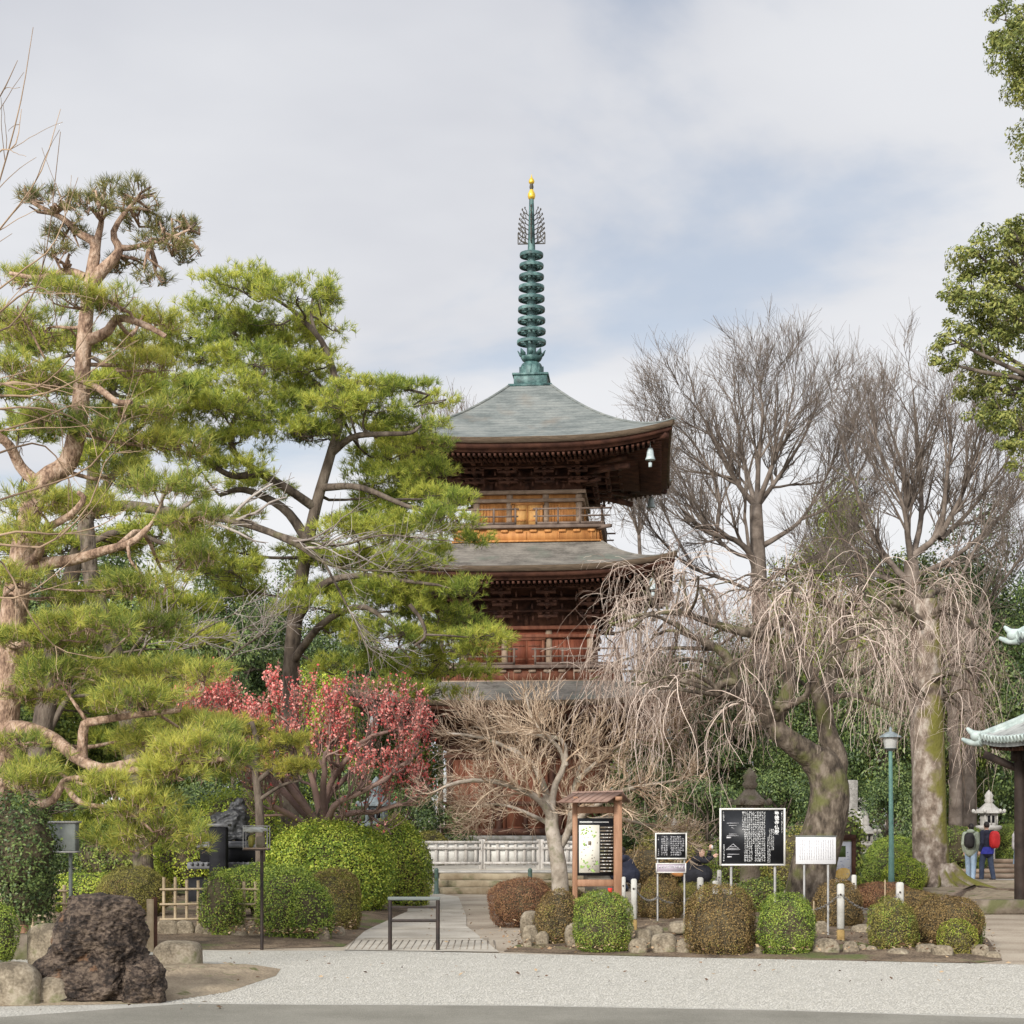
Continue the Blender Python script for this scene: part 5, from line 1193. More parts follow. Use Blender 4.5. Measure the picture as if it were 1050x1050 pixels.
for f_, am in ((3, .13), (6, .10), (12, .055), (26, .028), (52, .018)):
    bb = Bump(18, f_); disp = disp + am * (1.1 * bb(Q) * 1.6 - 1.2 * np.abs(Bump(16, f_)(Q)))
V = V + nrm * (disp * np.interp(Zz.ravel(), [0, .9, 1], [1, 1, .7]))[:, None] + np.array([0, 0, .03])
i = np.arange(nu); j = (i + 1) % nu
LV.add(V + c0, np.concatenate([np.stack([k * nu + i, k * nu + j, (k + 1) * nu + j, (k + 1) * nu + i], 1) for k in range(nv - 1)]))
LV.poly((V + c0).reshape(nv, nu, 3)[-1])
tag(LV.build('lava_rock', M['lava'], smooth=False, loc=c0), 'large craggy dark brown lava rock in the left foreground', 'rock')
rock(148, 15.3, 46, 985, 1030, 'smaller dark lava lump leaning on the right foot of the craggy rock', 'lava', 'lava_rock', 'rocks left of the road', .2, .8, 4, 40, 26, ridge=.25)
rock(14, 15.2, 62, 985, 1036, 'pale lichen patched boulder at the lower left corner', 'rock', 'boulder', 'rocks left of the road', .08, .75)
rock(55, 15.3, 42, 1002, 1033, 'brown boulder between the pale boulder and the craggy lava rock', 'rock', 'boulder', 'rocks left of the road', .08, .7)
rock(183, 19.0, 48, 965, 993, 'squared grey brown boulder right of the craggy lava rock', 'rock', 'boulder', 'rocks left of the road', .06, .5)
rock(188, 18.4, 62, 989, 1001, 'flat stone slab lying in front of the squared boulder', 'step', 'stone_slab', 'rocks left of the road', .05, .45)
rock(60, 18.8, 60, 945, 990, 'grey brown rock behind the craggy lava rock, left side', 'rock', 'boulder', 'rocks left of the road', .1, .6)
for a in [(546, 23.6, 26, 933, 962, 'squared brown stone beside the brown upright bush, left of it'), (545, 22.2, 18, 949, 972, 'small upright stone in front of the squared brown stone'), (556, 22.0, 14, 955, 972, 'slim pale stone leaning on the brown upright bush'), (592, 21.8, 26, 945, 972, 'grey stone between the brown upright bush and the round green one'), (541, 21.9, 10, 958, 971, 'tiny pale stone nearest the path'),
          (660, 21.4, 18, 952, 972, 'rounded tan stone right of the round green bush, upper'), (654, 21.0, 20, 962, 979, 'low brown stone right of the round green bush, at the kerb'), (681, 21.0, 26, 957, 980, 'large tan cube like stone left of the big brown bush'), (701, 20.9, 16, 963, 980, 'yellowish stone touching the big brown bush'), (671, 22.4, 20, 949, 962, 'flat stone behind the tan cube like one'), (699, 23, 30, 944, 956, 'long flat stone under the small black sign'),
          (846, 20.8, 30, 963, 983, 'large slanting tan stone left of the tall white post'), (872, 20.8, 17, 965, 984, 'oval grey stone right of the tall white post'), (884, 20.9, 10, 968, 983, 'small round pebble stone between the oval stone and the olive bush'), (893, 20.9, 14, 970, 984, 'low tan stone at the left foot of the olive bush'), (921, 20.5, 24, 972, 985, 'flat stone in front of the olive bush'), (950, 20.7, 24, 968, 985, 'reddish stone under the broad brown bush'), (966, 20.4, 22, 969, 986, 'brown blocky stone left of the smallest bush'), (1004, 20.6, 20, 968, 986, 'brown stone right of the smallest bush'), (1018, 20.4, 16, 976, 987, 'last low stone at the right end of the bed'), (842, 23.5, 18, 945, 966, 'grey stone behind the slanting tan one'), (886, 24, 26, 948, 960, 'flat grey stone behind the olive bush'),
          (640, 23.5, 20, 946, 960, 'half hidden stone behind the round green bush'), (776, 20.9, 14, 968, 983, 'small dark stone between the big brown bush and the green one')]:
    rock(*a)
for a in [(303, 23.4, 20, 945, 971, 'upright lichen stone at the left garden corner, left one'), (316, 23.2, 17, 948, 972, 'upright lichen stone at the left garden corner, middle one'), (330, 23.1, 16, 950, 972, 'upright lichen stone at the left garden corner, right one'), (345, 24.0, 18, 950, 968, 'dark stone under the brownish ball bush'), (282, 23.5, 24, 950, 971, 'mossy retaining stone right of the black post foot'),
          (172, 23.6, 24, 944, 968, 'grey green retaining stone below the bamboo fence, left end'), (190, 23.6, 20, 944, 966, 'angular retaining stone below the bamboo fence, second from the left end'), (212, 23.6, 24, 947, 969, 'dark retaining stone under the left hedge bush'), (240, 23.6, 30, 949, 971, 'dark mossy retaining stone left of the black post foot'), (262, 23.6, 22, 951, 971, 'dark mossy retaining stone at the black post foot')]:
    rock(*a, group='stones under the bamboo fence', pw=.6)

# ------------------------------------------------------------------ bamboo fence and other fences
def bamboo_fence(x0, x1, D, top, base, label, rails, posts):
    s = D / F; zt = EYE + (HY - top) * s; zb = EYE + (HY - base) * s
    a, b = GP(x0, D), GP(x1, D)
    t = thing('bamboo_fence', label, 'fence', ((a[0] + b[0]) / 2, D, zb), 'low bamboo fences of the left garden')
    for k in range(posts):
        x = a[0] + (b[0] - a[0]) * k / (posts - 1); m = MB()
        m.tube([(x, D, zb - .15), (x, D, zt + rng.uniform(-.03, .04))], .022, 8); m.build('post', M['bamboo'], t, smooth=True)
    for k in range(rails):
        z = zb + (zt - zb) * (k + .35) / rails; m = MB()
        m.tube([(a[0] - .05, D - .035, z), ((a[0] + b[0]) / 2, D - .04, z + .01), (b[0] + .05, D - .035, z)], .016, 8); m.build('rail', M['bamboo'], t, smooth=True)
bamboo_fence(168, 262, 23.9, 902, 948, 'long bamboo fence overgrown by the green hedge bushes', 3, 9)
bamboo_fence(-10, 66, 21.5, 905, 944, 'short bamboo fence left of the dark lava rock', 3, 8)
m = MB(); c = GP(154, 21.3); m.tube([(c[0], c[1], -.05), (c[0], c[1], EYE - (922 - HY) * 21.3 / F)], .045, 10); o = m.build('bamboo_post', M['bamboo'], smooth=True, loc=c); tag(o, 'thick pale bamboo post right behind the dark lava rock', 'post')
m = MB(); c = GP(158.5, 21.5); m.tube([(c[0], c[1], -.05), (c[0], c[1], EYE - (920 - HY) * 21.5 / F)], .035, 8); o = m.build('wooden_post', M['dark_wood'], smooth=True, loc=c); tag(o, 'dark wooden stake just right of the thick bamboo post', 'post')
m = MB(); c = GP(25, 21.0); m.tube([(c[0], c[1], -.05), (c[0], c[1], EYE - (918 - HY) * 21 / F)], .05, 8); o = m.build('wooden_post', M['kiosk_wood'], smooth=True, loc=c); tag(o, 'reddish wooden stake in the short bamboo fence at the left edge', 'post')
# low wall behind the lava rock
m = MB(); c = GP(20, 20.2); m.box((c[0], c[1], .14), (1.6, .3, .32), ch=.02); tag(m.build('low_wall', M['stone_brown'], loc=c), 'low brown stone wall at the left edge behind the boulders', 'wall')

# stairs and terrace before the pagoda
D0 = gy(917)
st = thing('stone_stairs', 'three worn stone steps leading up to the pagoda terrace', 'steps', (gx(508, 917)[0], D0, 0))
sx0, sx1 = gx(449, 917)[0], gx(600, 917)[0]
for k in range(3):
    m = MB(); m.box(((sx0 + sx1) / 2, D0 + .42 * k + .3, .075 + .15 * k - (.002 * k)), (sx1 - sx0, .6, .15), ch=.015); m.build('step', M['step'], st)
m = MB(); m.box((.1, D0 + .42 * 3 + 8, .225), (4.9, 15.2, .44)); struct(m, 'terrace_path', M['paving'])
def wood_fence(name, xa, xb, y, zb, h, label, mat, slat, gap):
    t = thing(name, label, 'fence', ((xa + xb) / 2, y, zb))
    L = xb - xa
    npn = max(1, round(L / 1.0))
    for k in range(npn + 1):
        m = MB(); x = xa + L * k / npn; m.box((x, y, zb + h / 2), (.09, .09, h + .04), ch=.008); m.build('post', mat, t)
    for z in (h * .93, h * .72, h * .2):
        m = MB(); m.box(((xa + xb) / 2, y - .058, zb + z), (L - .02, .03, .06)); m.build('rail', mat, t)
    for k in range(npn):
        m = MB(); x0, x1 = xa + L * k / npn + .07, xa + L * (k + 1) / npn - .07
        for x in np.linspace(x0 + .05, x1 - .05, 6): m.box((x, y - .025, zb + h * .54), (.075, .03, h * .84))
        m.build('slat_panel', mat, t)
        m = MB(); m.box(((x0 + x1) / 2, y + .028, zb + h * .58), (x1 - x0, .03, h * .70)); m.build('back_panel', M['cream'], t)
    return t
D1 = D0 + 2.2; s = D1 / F
zf = .445; hf = EYE + (HY - 861.5) * s - zf
wood_fence('slatted_fence', (432 - HX) * s, (493 - HX) * s, D1, zf + .08, hf - .08, 'pale slatted wooden fence behind the big green bush, before the pagoda', M['fence_pale'], 6, .05)
wood_fence('slatted_gate', (496 - HX) * s, (552 - HX) * s, D1 + .05, zf + .08, hf - .08, 'pale slatted double gate closing the pagoda stairs', M['fence_pale'], 6, .05)
wood_fence('slatted_fence', (556 - HX) * s, (618 - HX) * s, D1, zf + .08, hf - .08, 'pale slatted wooden fence right of the bare tree trunk, before the pagoda', M['fence_pale'], 6, .05)
m = MB(); m.box(((518 - HX) * s, D1 - .55, zf + .025), (4.8, .5, .05), ch=.01); struct(m, 'terrace_kerb', M['stone_pale'])
for px, lab in ((447.5, 'dark green iron post at the left end of the stairs'), (543.5, 'dark green iron post in front of the slatted gate')):
    m = MB(); c = GP(px, D0 - .05); m.lathe([(.07, 0), (.07, .05), (.05, .08), (.05, .55), (.055, .56), (.02, .6)], c, 10); tag(m.build('iron_post', M['dark_green_metal'], loc=c, smooth=True), lab, 'post', 'iron posts at the stairs')

# black barrier on the path
D = gy(975); s = D / F
t = thing('metal_barrier', 'low black rusty metal barrier frame standing at the foot of the path', 'barrier', GP(424.5, D))
xa, xb, zt = (400 - HX) * s, (449 - HX) * s, (975 - 920.5) * s
for x in (xa, xb):
    m = MB(); m.tube([(x, D, -.02), (x, D, zt - .02)], .026, 10); m.build('leg', M['black_metal'], t, smooth=True)
m = MB(); m.box(((xa + xb) / 2, D, zt - .01), (xb - xa + .06, .055, .045), ch=.008); m.build('top_bar', M['grey_metal'], t)
for z in (zt - .12, zt - .29):
    m = MB(); m.tube([(xa, D, z), (xb, D, z)], .014 if z > .4 else .018, 8); m.build('rail', M['black_metal'], t, smooth=True)

# ------------------------------------------------------------------ signs
def text(body, size, loc, mat, parent, name='lettering', vert=False, ry=0.0):
    cu = bpy.data.curves.new(name, 'FONT'); cu.body = '\n'.join(body) if vert else body
    cu.size = size; cu.align_x = 'CENTER'; cu.align_y = 'TOP'; cu.extrude = .0015; cu.space_line = 1.0
    cu.offset = .0009
    o = bpy.data.objects.new(name, cu); C.objects.link(o)
    bpy.context.view_layer.update(); me = bpy.data.meshes.new_from_object(o.evaluated_get(bpy.context.evaluated_depsgraph_get())); bpy.data.objects.remove(o)
    o = bpy.data.objects.new(name, me); C.objects.link(o); me.materials.clear(); me.materials.append(mat)
    o.parent = parent; o.location = np.asarray(loc, float) - np.array(parent.location); o.rotation_euler = (R(90), 0, ry)
    return o
def column(mb, x, y, z0, z1, wd, cell):
    """a column of small illegible brush marks"""
    z = z1
    while z - cell > z0:
        h = cell * .82
        for _ in range(3):
            a = rng.uniform(-.5, .1) * wd; b = a + rng.uniform(.35, .6) * wd
            zz = z - rng.uniform(.1, .85) * h; mb.box((x + (a + b) / 2, y, zz), (b - a, .002, h * .24))
        for _ in range(2):
            mb.box((x + rng.uniform(-.4, .4) * wd, y, z - h * .5), (wd * .24, .002, h * rng.uniform(.6, 1.0)))
        z -= cell
def board_frame(t, cx, D, zc, W, H, face, frame, fw=.03, th=.04):
    m = MB(); m.box((cx, D, zc), (W - 2 * fw, th * .6, H - 2 * fw)); m.build('panel', face, t)
    m = MB()
    for sx in (-1, 1): m.box((cx + sx * (W - fw) / 2, D - .004, zc), (fw, th, H))
    for sz in (-1, 1): m.box((cx, D - .004, zc + sz * (H - fw) / 2), (W - 2 * fw - .001, th, fw))
    m.build('frame', frame, t)
# large black board
D = 26.6; s = D / F
t = thing('information_board', 'large black information board with white writing and a cream frame on two legs', 'sign', GP(771, D))
cx, W, H = (771.5 - HX) * s, 67.5 * s, 59 * s; zc = EYE + (HY - 858.2) * s
board_frame(t, cx, D, zc, W, H, M['black_board'], M['white_paint'], .028)
for px in (750, 795):
    m = MB(); m.tube([((px - HX) * s, D + .035, -.05), ((px - HX) * s, D + .035, zc + H * .3)], .022, 8); m.build('leg', M['steel'], t, smooth=True)
def bx(u): return cx + (u - .5) * W        # board coordinates 0..1 from left and top
def bz(v): return zc + (.5 - v) * H
fy = D - .016
text('豪徳寺仏殿', .074, (bx(.868), fy, bz(.05)), M['letter'], t, 'title_lettering', True)
lm = MB()
column(lm, bx(.945), fy, bz(.45), bz(.06), .018, .024)
for i, u in enumerate(np.linspace(.355, .68, 11)):
    column(lm, bx(u), fy, bz(.40 if i == 0 else .65 if i == 5 else .955), bz(.06), .027, .027)
for i, (u, v0, v1) in enumerate(((.735, .50, .955), (.762, .36, .955), (.79, .36, .75), (.815, .36, .75))): column(lm, bx(u), fy, bz(v1), bz(v0), .020, .024)
column(lm, bx(.06), fy, bz(.26), bz(.06), .022, .03); column(lm, bx(.065), fy, bz(.95), bz(.63), .022, .03)
lm.build('writing', M['letter'], t)
dm = MB()
for (u0, v0, u1, v1) in ((.11, .26, .29, .26), (.11, .48, .29, .48), (.11, .26, .11, .48), (.29, .26, .29, .48), (.14, .30, .26, .30), (.14, .45, .26, .45), (.14, .30, .14, .45), (.26, .30, .26, .45), (.18, .33, .22, .36), (.10, .72, .31, .72), (.10, .72, .205, .62), (.31, .72, .205, .62), (.12, .70, .29, .70), (.13, .72, .13, .80), (.28, .72, .28, .80), (.17, .72, .17, .79), (.24, .72, .24, .79), (.12, .80, .30, .80), (.15, .67, .26, .67)):
    dm.beam((bx(u0), fy, bz(v0)), (bx(u1), fy, bz(v1)), .002, .006)
for u, v in ((.14, .51), (.15, .845)): dm.box((bx(u), fy, bz(v)), (.07, .002, .02))
dm.build('drawings', M['faint'], t)
# small black sign with a mauve plate
D = 26.2; s = D / F
t = thing('information_board', 'small black sign with a mauve plate below it on two thin legs', 'sign', GP(688, D))
cx, W, H = (688 - HX) * s, 32.5 * s, 27 * s; zc = EYE + (HY - 867.5) * s
board_frame(t, cx, D, zc, W, H, M['black_board'], M['white_paint'], .02)
lm = MB()
for u in np.linspace(.22, .80, 9):
    if abs(u - .43) > .02: column(lm, bx(u), D - .016, bz(.90), bz(.12), .03, .034)
column(lm, bx(.88), D - .016, bz(.72), bz(.2), .03, .035); column(lm, bx(.10), D - .016, bz(.9), bz(.6), .018, .03); column(lm, bx(.10), D - .016, bz(.3), bz(.15), .018, .03)
lm.build('writing', M['faint'], t)
zc2 = EYE + (HY - 890) * s; m = MB(); m.box((cx, D - .004, zc2), (31 * s - .03, .02, 10 * s - .03)); m.build('plate', M['lav'], t)
m = MB()
for sx in (-1, 1): m.box((cx + sx * (31 * s - .015) / 2, D - .006, zc2), (.015, .03, 10 * s))
for sz in (-1, 1): m.box((cx, D - .006, zc2 + sz * (10 * s - .015) / 2), (31 * s - .031, .03, .015))
m.build('plate_frame', M['white_paint'], t)
lm = MB()
for u in np.linspace(.12, .88, 9): column(lm, cx + (u - .5) * 31 * s, D - .017, zc2 - .035, zc2 + .035, .03, .05)
lm.build('plate_writing', M['letter'], t)
for px in (674.5, 702):
    m = MB(); m.tube([((px - HX) * s, D + .03, -.05), ((px - HX) * s, D + .03, zc + H * .4)], .015, 8); m.build('leg', M['steel'], t, smooth=True)
# blank white sign
D = 23.2; s = D / F
t = thing('information_board', 'white sign with faded writing on two steel legs in front of the cherry trunk', 'sign', GP(837, D))
cx, W, H = (836.5 - HX) * s, 41 * s, 28 * s; zc = EYE + (HY - 872) * s
m = MB(); m.box((cx, D, zc), (W, .03, H), ch=.004); m.build('panel', M['white_board'], t)
lm = MB()
for u in np.linspace(.1, .92, 15): column(lm, bx(u), D - .017, bz(.9), bz(.1), .012, .02)
lm.build('writing', mk('very faint print', [(.40, .39, .41), (.46, .45, .47)], 3, .6), t)
m = MB(); m.box((cx, D, zc + H / 2 + .008), (W + .02, .05, .015)); m.build('cap_strip', M['grey_metal'], t)
for px in (825, 849.5):
    m = MB(); m.tube([((px - HX) * s, D + .028, -.05), ((px - HX) * s, D + .028, zc + H * .3)], .016, 8); m.build('leg', M['steel'], t, smooth=True)
# dark framed map board behind it
D = 30.5; s = D / F
t = thing('map_board', 'map board with pale blue print in a dark brown frame behind the white sign', 'sign', GP(856, D))
cx = (852 - HX) * s; zt, zb = EYE + (HY - 863) * s, EYE + (HY - 903) * s; W = 42 * s; H = zt - zb; zc = (zt + zb) / 2
m = MB(); m.box((cx, D, zc), (W, .04, H)); m.build('map_sheet', M['map_blue'], t)
m = MB(); m.box(((875 - HX) * s, D, zc + .02), (.07, .10, H + .1)); m.build('frame', M['dark_wood'], t)
m = MB(); m.box((cx, D, zt + .075), (W + .14, .12, .1)); m.build('top_beam', M['dark_wood'], t)
m = MB(); m.box((cx + .18, D - .022, bz(.25)), (.16, .003, .2)); m.build('photo_patch', M['leaf_dark'], t)
m = MB(); blob(m, (bx(.78), D - .02, bz(.82)), (.14, .004, .1), .2, 12, 8); m.build('ochre_patch', M['map_gold'], t)
lm = MB()
for k in range(60): lm.box((bx(rng.uniform(.1, .95)), D - .022, bz(rng.uniform(.1, .95))), (rng.uniform(.01, .05), .003, .008))
lm.build('print_marks', mk('blue ink', [(.2, .24, .4), (.3, .34, .5)], 4, .6), t)
for px in (834, 870):
    m = MB(); m.box(((px - HX) * s, D + .05, .3), (.06, .05, zb * 2 + .1 if zb > .2 else .7)); m.build('leg', M['dark_wood'], t)
# roofed notice board
D = 26.8; s = D / F
t = thing('notice_kiosk', 'brown timber notice board under its own little roof with a cream map', 'notice board', GP(613, D))
def kx(px): return (px - HX) * s
def kz(py): return EYE + (HY - py) * s
for px, w_, dy in ((589.8, 5.2, .12), (633.5, 8.5, 0)):
    m = MB(); m.box((kx(px), D + dy, (kz(820) - .05) / 2), (w_ * s, .13, kz(820) + .05), ch=.008); m.build('post', M['kiosk_wood'], t)
for py0, py1 in ((827, 834), (902, 909)):
    m = MB(); m.box((kx(611), D + .06, kz((py0 + py1) / 2)), (37.5 * s, .09, (py1 - py0) * s), ch=.006); m.build('crossbeam', M['kiosk_wood'], t)
m = MB(); m.box((kx(611), D + .07, kz(868.5)), (37 * s, .05, 59 * s)); m.build('panel', M['black_board'], t)
m = MB(); m.box((kx(604.3), D + .04, kz(870.5)), (21 * s, .012, 49 * s)); mp_ = m.build('map_sheet', M['paper_map'], t)
m = MB()
for px, py, rx, ry in ((601, 851, 5, 3.5), (598, 854, 4, 3), (609, 856, 2.5, 4.5), (600, 884, 2.5, 3), (597, 889, 3, 2), (608, 893, 2, 2), (612, 885, 1.5, 3), (599, 866, 1.5, 2), (603, 898 - 10, 2, 2)):
    for _ in range(9):
        a = kx(px + rng.normal(0, rx * .45)); z = kz(py + rng.normal(0, ry * .45)); blob(m, (a, D + .033, z), (.014, .002, .012), .2, 7, 5)
m.build('map_trees', M['map_green'], mp_ if False else t)
m = MB()
for k in range(26): m.box((kx(rng.uniform(596, 613)), D + .033, kz(rng.uniform(858, 893))), (rng.uniform(.008, .025), .002, rng.uniform(.008, .022)))
m.box((kx(604.8), D + .033, kz(864.5)), (.05, .002, .06))
m.build('map_marks', M['stone_brown'], t)
m = MB()
for k in range(14): m.box((kx(622.2), D + .038, kz(848.5 + k * 3.45)), (13.5 * s, .02, 1.7 * s))
m.build('slat_labels', M['stone_brown'], t)
m = MB()
for k in range(14):
    for _ in range(7): m.box((kx(rng.uniform(616.5, 628)), D + .0265, kz(848.5 + k * 3.45)), (rng.uniform(.006, .02), .002, .010))
for k in range(12): m.box((kx(595 + k * 1.1), D + .043, kz(843)), (.012, .002, .026))
for k in range(16): m.box((kx(609 + k * 1.0), D + .043, kz(843)), (.009, .002, .014))
m.build('writing', M['letter'], t)
m = MB(); m.box((kx(625.5), D - .01, kz(913)), (4.5 * s, .02, 5 * s)); m.build('red_label', M['red'], t)
rf = MB()                                             # small gabled roof, turned a little
z0, z1 = kz(822.5), kz(811.5)
A = [(kx(571), D - .30, z0), (kx(621), D - .42, z0 + .01), (kx(638.5), D + .02, z1), (kx(587), D + .14, z1 - .02)]
Bq = [(kx(648), D + .40, z0 + .02), (kx(598), D + .52, z0)]
def slab(mb, q, th):
    q = np.asarray(q, float); nn = np.cross(q[1] - q[0], q[2] - q[0]); nn = nn / np.linalg.norm(nn) * th
    mb.add(np.vstack([q, q - nn]), [(0, 1, 2, 3), (7, 6, 5, 4), (0, 4, 5, 1), (1, 5, 6, 2), (2, 6, 7, 3), (3, 7, 4, 0)])
slab(rf, A, .022); slab(rf, [A[3], A[2], Bq[0], Bq[1]], .022)
r_ = rf.build('roof', M['kiosk_roof'], t)
m = MB(); m.tube([A[3], A[2]], .02, 8)
for k in range(1, 7):
    f = k / 7; a = np.array(A[0]) * (1 - f) + np.array(A[1]) * f; b = np.array(A[3]) * (1 - f) + np.array(A[2]) * f; m.tube([a + [0, 0, .006], b + [0, 0, .006]], .007, 5)
m.build('roof_ridge', M['kiosk_roof'], r_)
m = MB(); m.box((kx(633.5), D, kz(819)), (.1, .62, .06)); m.build('roof_bracket', M['kiosk_wood'], t)
m = MB(); m.box((kx(590), D + .12, kz(819)), (.07, .62, .06)); m.build('roof_bracket', M['kiosk_wood'], t)
# grey metal sign at the left
D = 23.0; s = D / F
t = thing('metal_sign', 'grey metal box sign turned away, on a thin post at the left', 'sign', GP(70, D))
c = GP(62, D); m = MB(); m.box((c[0], c[1], EYE + (HY - 858) * s), (.50, .12, .38), rz=R(-14), ch=.012); m.build('panel', M['grey_metal'], t)
m = MB(); m.box((c[0], c[1], EYE + (HY - 843) * s), (.54, .16, .03), rz=R(-14)); m.box((c[0], c[1], EYE + (HY - 873.5) * s), (.52, .15, .025), rz=R(-14)); m.build('frame', M['steel'], t)
m = MB(); x = (70.5 - HX) * s; m.tube([(x, D + .10, -.05), (x, D + .10, EYE)], .026, 8); m.build('leg', M['grey_metal'], t, smooth=True)

# ------------------------------------------------------------------ bollards and chain
posts = [(862, 22.0, 906, 974, 'tall white post with a rotting yellow foot under the blank white sign', 9), (650, 24.3, 901, 957, 'white post with a yellow foot right of the roofed notice board', 7.5), (639.5, 26.5, 899, 948, 'white post half hidden behind the notice board right leg', 5), (718, 29.5, 899.5, 938, 'rounded white bollard below the woman in black', 8), (733.5, 28.8, 903, 940, 'short white bollard in the middle between the woman and the big black board', 7.5), (737.5, 33.5, 892, 932, 'farthest white bollard, left under the big black board', 5.5), (875.6, 27.5, 897, 946, 'white post in front of the map board right edge', 6.2), (922.7, 24.0, 904.5, 962, 'white bollard rising behind the olive bush near the lamp', 9.5), (907.5, 23.5, 902, 955, 'thin stake left of the white bollard near the lamp', 1.5), (834.5, 23.8, 924, 962, 'short thin pole left of the blank sign right leg', 2)]
for px, D, top, base, lab, wd in posts:
    s = D / F; c = GP(px, D); z = EYE + (HY - top) * s; r = wd * s * .43
    if wd < 4:
        m = MB(); m.tube([(c[0], c[1], -.02), (c[0], c[1], z)], r, 7); tag(m.build('thin_pole', M['bamboo'], loc=c, smooth=True), lab, 'pole'); continue
    t = thing('bollard', lab, 'post', c, 'white posts of the chain fence')
    m = MB(); m.box((c[0], c[1], (z + .24) / 2), (2 * r * .92, 2 * r * .92, z - .24), ch=r * .4); m.build('shaft', M['post_white'], t)
    m = MB(); m.box((c[0], c[1], .10), (2 * r * .95, 2 * r * .95, .28), ch=r * .3); m.build('foot', M['post_foot'], t)
    m = MB(); m.tube([(c[0] - .01, c[1] - r * .9, z - .14), (c[0] - .01, c[1] - r * 1.25, z - .14)], .014, 7); m.build('chain_eye', M['black_metal'], t)
def chain(a, b, sag, label):
    a, b = np.array(a, float), np.array(b, float); n = 26; tt = np.linspace(0, 1, n)
    q = a + (b - a) * tt[:, None]; q[:, 2] -= sag * 4 * tt * (1 - tt)
    m = MB()
    for i in range(n - 1):
        d = q[i + 1] - q[i]; c = (q[i] + q[i + 1]) / 2; L = np.linalg.norm(d) * .62; d = d / np.linalg.norm(d)
        sd = np.cross(d, (0, 0, 1)); sd /= np.linalg.norm(sd); sd = sd if i % 2 else np.cross(sd, d)
        lp = [c + d * L * math.cos(w_) + sd * .016 * math.sin(w_) for w_ in np.linspace(0, 2 * math.pi, 9)]
        m.tube(lp, .005, 4, False)
    tag(m.build('chain', M['chain'], smooth=True, loc=a), label, 'chain', 'chains between the white posts')
pz = lambda px, py, D: P(px, py, D)
chain(pz(651, 911, 24.25), pz(674, 920, 26), .10, 'grey chain sagging from the white post right of the notice board')
chain(pz(674, 920, 26), pz(717, 911, 29.4), .16, 'grey chain sagging behind the legs of the small black sign')
chain(pz(720, 908, 29.3), pz(735, 900, 33.4), .12, 'grey chain between the rounded bollard and the farthest bollard')
chain(pz(860, 918, 21.9), pz(812, 925, 26), .15, 'grey chain running left from the tall white post')
chain(pz(864, 918, 21.9), pz(921, 917, 23.9), .20, 'grey chain running right from the tall white post to the bollard by the lamp')

# ------------------------------------------------------------------ lamp post
D = 38; s = D / F
t = thing('lamp_post', 'slim green lamp post with a small milky lantern head', 'street lamp', GP(914, D))
x = (914 - HX) * s; zt = EYE + (HY - 770) * s
m = MB(); m.tube([(x, D, -.02), (x, D, 1.2), (x - .02, D, zt)], [.075, .058, .042], 12); m.lathe([(.11, 0), (.11, .12), (.075, .2)], (x, D, 0), 12); m.build('pole', M['green_metal'], t, smooth=True)
m = MB(); m.lathe([(.06, zt), (.10, zt + .03), (.16, zt + .06), (.15, zt + .05)], (x - .02, D, 0), 8); m.lathe([(.26, zt + .30), (.22, zt + .34), (.08, zt + .42), (.03, zt + .43), (.035, zt + .50), (.012, zt + .54)], (x - .02, D, 0), 8); m.build('lamp_cap', M['bronze_pale'], t, smooth=True)
m = MB(); m.lathe([(.13, zt + .06), (.18, zt + .30)], (x - .02, D, 0), 8); m.build('lamp_glass', M['lamp_glass'], t, smooth=True)

# ------------------------------------------------------------------ black monument and wire tray
D = 31; s = D / F
t = thing('monument', 'black monument with a crouching bronze figure on dark stepped plinths', 'monument', GP(237, D))
cx = (237 - HX) * s
zb1 = EYE + (HY - 886) * s
m = MB(); m.box((cx, D, .30), (1.45, 1.1, .66), ch=.02); m.build('base_block', M['black_stone'], t)
m = MB(); m.box((cx, D, EYE + (HY - 887) * s), (1.38, 1.2, .12), ch=.02)
for k in range(14): blob(m, (cx - .6 + k * .092, D - .62, EYE + (HY - 886) * s + .02), (.03, .03, .035), 0, 8, 6)
m.build('carved_skirt', M['slab_grey'], t, smooth=False)
m = MB(); m.box((cx + .02, D, EYE + (HY - 876) * s), (1.02, .86, .26), ch=.02); m.build('upper_block', M['black_stone'], t)
m = MB(); m.box((cx + .02, D, EYE + (HY - 867.3) * s), (1.12, .96, .07), ch=.015); m.box((cx + .02, D, EYE + (HY - 864) * s), (.94, .8, .06), ch=.01); m.build('slab', M['slab_grey'], t)
m = MB(); zs = EYE + (HY - 862.5) * s
q = [(cx - .16, D, zs + .14, .16, .16, .17), (cx - .20, D - .02, zs + .34, .13, .13, .12), (cx - .06, D, zs + .22, .20, .2, .2), (cx + .06, D - .02, zs + .36, .18, .16, .14), (cx + .12, D, zs + .18, .13, .15, .16), (cx + .07, D, zs + .50, .13, .12, .13), (cx + .12, D - .04, zs + .62, .075, .08, .075), (cx - .02, D - .06, zs + .44, .14, .10, .06), (cx + .16, D - .06, zs + .52, .07, .06, .06), (cx + .16, D - .1, zs + .08, .12, .12, .07), (cx - .06, D - .16, zs + .07, .2, .08, .06), (cx + .18, D - .02, zs + .34, .06, .1, .12)]
q = [(cx + .03 + (a[0] - cx) * 1.18, a[1] - .02, zs + (a[2] - zs) * 1.12, a[3] * 1.2, a[4] * 1.1, a[5] * 1.15) for a in q]
for a in q: blob(m, a[:3], a[3:], .2, 26, 16, .85, 5)
fg = m.build('bronze_figure', M['statue'], t, smooth=True)
fg.modifiers.new('r', 'REMESH').mode = 'VOXEL'; fg.modifiers['r'].voxel_size = .018; fg.modifiers['r'].use_smooth_shade = True
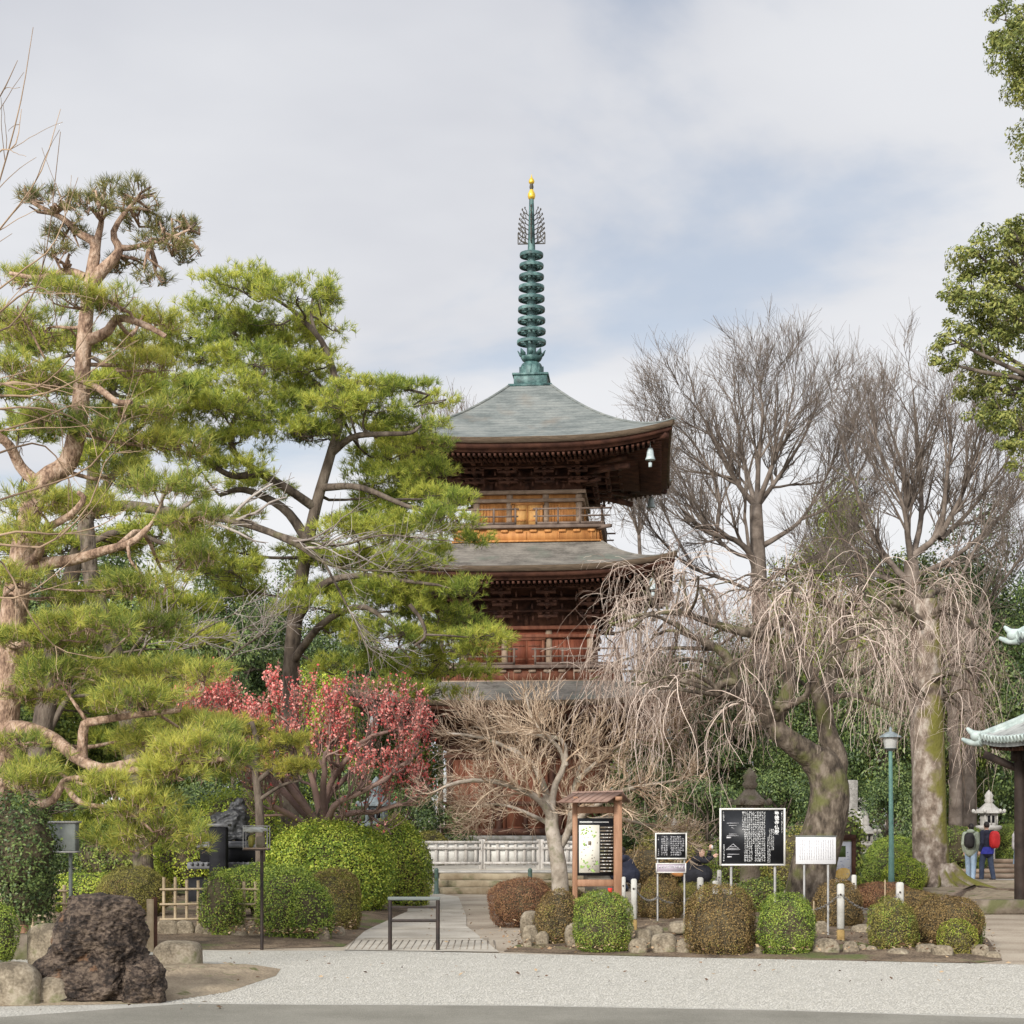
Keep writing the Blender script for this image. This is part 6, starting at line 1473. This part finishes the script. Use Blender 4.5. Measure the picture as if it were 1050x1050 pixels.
t = thing('stone_pillar', 'square black stone pillar with a flat cap in front of the bronze figure', 'pillar', GP(224.5, 30)); D = 30; s = D / F; cx = (224.5 - HX) * s
m = MB(); m.box((cx, D, EYE / 2 + (HY - 848) * s / 2 - .02), (.29, .29, EYE + (HY - 848) * s + .04), ch=.01); m.build('shaft', M['black_stone'], t)
m = MB(); m.box((cx, D, EYE + (HY - 846) * s), (.38, .38, .05), ch=.008); m.build('cap', M['slab_grey'], t)
D = gy(974); s = D / F
t = thing('display_tray', 'wire framed tray with a bright crumpled cover on a tall thin black post', 'display stand', GP(268, D))
x = (268.5 - HX) * s; zt = (974 - 871) * s; wt = 25 * s
m = MB(); m.tube([(x, D, -.03), (x, D, zt)], .022, 8); m.build('post', M['black_metal'], t, smooth=True)
cxt = (263 - HX) * s
m = MB(); m.box((cxt, D, zt + .012), (wt, .24, .02)); m.build('shelf', M['tan_wood'], t)
m = MB(); m.box((cxt, D, zt - .006), (wt + .012, .26, .014)); m.build('shelf_rim', M['black_metal'], t)
m = MB(); hz_ = 24 * s
for sx in (-1, 1):
    for sy in (-1, 1): m.tube([(cxt + sx * wt * .49, D + sy * .115, zt), (cxt + sx * wt * .49, D + sy * .115, zt + hz_)], .006, 6)
for sy in (-1, 1): m.tube([(cxt - wt * .49, D + sy * .115, zt + hz_), (cxt + wt * .49, D + sy * .115, zt + hz_)], .006, 6)
for sx in (-1, 1): m.tube([(cxt + sx * wt * .49, D - .115, zt + hz_), (cxt + sx * wt * .49, D + .115, zt + hz_)], .006, 6)
m.build('wire_frame', M['steel'], t, smooth=True)
m = MB(); blob(m, (cxt - .02, D, zt + hz_ - .045), (wt * .42, .10, .035), .35, 22, 10, .8, 5); m.build('crumpled_cover', M['glass'], t, smooth=True)
m = MB(); m.box((cxt + .05, D + .02, zt + .095), (.10, .1, .14), ch=.01); m.build('tan_box', M['stone_brown'], t)
m = MB(); blob(m, (cxt - .07, D + .02, zt + .10), (.045, .06, .08), .2, 12, 8); m.build('green_pot', M['leaf_olive'], t, smooth=True)

# ------------------------------------------------------------------ stone lanterns and gravestones
def hex_roof(m, c, r, z, h, n=6, flare=.12):
    prof = [(r, z), (r * 1.0, z + .05), (r * .72, z + h * .35), (r * .45, z + h * .65), (r * .22, z + h), (.02, z + h)]
    m.lathe(prof, c, n); 
    for k in range(n):
        a = k * 2 * math.pi / n; blob(m, (c[0] + math.cos(a) * r * .98, c[1] + math.sin(a) * r * .98, z + .07), (.06, .06, .07), 0, 8, 6)
def lantern(px, D, top, label, mat, h, wroof):
    c = GP(px, D); t = thing('stone_lantern', label, 'lantern', c, 'stone lanterns'); k = h / 2.4; s = wroof
    m = MB(); m.lathe([(.42 * k, 0), (.42 * k, .14 * k), (.32 * k, .22 * k), (.26 * k, .30 * k)], c, 6); m.build('base', mat, t)
    m = MB(); m.lathe([(.18 * k, .28 * k), (.17 * k, .7 * k), (.19 * k, .74 * k), (.17 * k, .78 * k), (.18 * k, 1.2 * k)], c, 14); m.build('shaft', mat, t, smooth=True)
    m = MB(); m.lathe([(.2 * k, 1.2 * k), (.36 * k, 1.30 * k), (.38 * k, 1.38 * k), (.3 * k, 1.40 * k)], c, 6); m.build('platform', mat, t)
    m = MB(); m.lathe([(.25 * k, 1.40 * k), (.25 * k, 1.74 * k)], c, 6)
    for q in range(3): m.box((c[0] + (q - 1) * .17 * k, c[1] - .225 * k, 1.57 * k), (.04, .05, .3 * k))
    m.build('fire_box', mat, t)
    m = MB(); m.box((c[0], c[1] - .215 * k, 1.57 * k), (.2 * k, .02, .2 * k)); m.build('opening_shade', M['black_stone'], t)  # solid black plate, its colour standing for the shade inside the fire box
    m = MB(); hex_roof(m, c, s / 2, 1.74 * k, .30 * k); m.build('roof', mat, t)
    m = MB(); m.lathe([(.10 * k, 2.03 * k), (.14 * k, 2.10 * k), (.10 * k, 2.16 * k), (.13 * k, 2.24 * k), (.07 * k, 2.33 * k), (.01, 2.4 * k)], c, 12); m.build('jewel', mat, t, smooth=True)
lantern(769, 34, 788, 'old brown stone lantern with a broad roof behind the large black board', M['stone_brown'], EYE + (HY - 787) * 34 / F, .78)
lantern(1014, 54, 815, 'pale stone lantern beside the walking couple', M['stone_pale'], EYE + (HY - 810) * 54 / F, 1.0)
lantern(888, 47, 835, 'grey stone lantern among the gravestones behind the clipped mounds', M['stone'], EYE + (HY - 836) * 47 / F, .75)
lantern(386, 45, 795, 'bluish bronze lantern showing through the red plum twigs', M['bronze_pale'], EYE + (HY - 796) * 45 / F, 1.0)
lantern(691, 45, 830, 'small stone lantern half hidden behind the small black sign', M['stone'], EYE + (HY - 838) * 45 / F, .7)
for px, D, top, wd, mat, lab in ((868, 50, 800, .6, 'stone', 'tall grey gravestone just right of the crooked cherry trunk'), (884, 49, 832, .32, 'stone_pale', 'narrow white gravestone behind the leafy young shrub'), (875, 52, 818, .7, 'stone', 'broad grey gravestone between the tall one and the white one'), (897, 52, 845, .6, 'stone', 'low grey gravestone left of the mossy trunk'), (860, 53, 826, .5, 'stone_pale', 'pale gravestone partly behind the crooked cherry trunk'), (1040, 70, 826, 1.2, 'stone_pale', 'pale gravestone on the bank by the temple post')):
    c = GP(px, D); h = EYE + (HY - top) * D / F; t = thing('gravestone', lab, 'gravestone', c, 'gravestones')
    m = MB(); m.box((c[0], c[1], .12), (wd * 1.7, wd * 1.5, .24), ch=.02); m.box((c[0], c[1], .34), (wd * 1.3, wd * 1.1, .2), ch=.02); m.build('base', M[mat], t)
    m = MB(); m.box((c[0], c[1], (h + .44) / 2), (wd, wd * .7, h - .44), ch=.03); m.build('slab', M[mat], t)
for px, D, wd, lab in ((979, 57, .26, 'grey brown tree trunk behind the hedge, left of the walking couple'), (993, 60, .30, 'thick grey brown tree trunk behind the walking couple'), (940, 50, .2, 'thin dark trunk just left of the mossy trunk'), (1030, 75, .3, 'far grey trunk right of the pale stone lantern')):
    t = thing('tree', lab, 'tree', GP(px, D), 'trunks behind the hedge'); LB = [limb([(px, 845 + EYE * F / D + 2, D), (px + 1, 800, D), (px - 2, 740, D), (px + 2, 680, D), (px, 630, D)], wd, wd * .45, 14), limb([(px, 745, D), (px - 14, 700, D), (px - 22, 650, D)], wd * .4, wd * .12), limb([(px, 720, D), (px + 14, 680, D), (px + 24, 630, D)], wd * .4, wd * .12)]
    bare(t, LB, [dict(m=6, k=6, t0=.3, t1=1, L=2.0, ang=(.5, .2), trop=(0, 0, 1), ts=.06, wob=.12, rr=.5, tip=.4, minr=.014)], M['grey_bark'], M['grey_bark'])

# ------------------------------------------------------------------ path, steps and edging at the right
t = thing('wooden_steps', 'broad earth steps with timber risers behind the walking couple', 'steps', GP(1010, 50))
for k, (py, x0, x1) in enumerate(((893, 968, 1050), (887, 965, 1060), (881, 968, 1060), (877, 970, 1060))):
    D = 49.6 + k * 1.1; z = .10 + .12 * k
    a, b = GP(x0, D), GP(x1 + 40, D)
    m = MB(); m.box(((a[0] + b[0]) / 2, D + .6, z / 2 + .02), (b[0] - a[0], 1.2, z + .04), ch=.02); m.build('tread', M['sand'], t)
    m = MB(); m.tube([(a[0], D, z - .02), (b[0], D, z - .02)], .07, 8); m.build('riser_log', M['tan_wood'], t, smooth=True)
sheet([GP(945, 44)[:2], GP(985, 43)[:2], GP(1050, 40)[:2], GP(1120, 40)[:2], GP(1120, 49.5)[:2], GP(965, 49.5)[:2]], .012, 'stone_path', M['paving'])
m = MB()
a, b = gx(985, 938), gx(1040, 936); m.box(((a[0] + b[0]) / 2 + .05, a[1] + .2, .13), (b[0] - a[0], .3, .26), ch=.03)
tag(m.build('kerb_wall', M['stone_brown'], loc=(a[0], a[1], 0)), 'low brown kerb wall of the planting strip left of the temple post', 'wall')
m = MB(); a = gx(987, 940); m.box((a[0], a[1], .13), (.2, .2, .26), ch=.02); tag(m.build('kerb_stone', M['stone'], loc=(a[0], a[1], 0)), 'small square stone block at the left end of the low kerb wall', 'stone')
m = MB(); m.tube([GP(962, 33, .06), GP(1000, 40, .10), GP(1048, 37.5, .12)], .09, 8); tag(m.build('edging_log', M['tan_wood'], smooth=True, loc=GP(1000, 38)), 'pale edging log along the bank by the walking couple', 'log')

# ------------------------------------------------------------------ temple gate at the right edge
D = 33; t = thing('temple_gate', 'temple building at the right edge with two tiled roofs and dark posts', 'temple', (13.2, 30, 0))
def tile_roof(x0, x1, y0, y1, z0, ins, z1, name):
    """hipped skirt of grey tiles from the eave rectangle up to the inner rectangle"""
    o = [(x0, y0), (x1, y0), (x1, y1), (x0, y1)]; i_ = [(x0 + ins, y0 + ins), (x1 - ins, y0 + ins), (x1 - ins, y1 - ins), (x0 + ins, y1 - ins)]
    base = MB(); tl = MB(); rds = []; rfm = MB(); en = MB()
    for k in range(4):
        a, b = np.array(o[k]), np.array(o[(k + 1) % 4]); c, d = np.array(i_[(k + 1) % 4]), np.array(i_[k])
        n = 16; rows = []
        for v in np.linspace(0, 1, n):
            p, q = a + (d - a) * v, b + (c - b) * v
            u = np.linspace(0, 1, 21); z = z0 + (z1 - z0) * (v ** 1.35) + .18 * np.abs(2 * u - 1) ** 4 * (1 - v) ** 2
            rows.append(np.column_stack([p[0] + (q[0] - p[0]) * u, p[1] + (q[1] - p[1]) * u, z]))
        V = np.concatenate(rows); ii, jj = np.meshgrid(np.arange(20), np.arange(n - 1)); b0 = (jj * 21 + ii).ravel()
        base.add(V, np.stack([b0, b0 + 1, b0 + 22, b0 + 21], 1)); V2 = V - [0, 0, .14]; base.add(V2, np.stack([b0 + 21, b0 + 22, b0 + 1, b0], 1))
        e = np.arange(20); base.add(np.vstack([rows[0], rows[0] - [0, 0, .14]]), np.stack([e + 21, e + 22, e + 1, e], 1))
        L = np.linalg.norm(b - a); nt_ = int(L / .22)
        for r_ in range(nt_ + 1):
            w_ = r_ / nt_ * L; vmax = min(1.0, min(w_, L - w_) / ins)
            if vmax < .05: continue
            pts = []
            for v in np.linspace(0, vmax, 9):
                q = a + (b - a) * (w_ / L); nrm = (d - a) - (b - a) * np.dot(d - a, b - a) / L ** 2
                q = q + nrm * v; uu = (w_ - v * ins) / max(L - 2 * v * ins, .01); pts.append((q[0], q[1], z0 + (z1 - z0) * v ** 1.35 + .18 * abs(2 * min(max(uu, 0), 1) - 1) ** 4 * (1 - v) ** 2 + .02))
            tl.tube(pts, .06, 7); en.lathe([(.075, -.02), (.075, .02)], (0, 0, 0), 8) if False else en.tube([np.array(pts[0]) - [0, 0, .0], np.array(pts[0]) + (np.array(pts[0]) - np.array(pts[1])) * .08 / max(np.linalg.norm(np.array(pts[0]) - np.array(pts[1])), .01)], .072, 8)
            m2 = np.array(pts[0]); 
            inn = np.array([nrm[0], nrm[1], 0]) / max(np.linalg.norm(nrm), .01)
            rfm.beam(m2 + inn * .1 - [0, 0, .2], m2 + inn * min(1.1, ins * vmax + .4) - [0, 0, .1], .07, .08)
        rd = MB(); rds.append(rd)
        h0 = np.array([a[0], a[1], z0 + .2]); h1 = np.array([d[0], d[1], z1 + .12]); hm = h0 * .5 + h1 * .5 - [0, 0, .1]
        rd.tube(catmull([h0, hm, h1], 12), .085, 8); rd.tube(catmull([h0 - [0, 0, .1], hm - [0, 0, .1], h1 - [0, 0, .1]], 12), .12, 6)
        out = norm(h0 - h1); out[2] = 0
        rd.tube(catmull([h0, h0 + out * .22 + [0, 0, .05], h0 + out * .36 + [0, 0, .16]], 6), [.10, .08, .07, .06, .05, .03], 8)
        rd.tube(catmull([h0 - [0, 0, .14], h0 + out * .26 - [0, 0, .14], h0 + out * .48 - [0, 0, .06]], 6), [.09, .08, .07, .06, .05, .035], 8)
        blob(rd, h0 + out * .12 + np.array([0, 0, -.02]), (.14, .14, .12), .1, 10, 8)
    r0 = base.build(name, M['tile'], t, smooth=True); tl.build('tile_ribs', M['tile'], r0, smooth=True); en.build('eave_tile_ends', M['tile_pale'], r0, smooth=True); [x.build('hip_ridge', M['tile_pale'], r0, smooth=True) for x in rds]; rfm.build('rafters', M['dark_wood'], r0)
tile_roof(9.52, 17.2, 25.6, 34.6, 3.2, 1.5, 4.2, 'lower_roof')
tile_roof(10.1, 16.8, 26.3, 34.0, 5.2, 2.3, 7.0, 'upper_roof')
m = MB(); m.box((13.2, 30.15, 7.1), (2.2, 3.1, .4)); m.build('ridge_cap', M['tile'], t)
m = MB(); m.box((13.3, 30.1, 4.6), (5.2, 5.8, 1.1)); m.build('upper_wall', M['red_wood'] if False else M['brown_wood'], t)
for x, y in ((10.08, 33.8), (16.0, 33.8), (10.2, 26.6), (16.0, 26.6)):
    m = MB(); m.lathe([(.17, 0), (.17, .1)], (x, y, 0), 14); m.lathe([(.13, .1), (.13, 3.2)], (x, y, 0), 14); m.build('post', M['black_wood'], t, smooth=True)
m = MB()
for y in (26.6, 33.8): m.box((13.05, y, 2.95), (6.3, .16, .22))
for x in (10.12, 16.0): m.box((x, 30.2, 2.95), (.15, 7.6, .21))
m.beam((9.5, 34.3, 3.0), (10.1, 33.8, 2.66), .12, .14); m.build('tie_beams', M['black_wood'], t)
m = MB(); m.box((14.2, 30.2, 1.5), (3.6, 5.0, 2.8)); m.build('inner_wall', M['brown_wood'], t)
m = MB(); m.tube([(10.24, 33.62, .05), (10.24, 33.62, 3.1)], .05, 10); m.build('drainpipe', M['grey_metal'], t, smooth=True)
# ------------------------------------------------------------------ people
def capsule(m, pts, rad, sides=14):
    q = catmull(pts, max(6, len(pts) * 3)); r = np.interp(np.linspace(0, 1, len(q)), np.linspace(0, 1, len(rad)), rad)
    m.tubes(q[None], r[None], sides)
    for p_, r_ in ((q[0], r[0]), (q[-1], r[-1])): blob(m, p_, (r_, r_, r_), 0, 14, 9)
def fuse(o, vox, sm=4):
    a = o.modifiers.new('fuse', 'REMESH'); a.mode = 'VOXEL'; a.voxel_size = vox; a.use_smooth_shade = True
    b = o.modifiers.new('smooth', 'SMOOTH'); b.factor = .5; b.iterations = sm
def hand(m, wr, d, side):
    """palm, four unequal bent fingers and a thumb"""
    d = norm(np.asarray(d, float)); side = norm(np.asarray(side, float) - d * np.dot(side, d)); n = np.cross(d, side)
    capsule(m, [wr, wr + d * .05, wr + d * .085], [.024, .034, .034], 10)
    for i, L in enumerate((.065, .075, .07, .055)):
        b = wr + d * .09 + side * (.03 - .02 * i); capsule(m, [b, b + d * L * .5 + n * .008, b + d * L * .85 + n * .03], [.0095, .009, .007], 7)
    b = wr + d * .035 + side * .03; capsule(m, [b, b + d * .03 + side * .025, b + d * .065 + side * .03 + n * .012], [.012, .011, .009], 7)
def person(loc, rz, label, J, top_m, leg_m, shoe_m, hair_m, jacket_len=.0, coat=False, hair_long=False, hood=False):
    """J: joints in metres in the person's own frame, facing -y"""
    t = thing('person', label, 'person', loc, rz=rz); t.scale = (.95, .95, .96)
    J = {k: np.array(v, float) for k, v in J.items()}
    b = MB()
    capsule(b, [J['pelvis'], (J['pelvis'] + J['chest']) / 2, J['chest'], J['neck'] - [0, 0, .03]], [.135, .12, .15, .07])
    capsule(b, [J['shL'], J['chest'] + [0, 0, .05], J['shR']], [.06, .11, .06])
    for s_ in 'LR':
        capsule(b, [J['sh' + s_], J['el' + s_]], [.052, .042]); capsule(b, [J['el' + s_], J['wr' + s_]], [.041, .027])
        hd = norm(J['wr' + s_] - J['el' + s_]); hand(b, J['wr' + s_], hd + np.array(J.get('hd' + s_, (0, 0, 0))), (0, -1, 0) if abs(hd[1]) < .8 else (1 if s_ == 'L' else -1, 0, 0))
        capsule(b, [J['hip' + s_], J['kn' + s_]], [.088, .058]); capsule(b, [J['kn' + s_], J['kn' + s_] * .65 + J['an' + s_] * .35 + [0, .015, 0], J['an' + s_]], [.056, .056, .036])
        f = np.array(J.get('ft' + s_, (0, -.17, -.055))); capsule(b, [J['an' + s_] + [0, .03, -.045], J['an' + s_] + f], [.038, .032], 10)
    capsule(b, [J['neck'] - [0, 0, .06], J['head'] - [0, 0, .06]], [.056, .052])
    hf = norm(np.array(J.get('face', (0, -1, 0)), float)); up = np.array([0, 0, 1.0]); sd = norm(np.cross(hf, up)); up = np.cross(sd, hf)
    H = J['head']
    hm = MB(); blob(hm, (0, 0, 0), (.074, .094, .112), 0, 22, 16); blob(hm, (0, -.035, -.06), (.052, .055, .06), 0, 14, 10); blob(hm, (0, -.098, -.012), (.013, .02, .026), 0, 8, 6)
    for sx in (-1, 1): blob(hm, (sx * .076, .005, -.01), (.012, .022, .034), 0, 8, 6); blob(hm, (sx * .03, -.083, .008), (.012, .008, .008), 0, 8, 6)
    blob(hm, (0, -.09, -.05), (.022, .01, .008), 0, 8, 6)
    B3 = np.stack([sd, -hf, up], 0)                   # local x, y (back), z
    for v in hm.v: v[:] = v @ B3 + H
    merge(b, hm)
    o = b.build('body', M['skin'], t, False, True); fuse(o, .009)
    hr = MB(); blob(hr, (0, .014, .022), (.083, .098, .106), .03, 20, 14)
    if hair_long: blob(hr, (0, .06, -.08), (.08, .05, .15), .06, 14, 10)
    for v in hr.v: v[:] = v @ B3 + H
    # keep the hair off the face
    for k, v in enumerate(hr.v):
        l = (v - H) @ B3.T; f = (l[:, 1] < -.03) & (l[:, 2] < .05); l[f, 1] = -.03 + (l[f, 1] + .03) * .1; v[:] = l @ B3 + H
    hr.build('hair', hair_m, t, False, True)
    j = MB()
    capsule(j, [J['pelvis'] + [0, 0, .0 - jacket_len], (J['pelvis'] + J['chest']) / 2, J['chest'], J['neck'] - [0, 0, .05]], [.185, .175, .18, .085], 18)
    capsule(j, [J['shL'], J['chest'] + [0, 0, .06], J['shR']], [.085, .13, .085])
    for s_ in 'LR':
        capsule(j, [J['sh' + s_], J['el' + s_]], [.08, .066]); capsule(j, [J['el' + s_], J['wr' + s_] * .93 + J['el' + s_] * .07], [.064, .047])
    if coat:
        capsule(j, [J['pelvis'], (J['knL'] + J['knR']) / 2 + [0, .05, .02]], [.20, .235], 18)
    o = j.build('jacket' if not coat else 'coat', top_m, t, False, True); fuse(o, .013, 3)
    if hood:
        h = MB(); blob(h, J['neck'] + [0, .07, .01], (.12, .075, .075), .1, 14, 9); h.build('hood', top_m, t, False, True)
    g = MB()
    for s_ in 'LR':
        capsule(g, [J['hip' + s_] + [0, 0, .04], J['kn' + s_]], [.108, .08]); capsule(g, [J['kn' + s_], J['an' + s_] + [0, .01, .0]], [.08, .066])
    capsule(g, [J['hipL'] + [0, 0, .03], J['hipR'] + [0, 0, .03]], [.11, .11])
    o = g.build('trousers', leg_m, t, False, True); fuse(o, .013, 3)
    for s_ in 'LR':
        m = MB(); f = np.array(J.get('ft' + s_, (0, -.17, -.055))); capsule(m, [J['an' + s_] + [0, .035, -.04], J['an' + s_] + f * .55 + [0, 0, -.02], J['an' + s_] + f], [.046, .05, .04], 10); m.build('shoe', shoe_m, t, False, True)
    return t
def stand(h=1.7, lean=0.0, step=.16, arm=0.0, face=(0, -1, 0)):
    k = h / 1.7
    J = dict(pelvis=(0, 0, .95), chest=(0, .0 - lean, 1.27), neck=(0, .01 - lean, 1.46), head=(0, -.02 - lean, 1.585), shL=(.17, .01 - lean, 1.39), shR=(-.17, .01 - lean, 1.39), elL=(.215, .05, 1.11), elR=(-.215, .06, 1.11), wrL=(.20, -.06 - arm, .88), wrR=(-.2, -.03 - arm, .87),
             hipL=(.085, 0, .92), hipR=(-.085, 0, .92), knL=(.09, -.05 - step * .5, .50), knR=(-.09, .02 + step * .4, .49), anL=(.085, -.02 - step, .085), anR=(-.085, .05 + step, .105))
    J = {a: tuple(np.array(b) * k) for a, b in J.items()}; J['face'] = face
    J['ftR'] = (0, -.15, -.065)
    return J
D = 47.3
p = person(GP(995.5, D, .012), math.pi - .35, 'person walking away in sage jacket and light jeans with a black rucksack', stand(1.66, face=(.5, -1, 0)), M['cloth_sage'], M['cloth_jean'], M['shoe_white'], M['hair'], .05, hood=True)
m = MB(); blob(m, (0.02, .25, 1.14), (.145, .11, .215), .04, 20, 14, .7)
o = m.build('rucksack', M['bag_black'], None, False, True, loc=(0, 0, 0)); o.matrix_world = Matrix.Translation(p.location) @ Matrix.Rotation(p.rotation_euler.z, 4, 'Z')
tag(o, 'black rucksack worn by the person in the sage jacket', 'rucksack')
p = person(GP(1012, D - .4, .012), math.pi + .45, 'person walking away in navy jacket and dark jeans with a red rucksack', stand(1.72, face=(-.3, -1, 0), step=.12), M['cloth_navy'], M['cloth_dkjean'], M['shoe'], M['hair'], .10)
m = MB(); m.lathe([(.19, .80), (.20, .86), (.195, 1.0)], (0, 0, 0), 20, False); m.build('jacket_hem', M['cloth_blue'], p, False, True)
m = MB(); blob(m, (-.05, .25, 1.16), (.14, .12, .24), .04, 20, 14, .7)
o = m.build('rucksack', M['bag_red'], None, False, True, loc=(0, 0, 0)); o.matrix_world = Matrix.Translation(p.location) @ Matrix.Rotation(p.rotation_euler.z, 4, 'Z')
tag(o, 'red rucksack worn by the person in the navy jacket', 'rucksack')
p = person(GP(1043.5, 52, .12), R(70), 'person in an off white top half hidden behind the temple post', stand(1.6, face=(0, -1, 0), step=.06, arm=.1), M['cloth_white'], M['cloth_jean'], M['shoe_white'], M['hair'], .05, hair_long=True)
m = MB(); blob(m, (.2, -.15, .86), (.09, .11, .10), .05, 14, 10, .7)
o = m.build('shoulder_bag', M['bag_black'], None, False, True, loc=(0, 0, 0)); o.matrix_world = Matrix.Translation(p.location) @ Matrix.Rotation(p.rotation_euler.z, 4, 'Z'); tag(o, 'dark shoulder bag carried by the person in the off white top', 'bag')
def crouch(up=.0):
    return dict(pelvis=(0, .18, .42), chest=(0, .02, .72), neck=(0, -.04, .89), head=(0, -.10, .985), shL=(.16, -.02, .83), shR=(-.16, -.02, .83), elL=(.20, -.26, .80), elR=(-.2, -.27, .78), wrL=(.08, -.32, .99 + up), wrR=(-.14, -.42, .88), hipL=(.09, .16, .40), hipR=(-.09, .16, .40), knL=(.12, -.24, .46), knR=(-.12, -.2, .42), anL=(.11, -.05, .085), anR=(-.11, .0, .085), face=(0, -1, .25))
D = 39.5
p = person(GP(714, D), R(75), 'woman in a long black coat crouching to take a photograph behind the white bollards', crouch(.04), M['cloth_black'], M['cloth_dkjean'], M['shoe'], M['hair'], .05, True, True)
cp = Matrix.Translation(p.location) @ Matrix.Rotation(p.rotation_euler.z, 4, 'Z')
m = MB(); m.box((.03, -.37, 1.07), (.13, .03, .075), ch=.008); o = m.build('camera_phone', M['white_board'], None, False, loc=(0, 0, 0)); o.matrix_world = cp; tag(o, 'small pale camera phone held up by the crouching woman in black', 'phone')
m = MB(); blob(m, (-.12, .40, .52), (.12, .16, .14), .06, 16, 12, .7); m.tube(catmull([(-.12, .30, .62), (.0, .12, .80), (.12, -.06, .84)], 10), .012, 6); o = m.build('leather_bag', M['bag_tan'], None, False, True, loc=(0, 0, 0)); o.matrix_world = cp; tag(o, 'tan leather shoulder bag on the crouching woman in black', 'bag')
p = person(GP(641, 40.5), R(-100), 'person in a dark navy coat crouching just behind the roofed notice board', crouch(0), M['cloth_navy'], M['cloth_dkjean'], M['shoe'], M['hair'], .05, True, True)
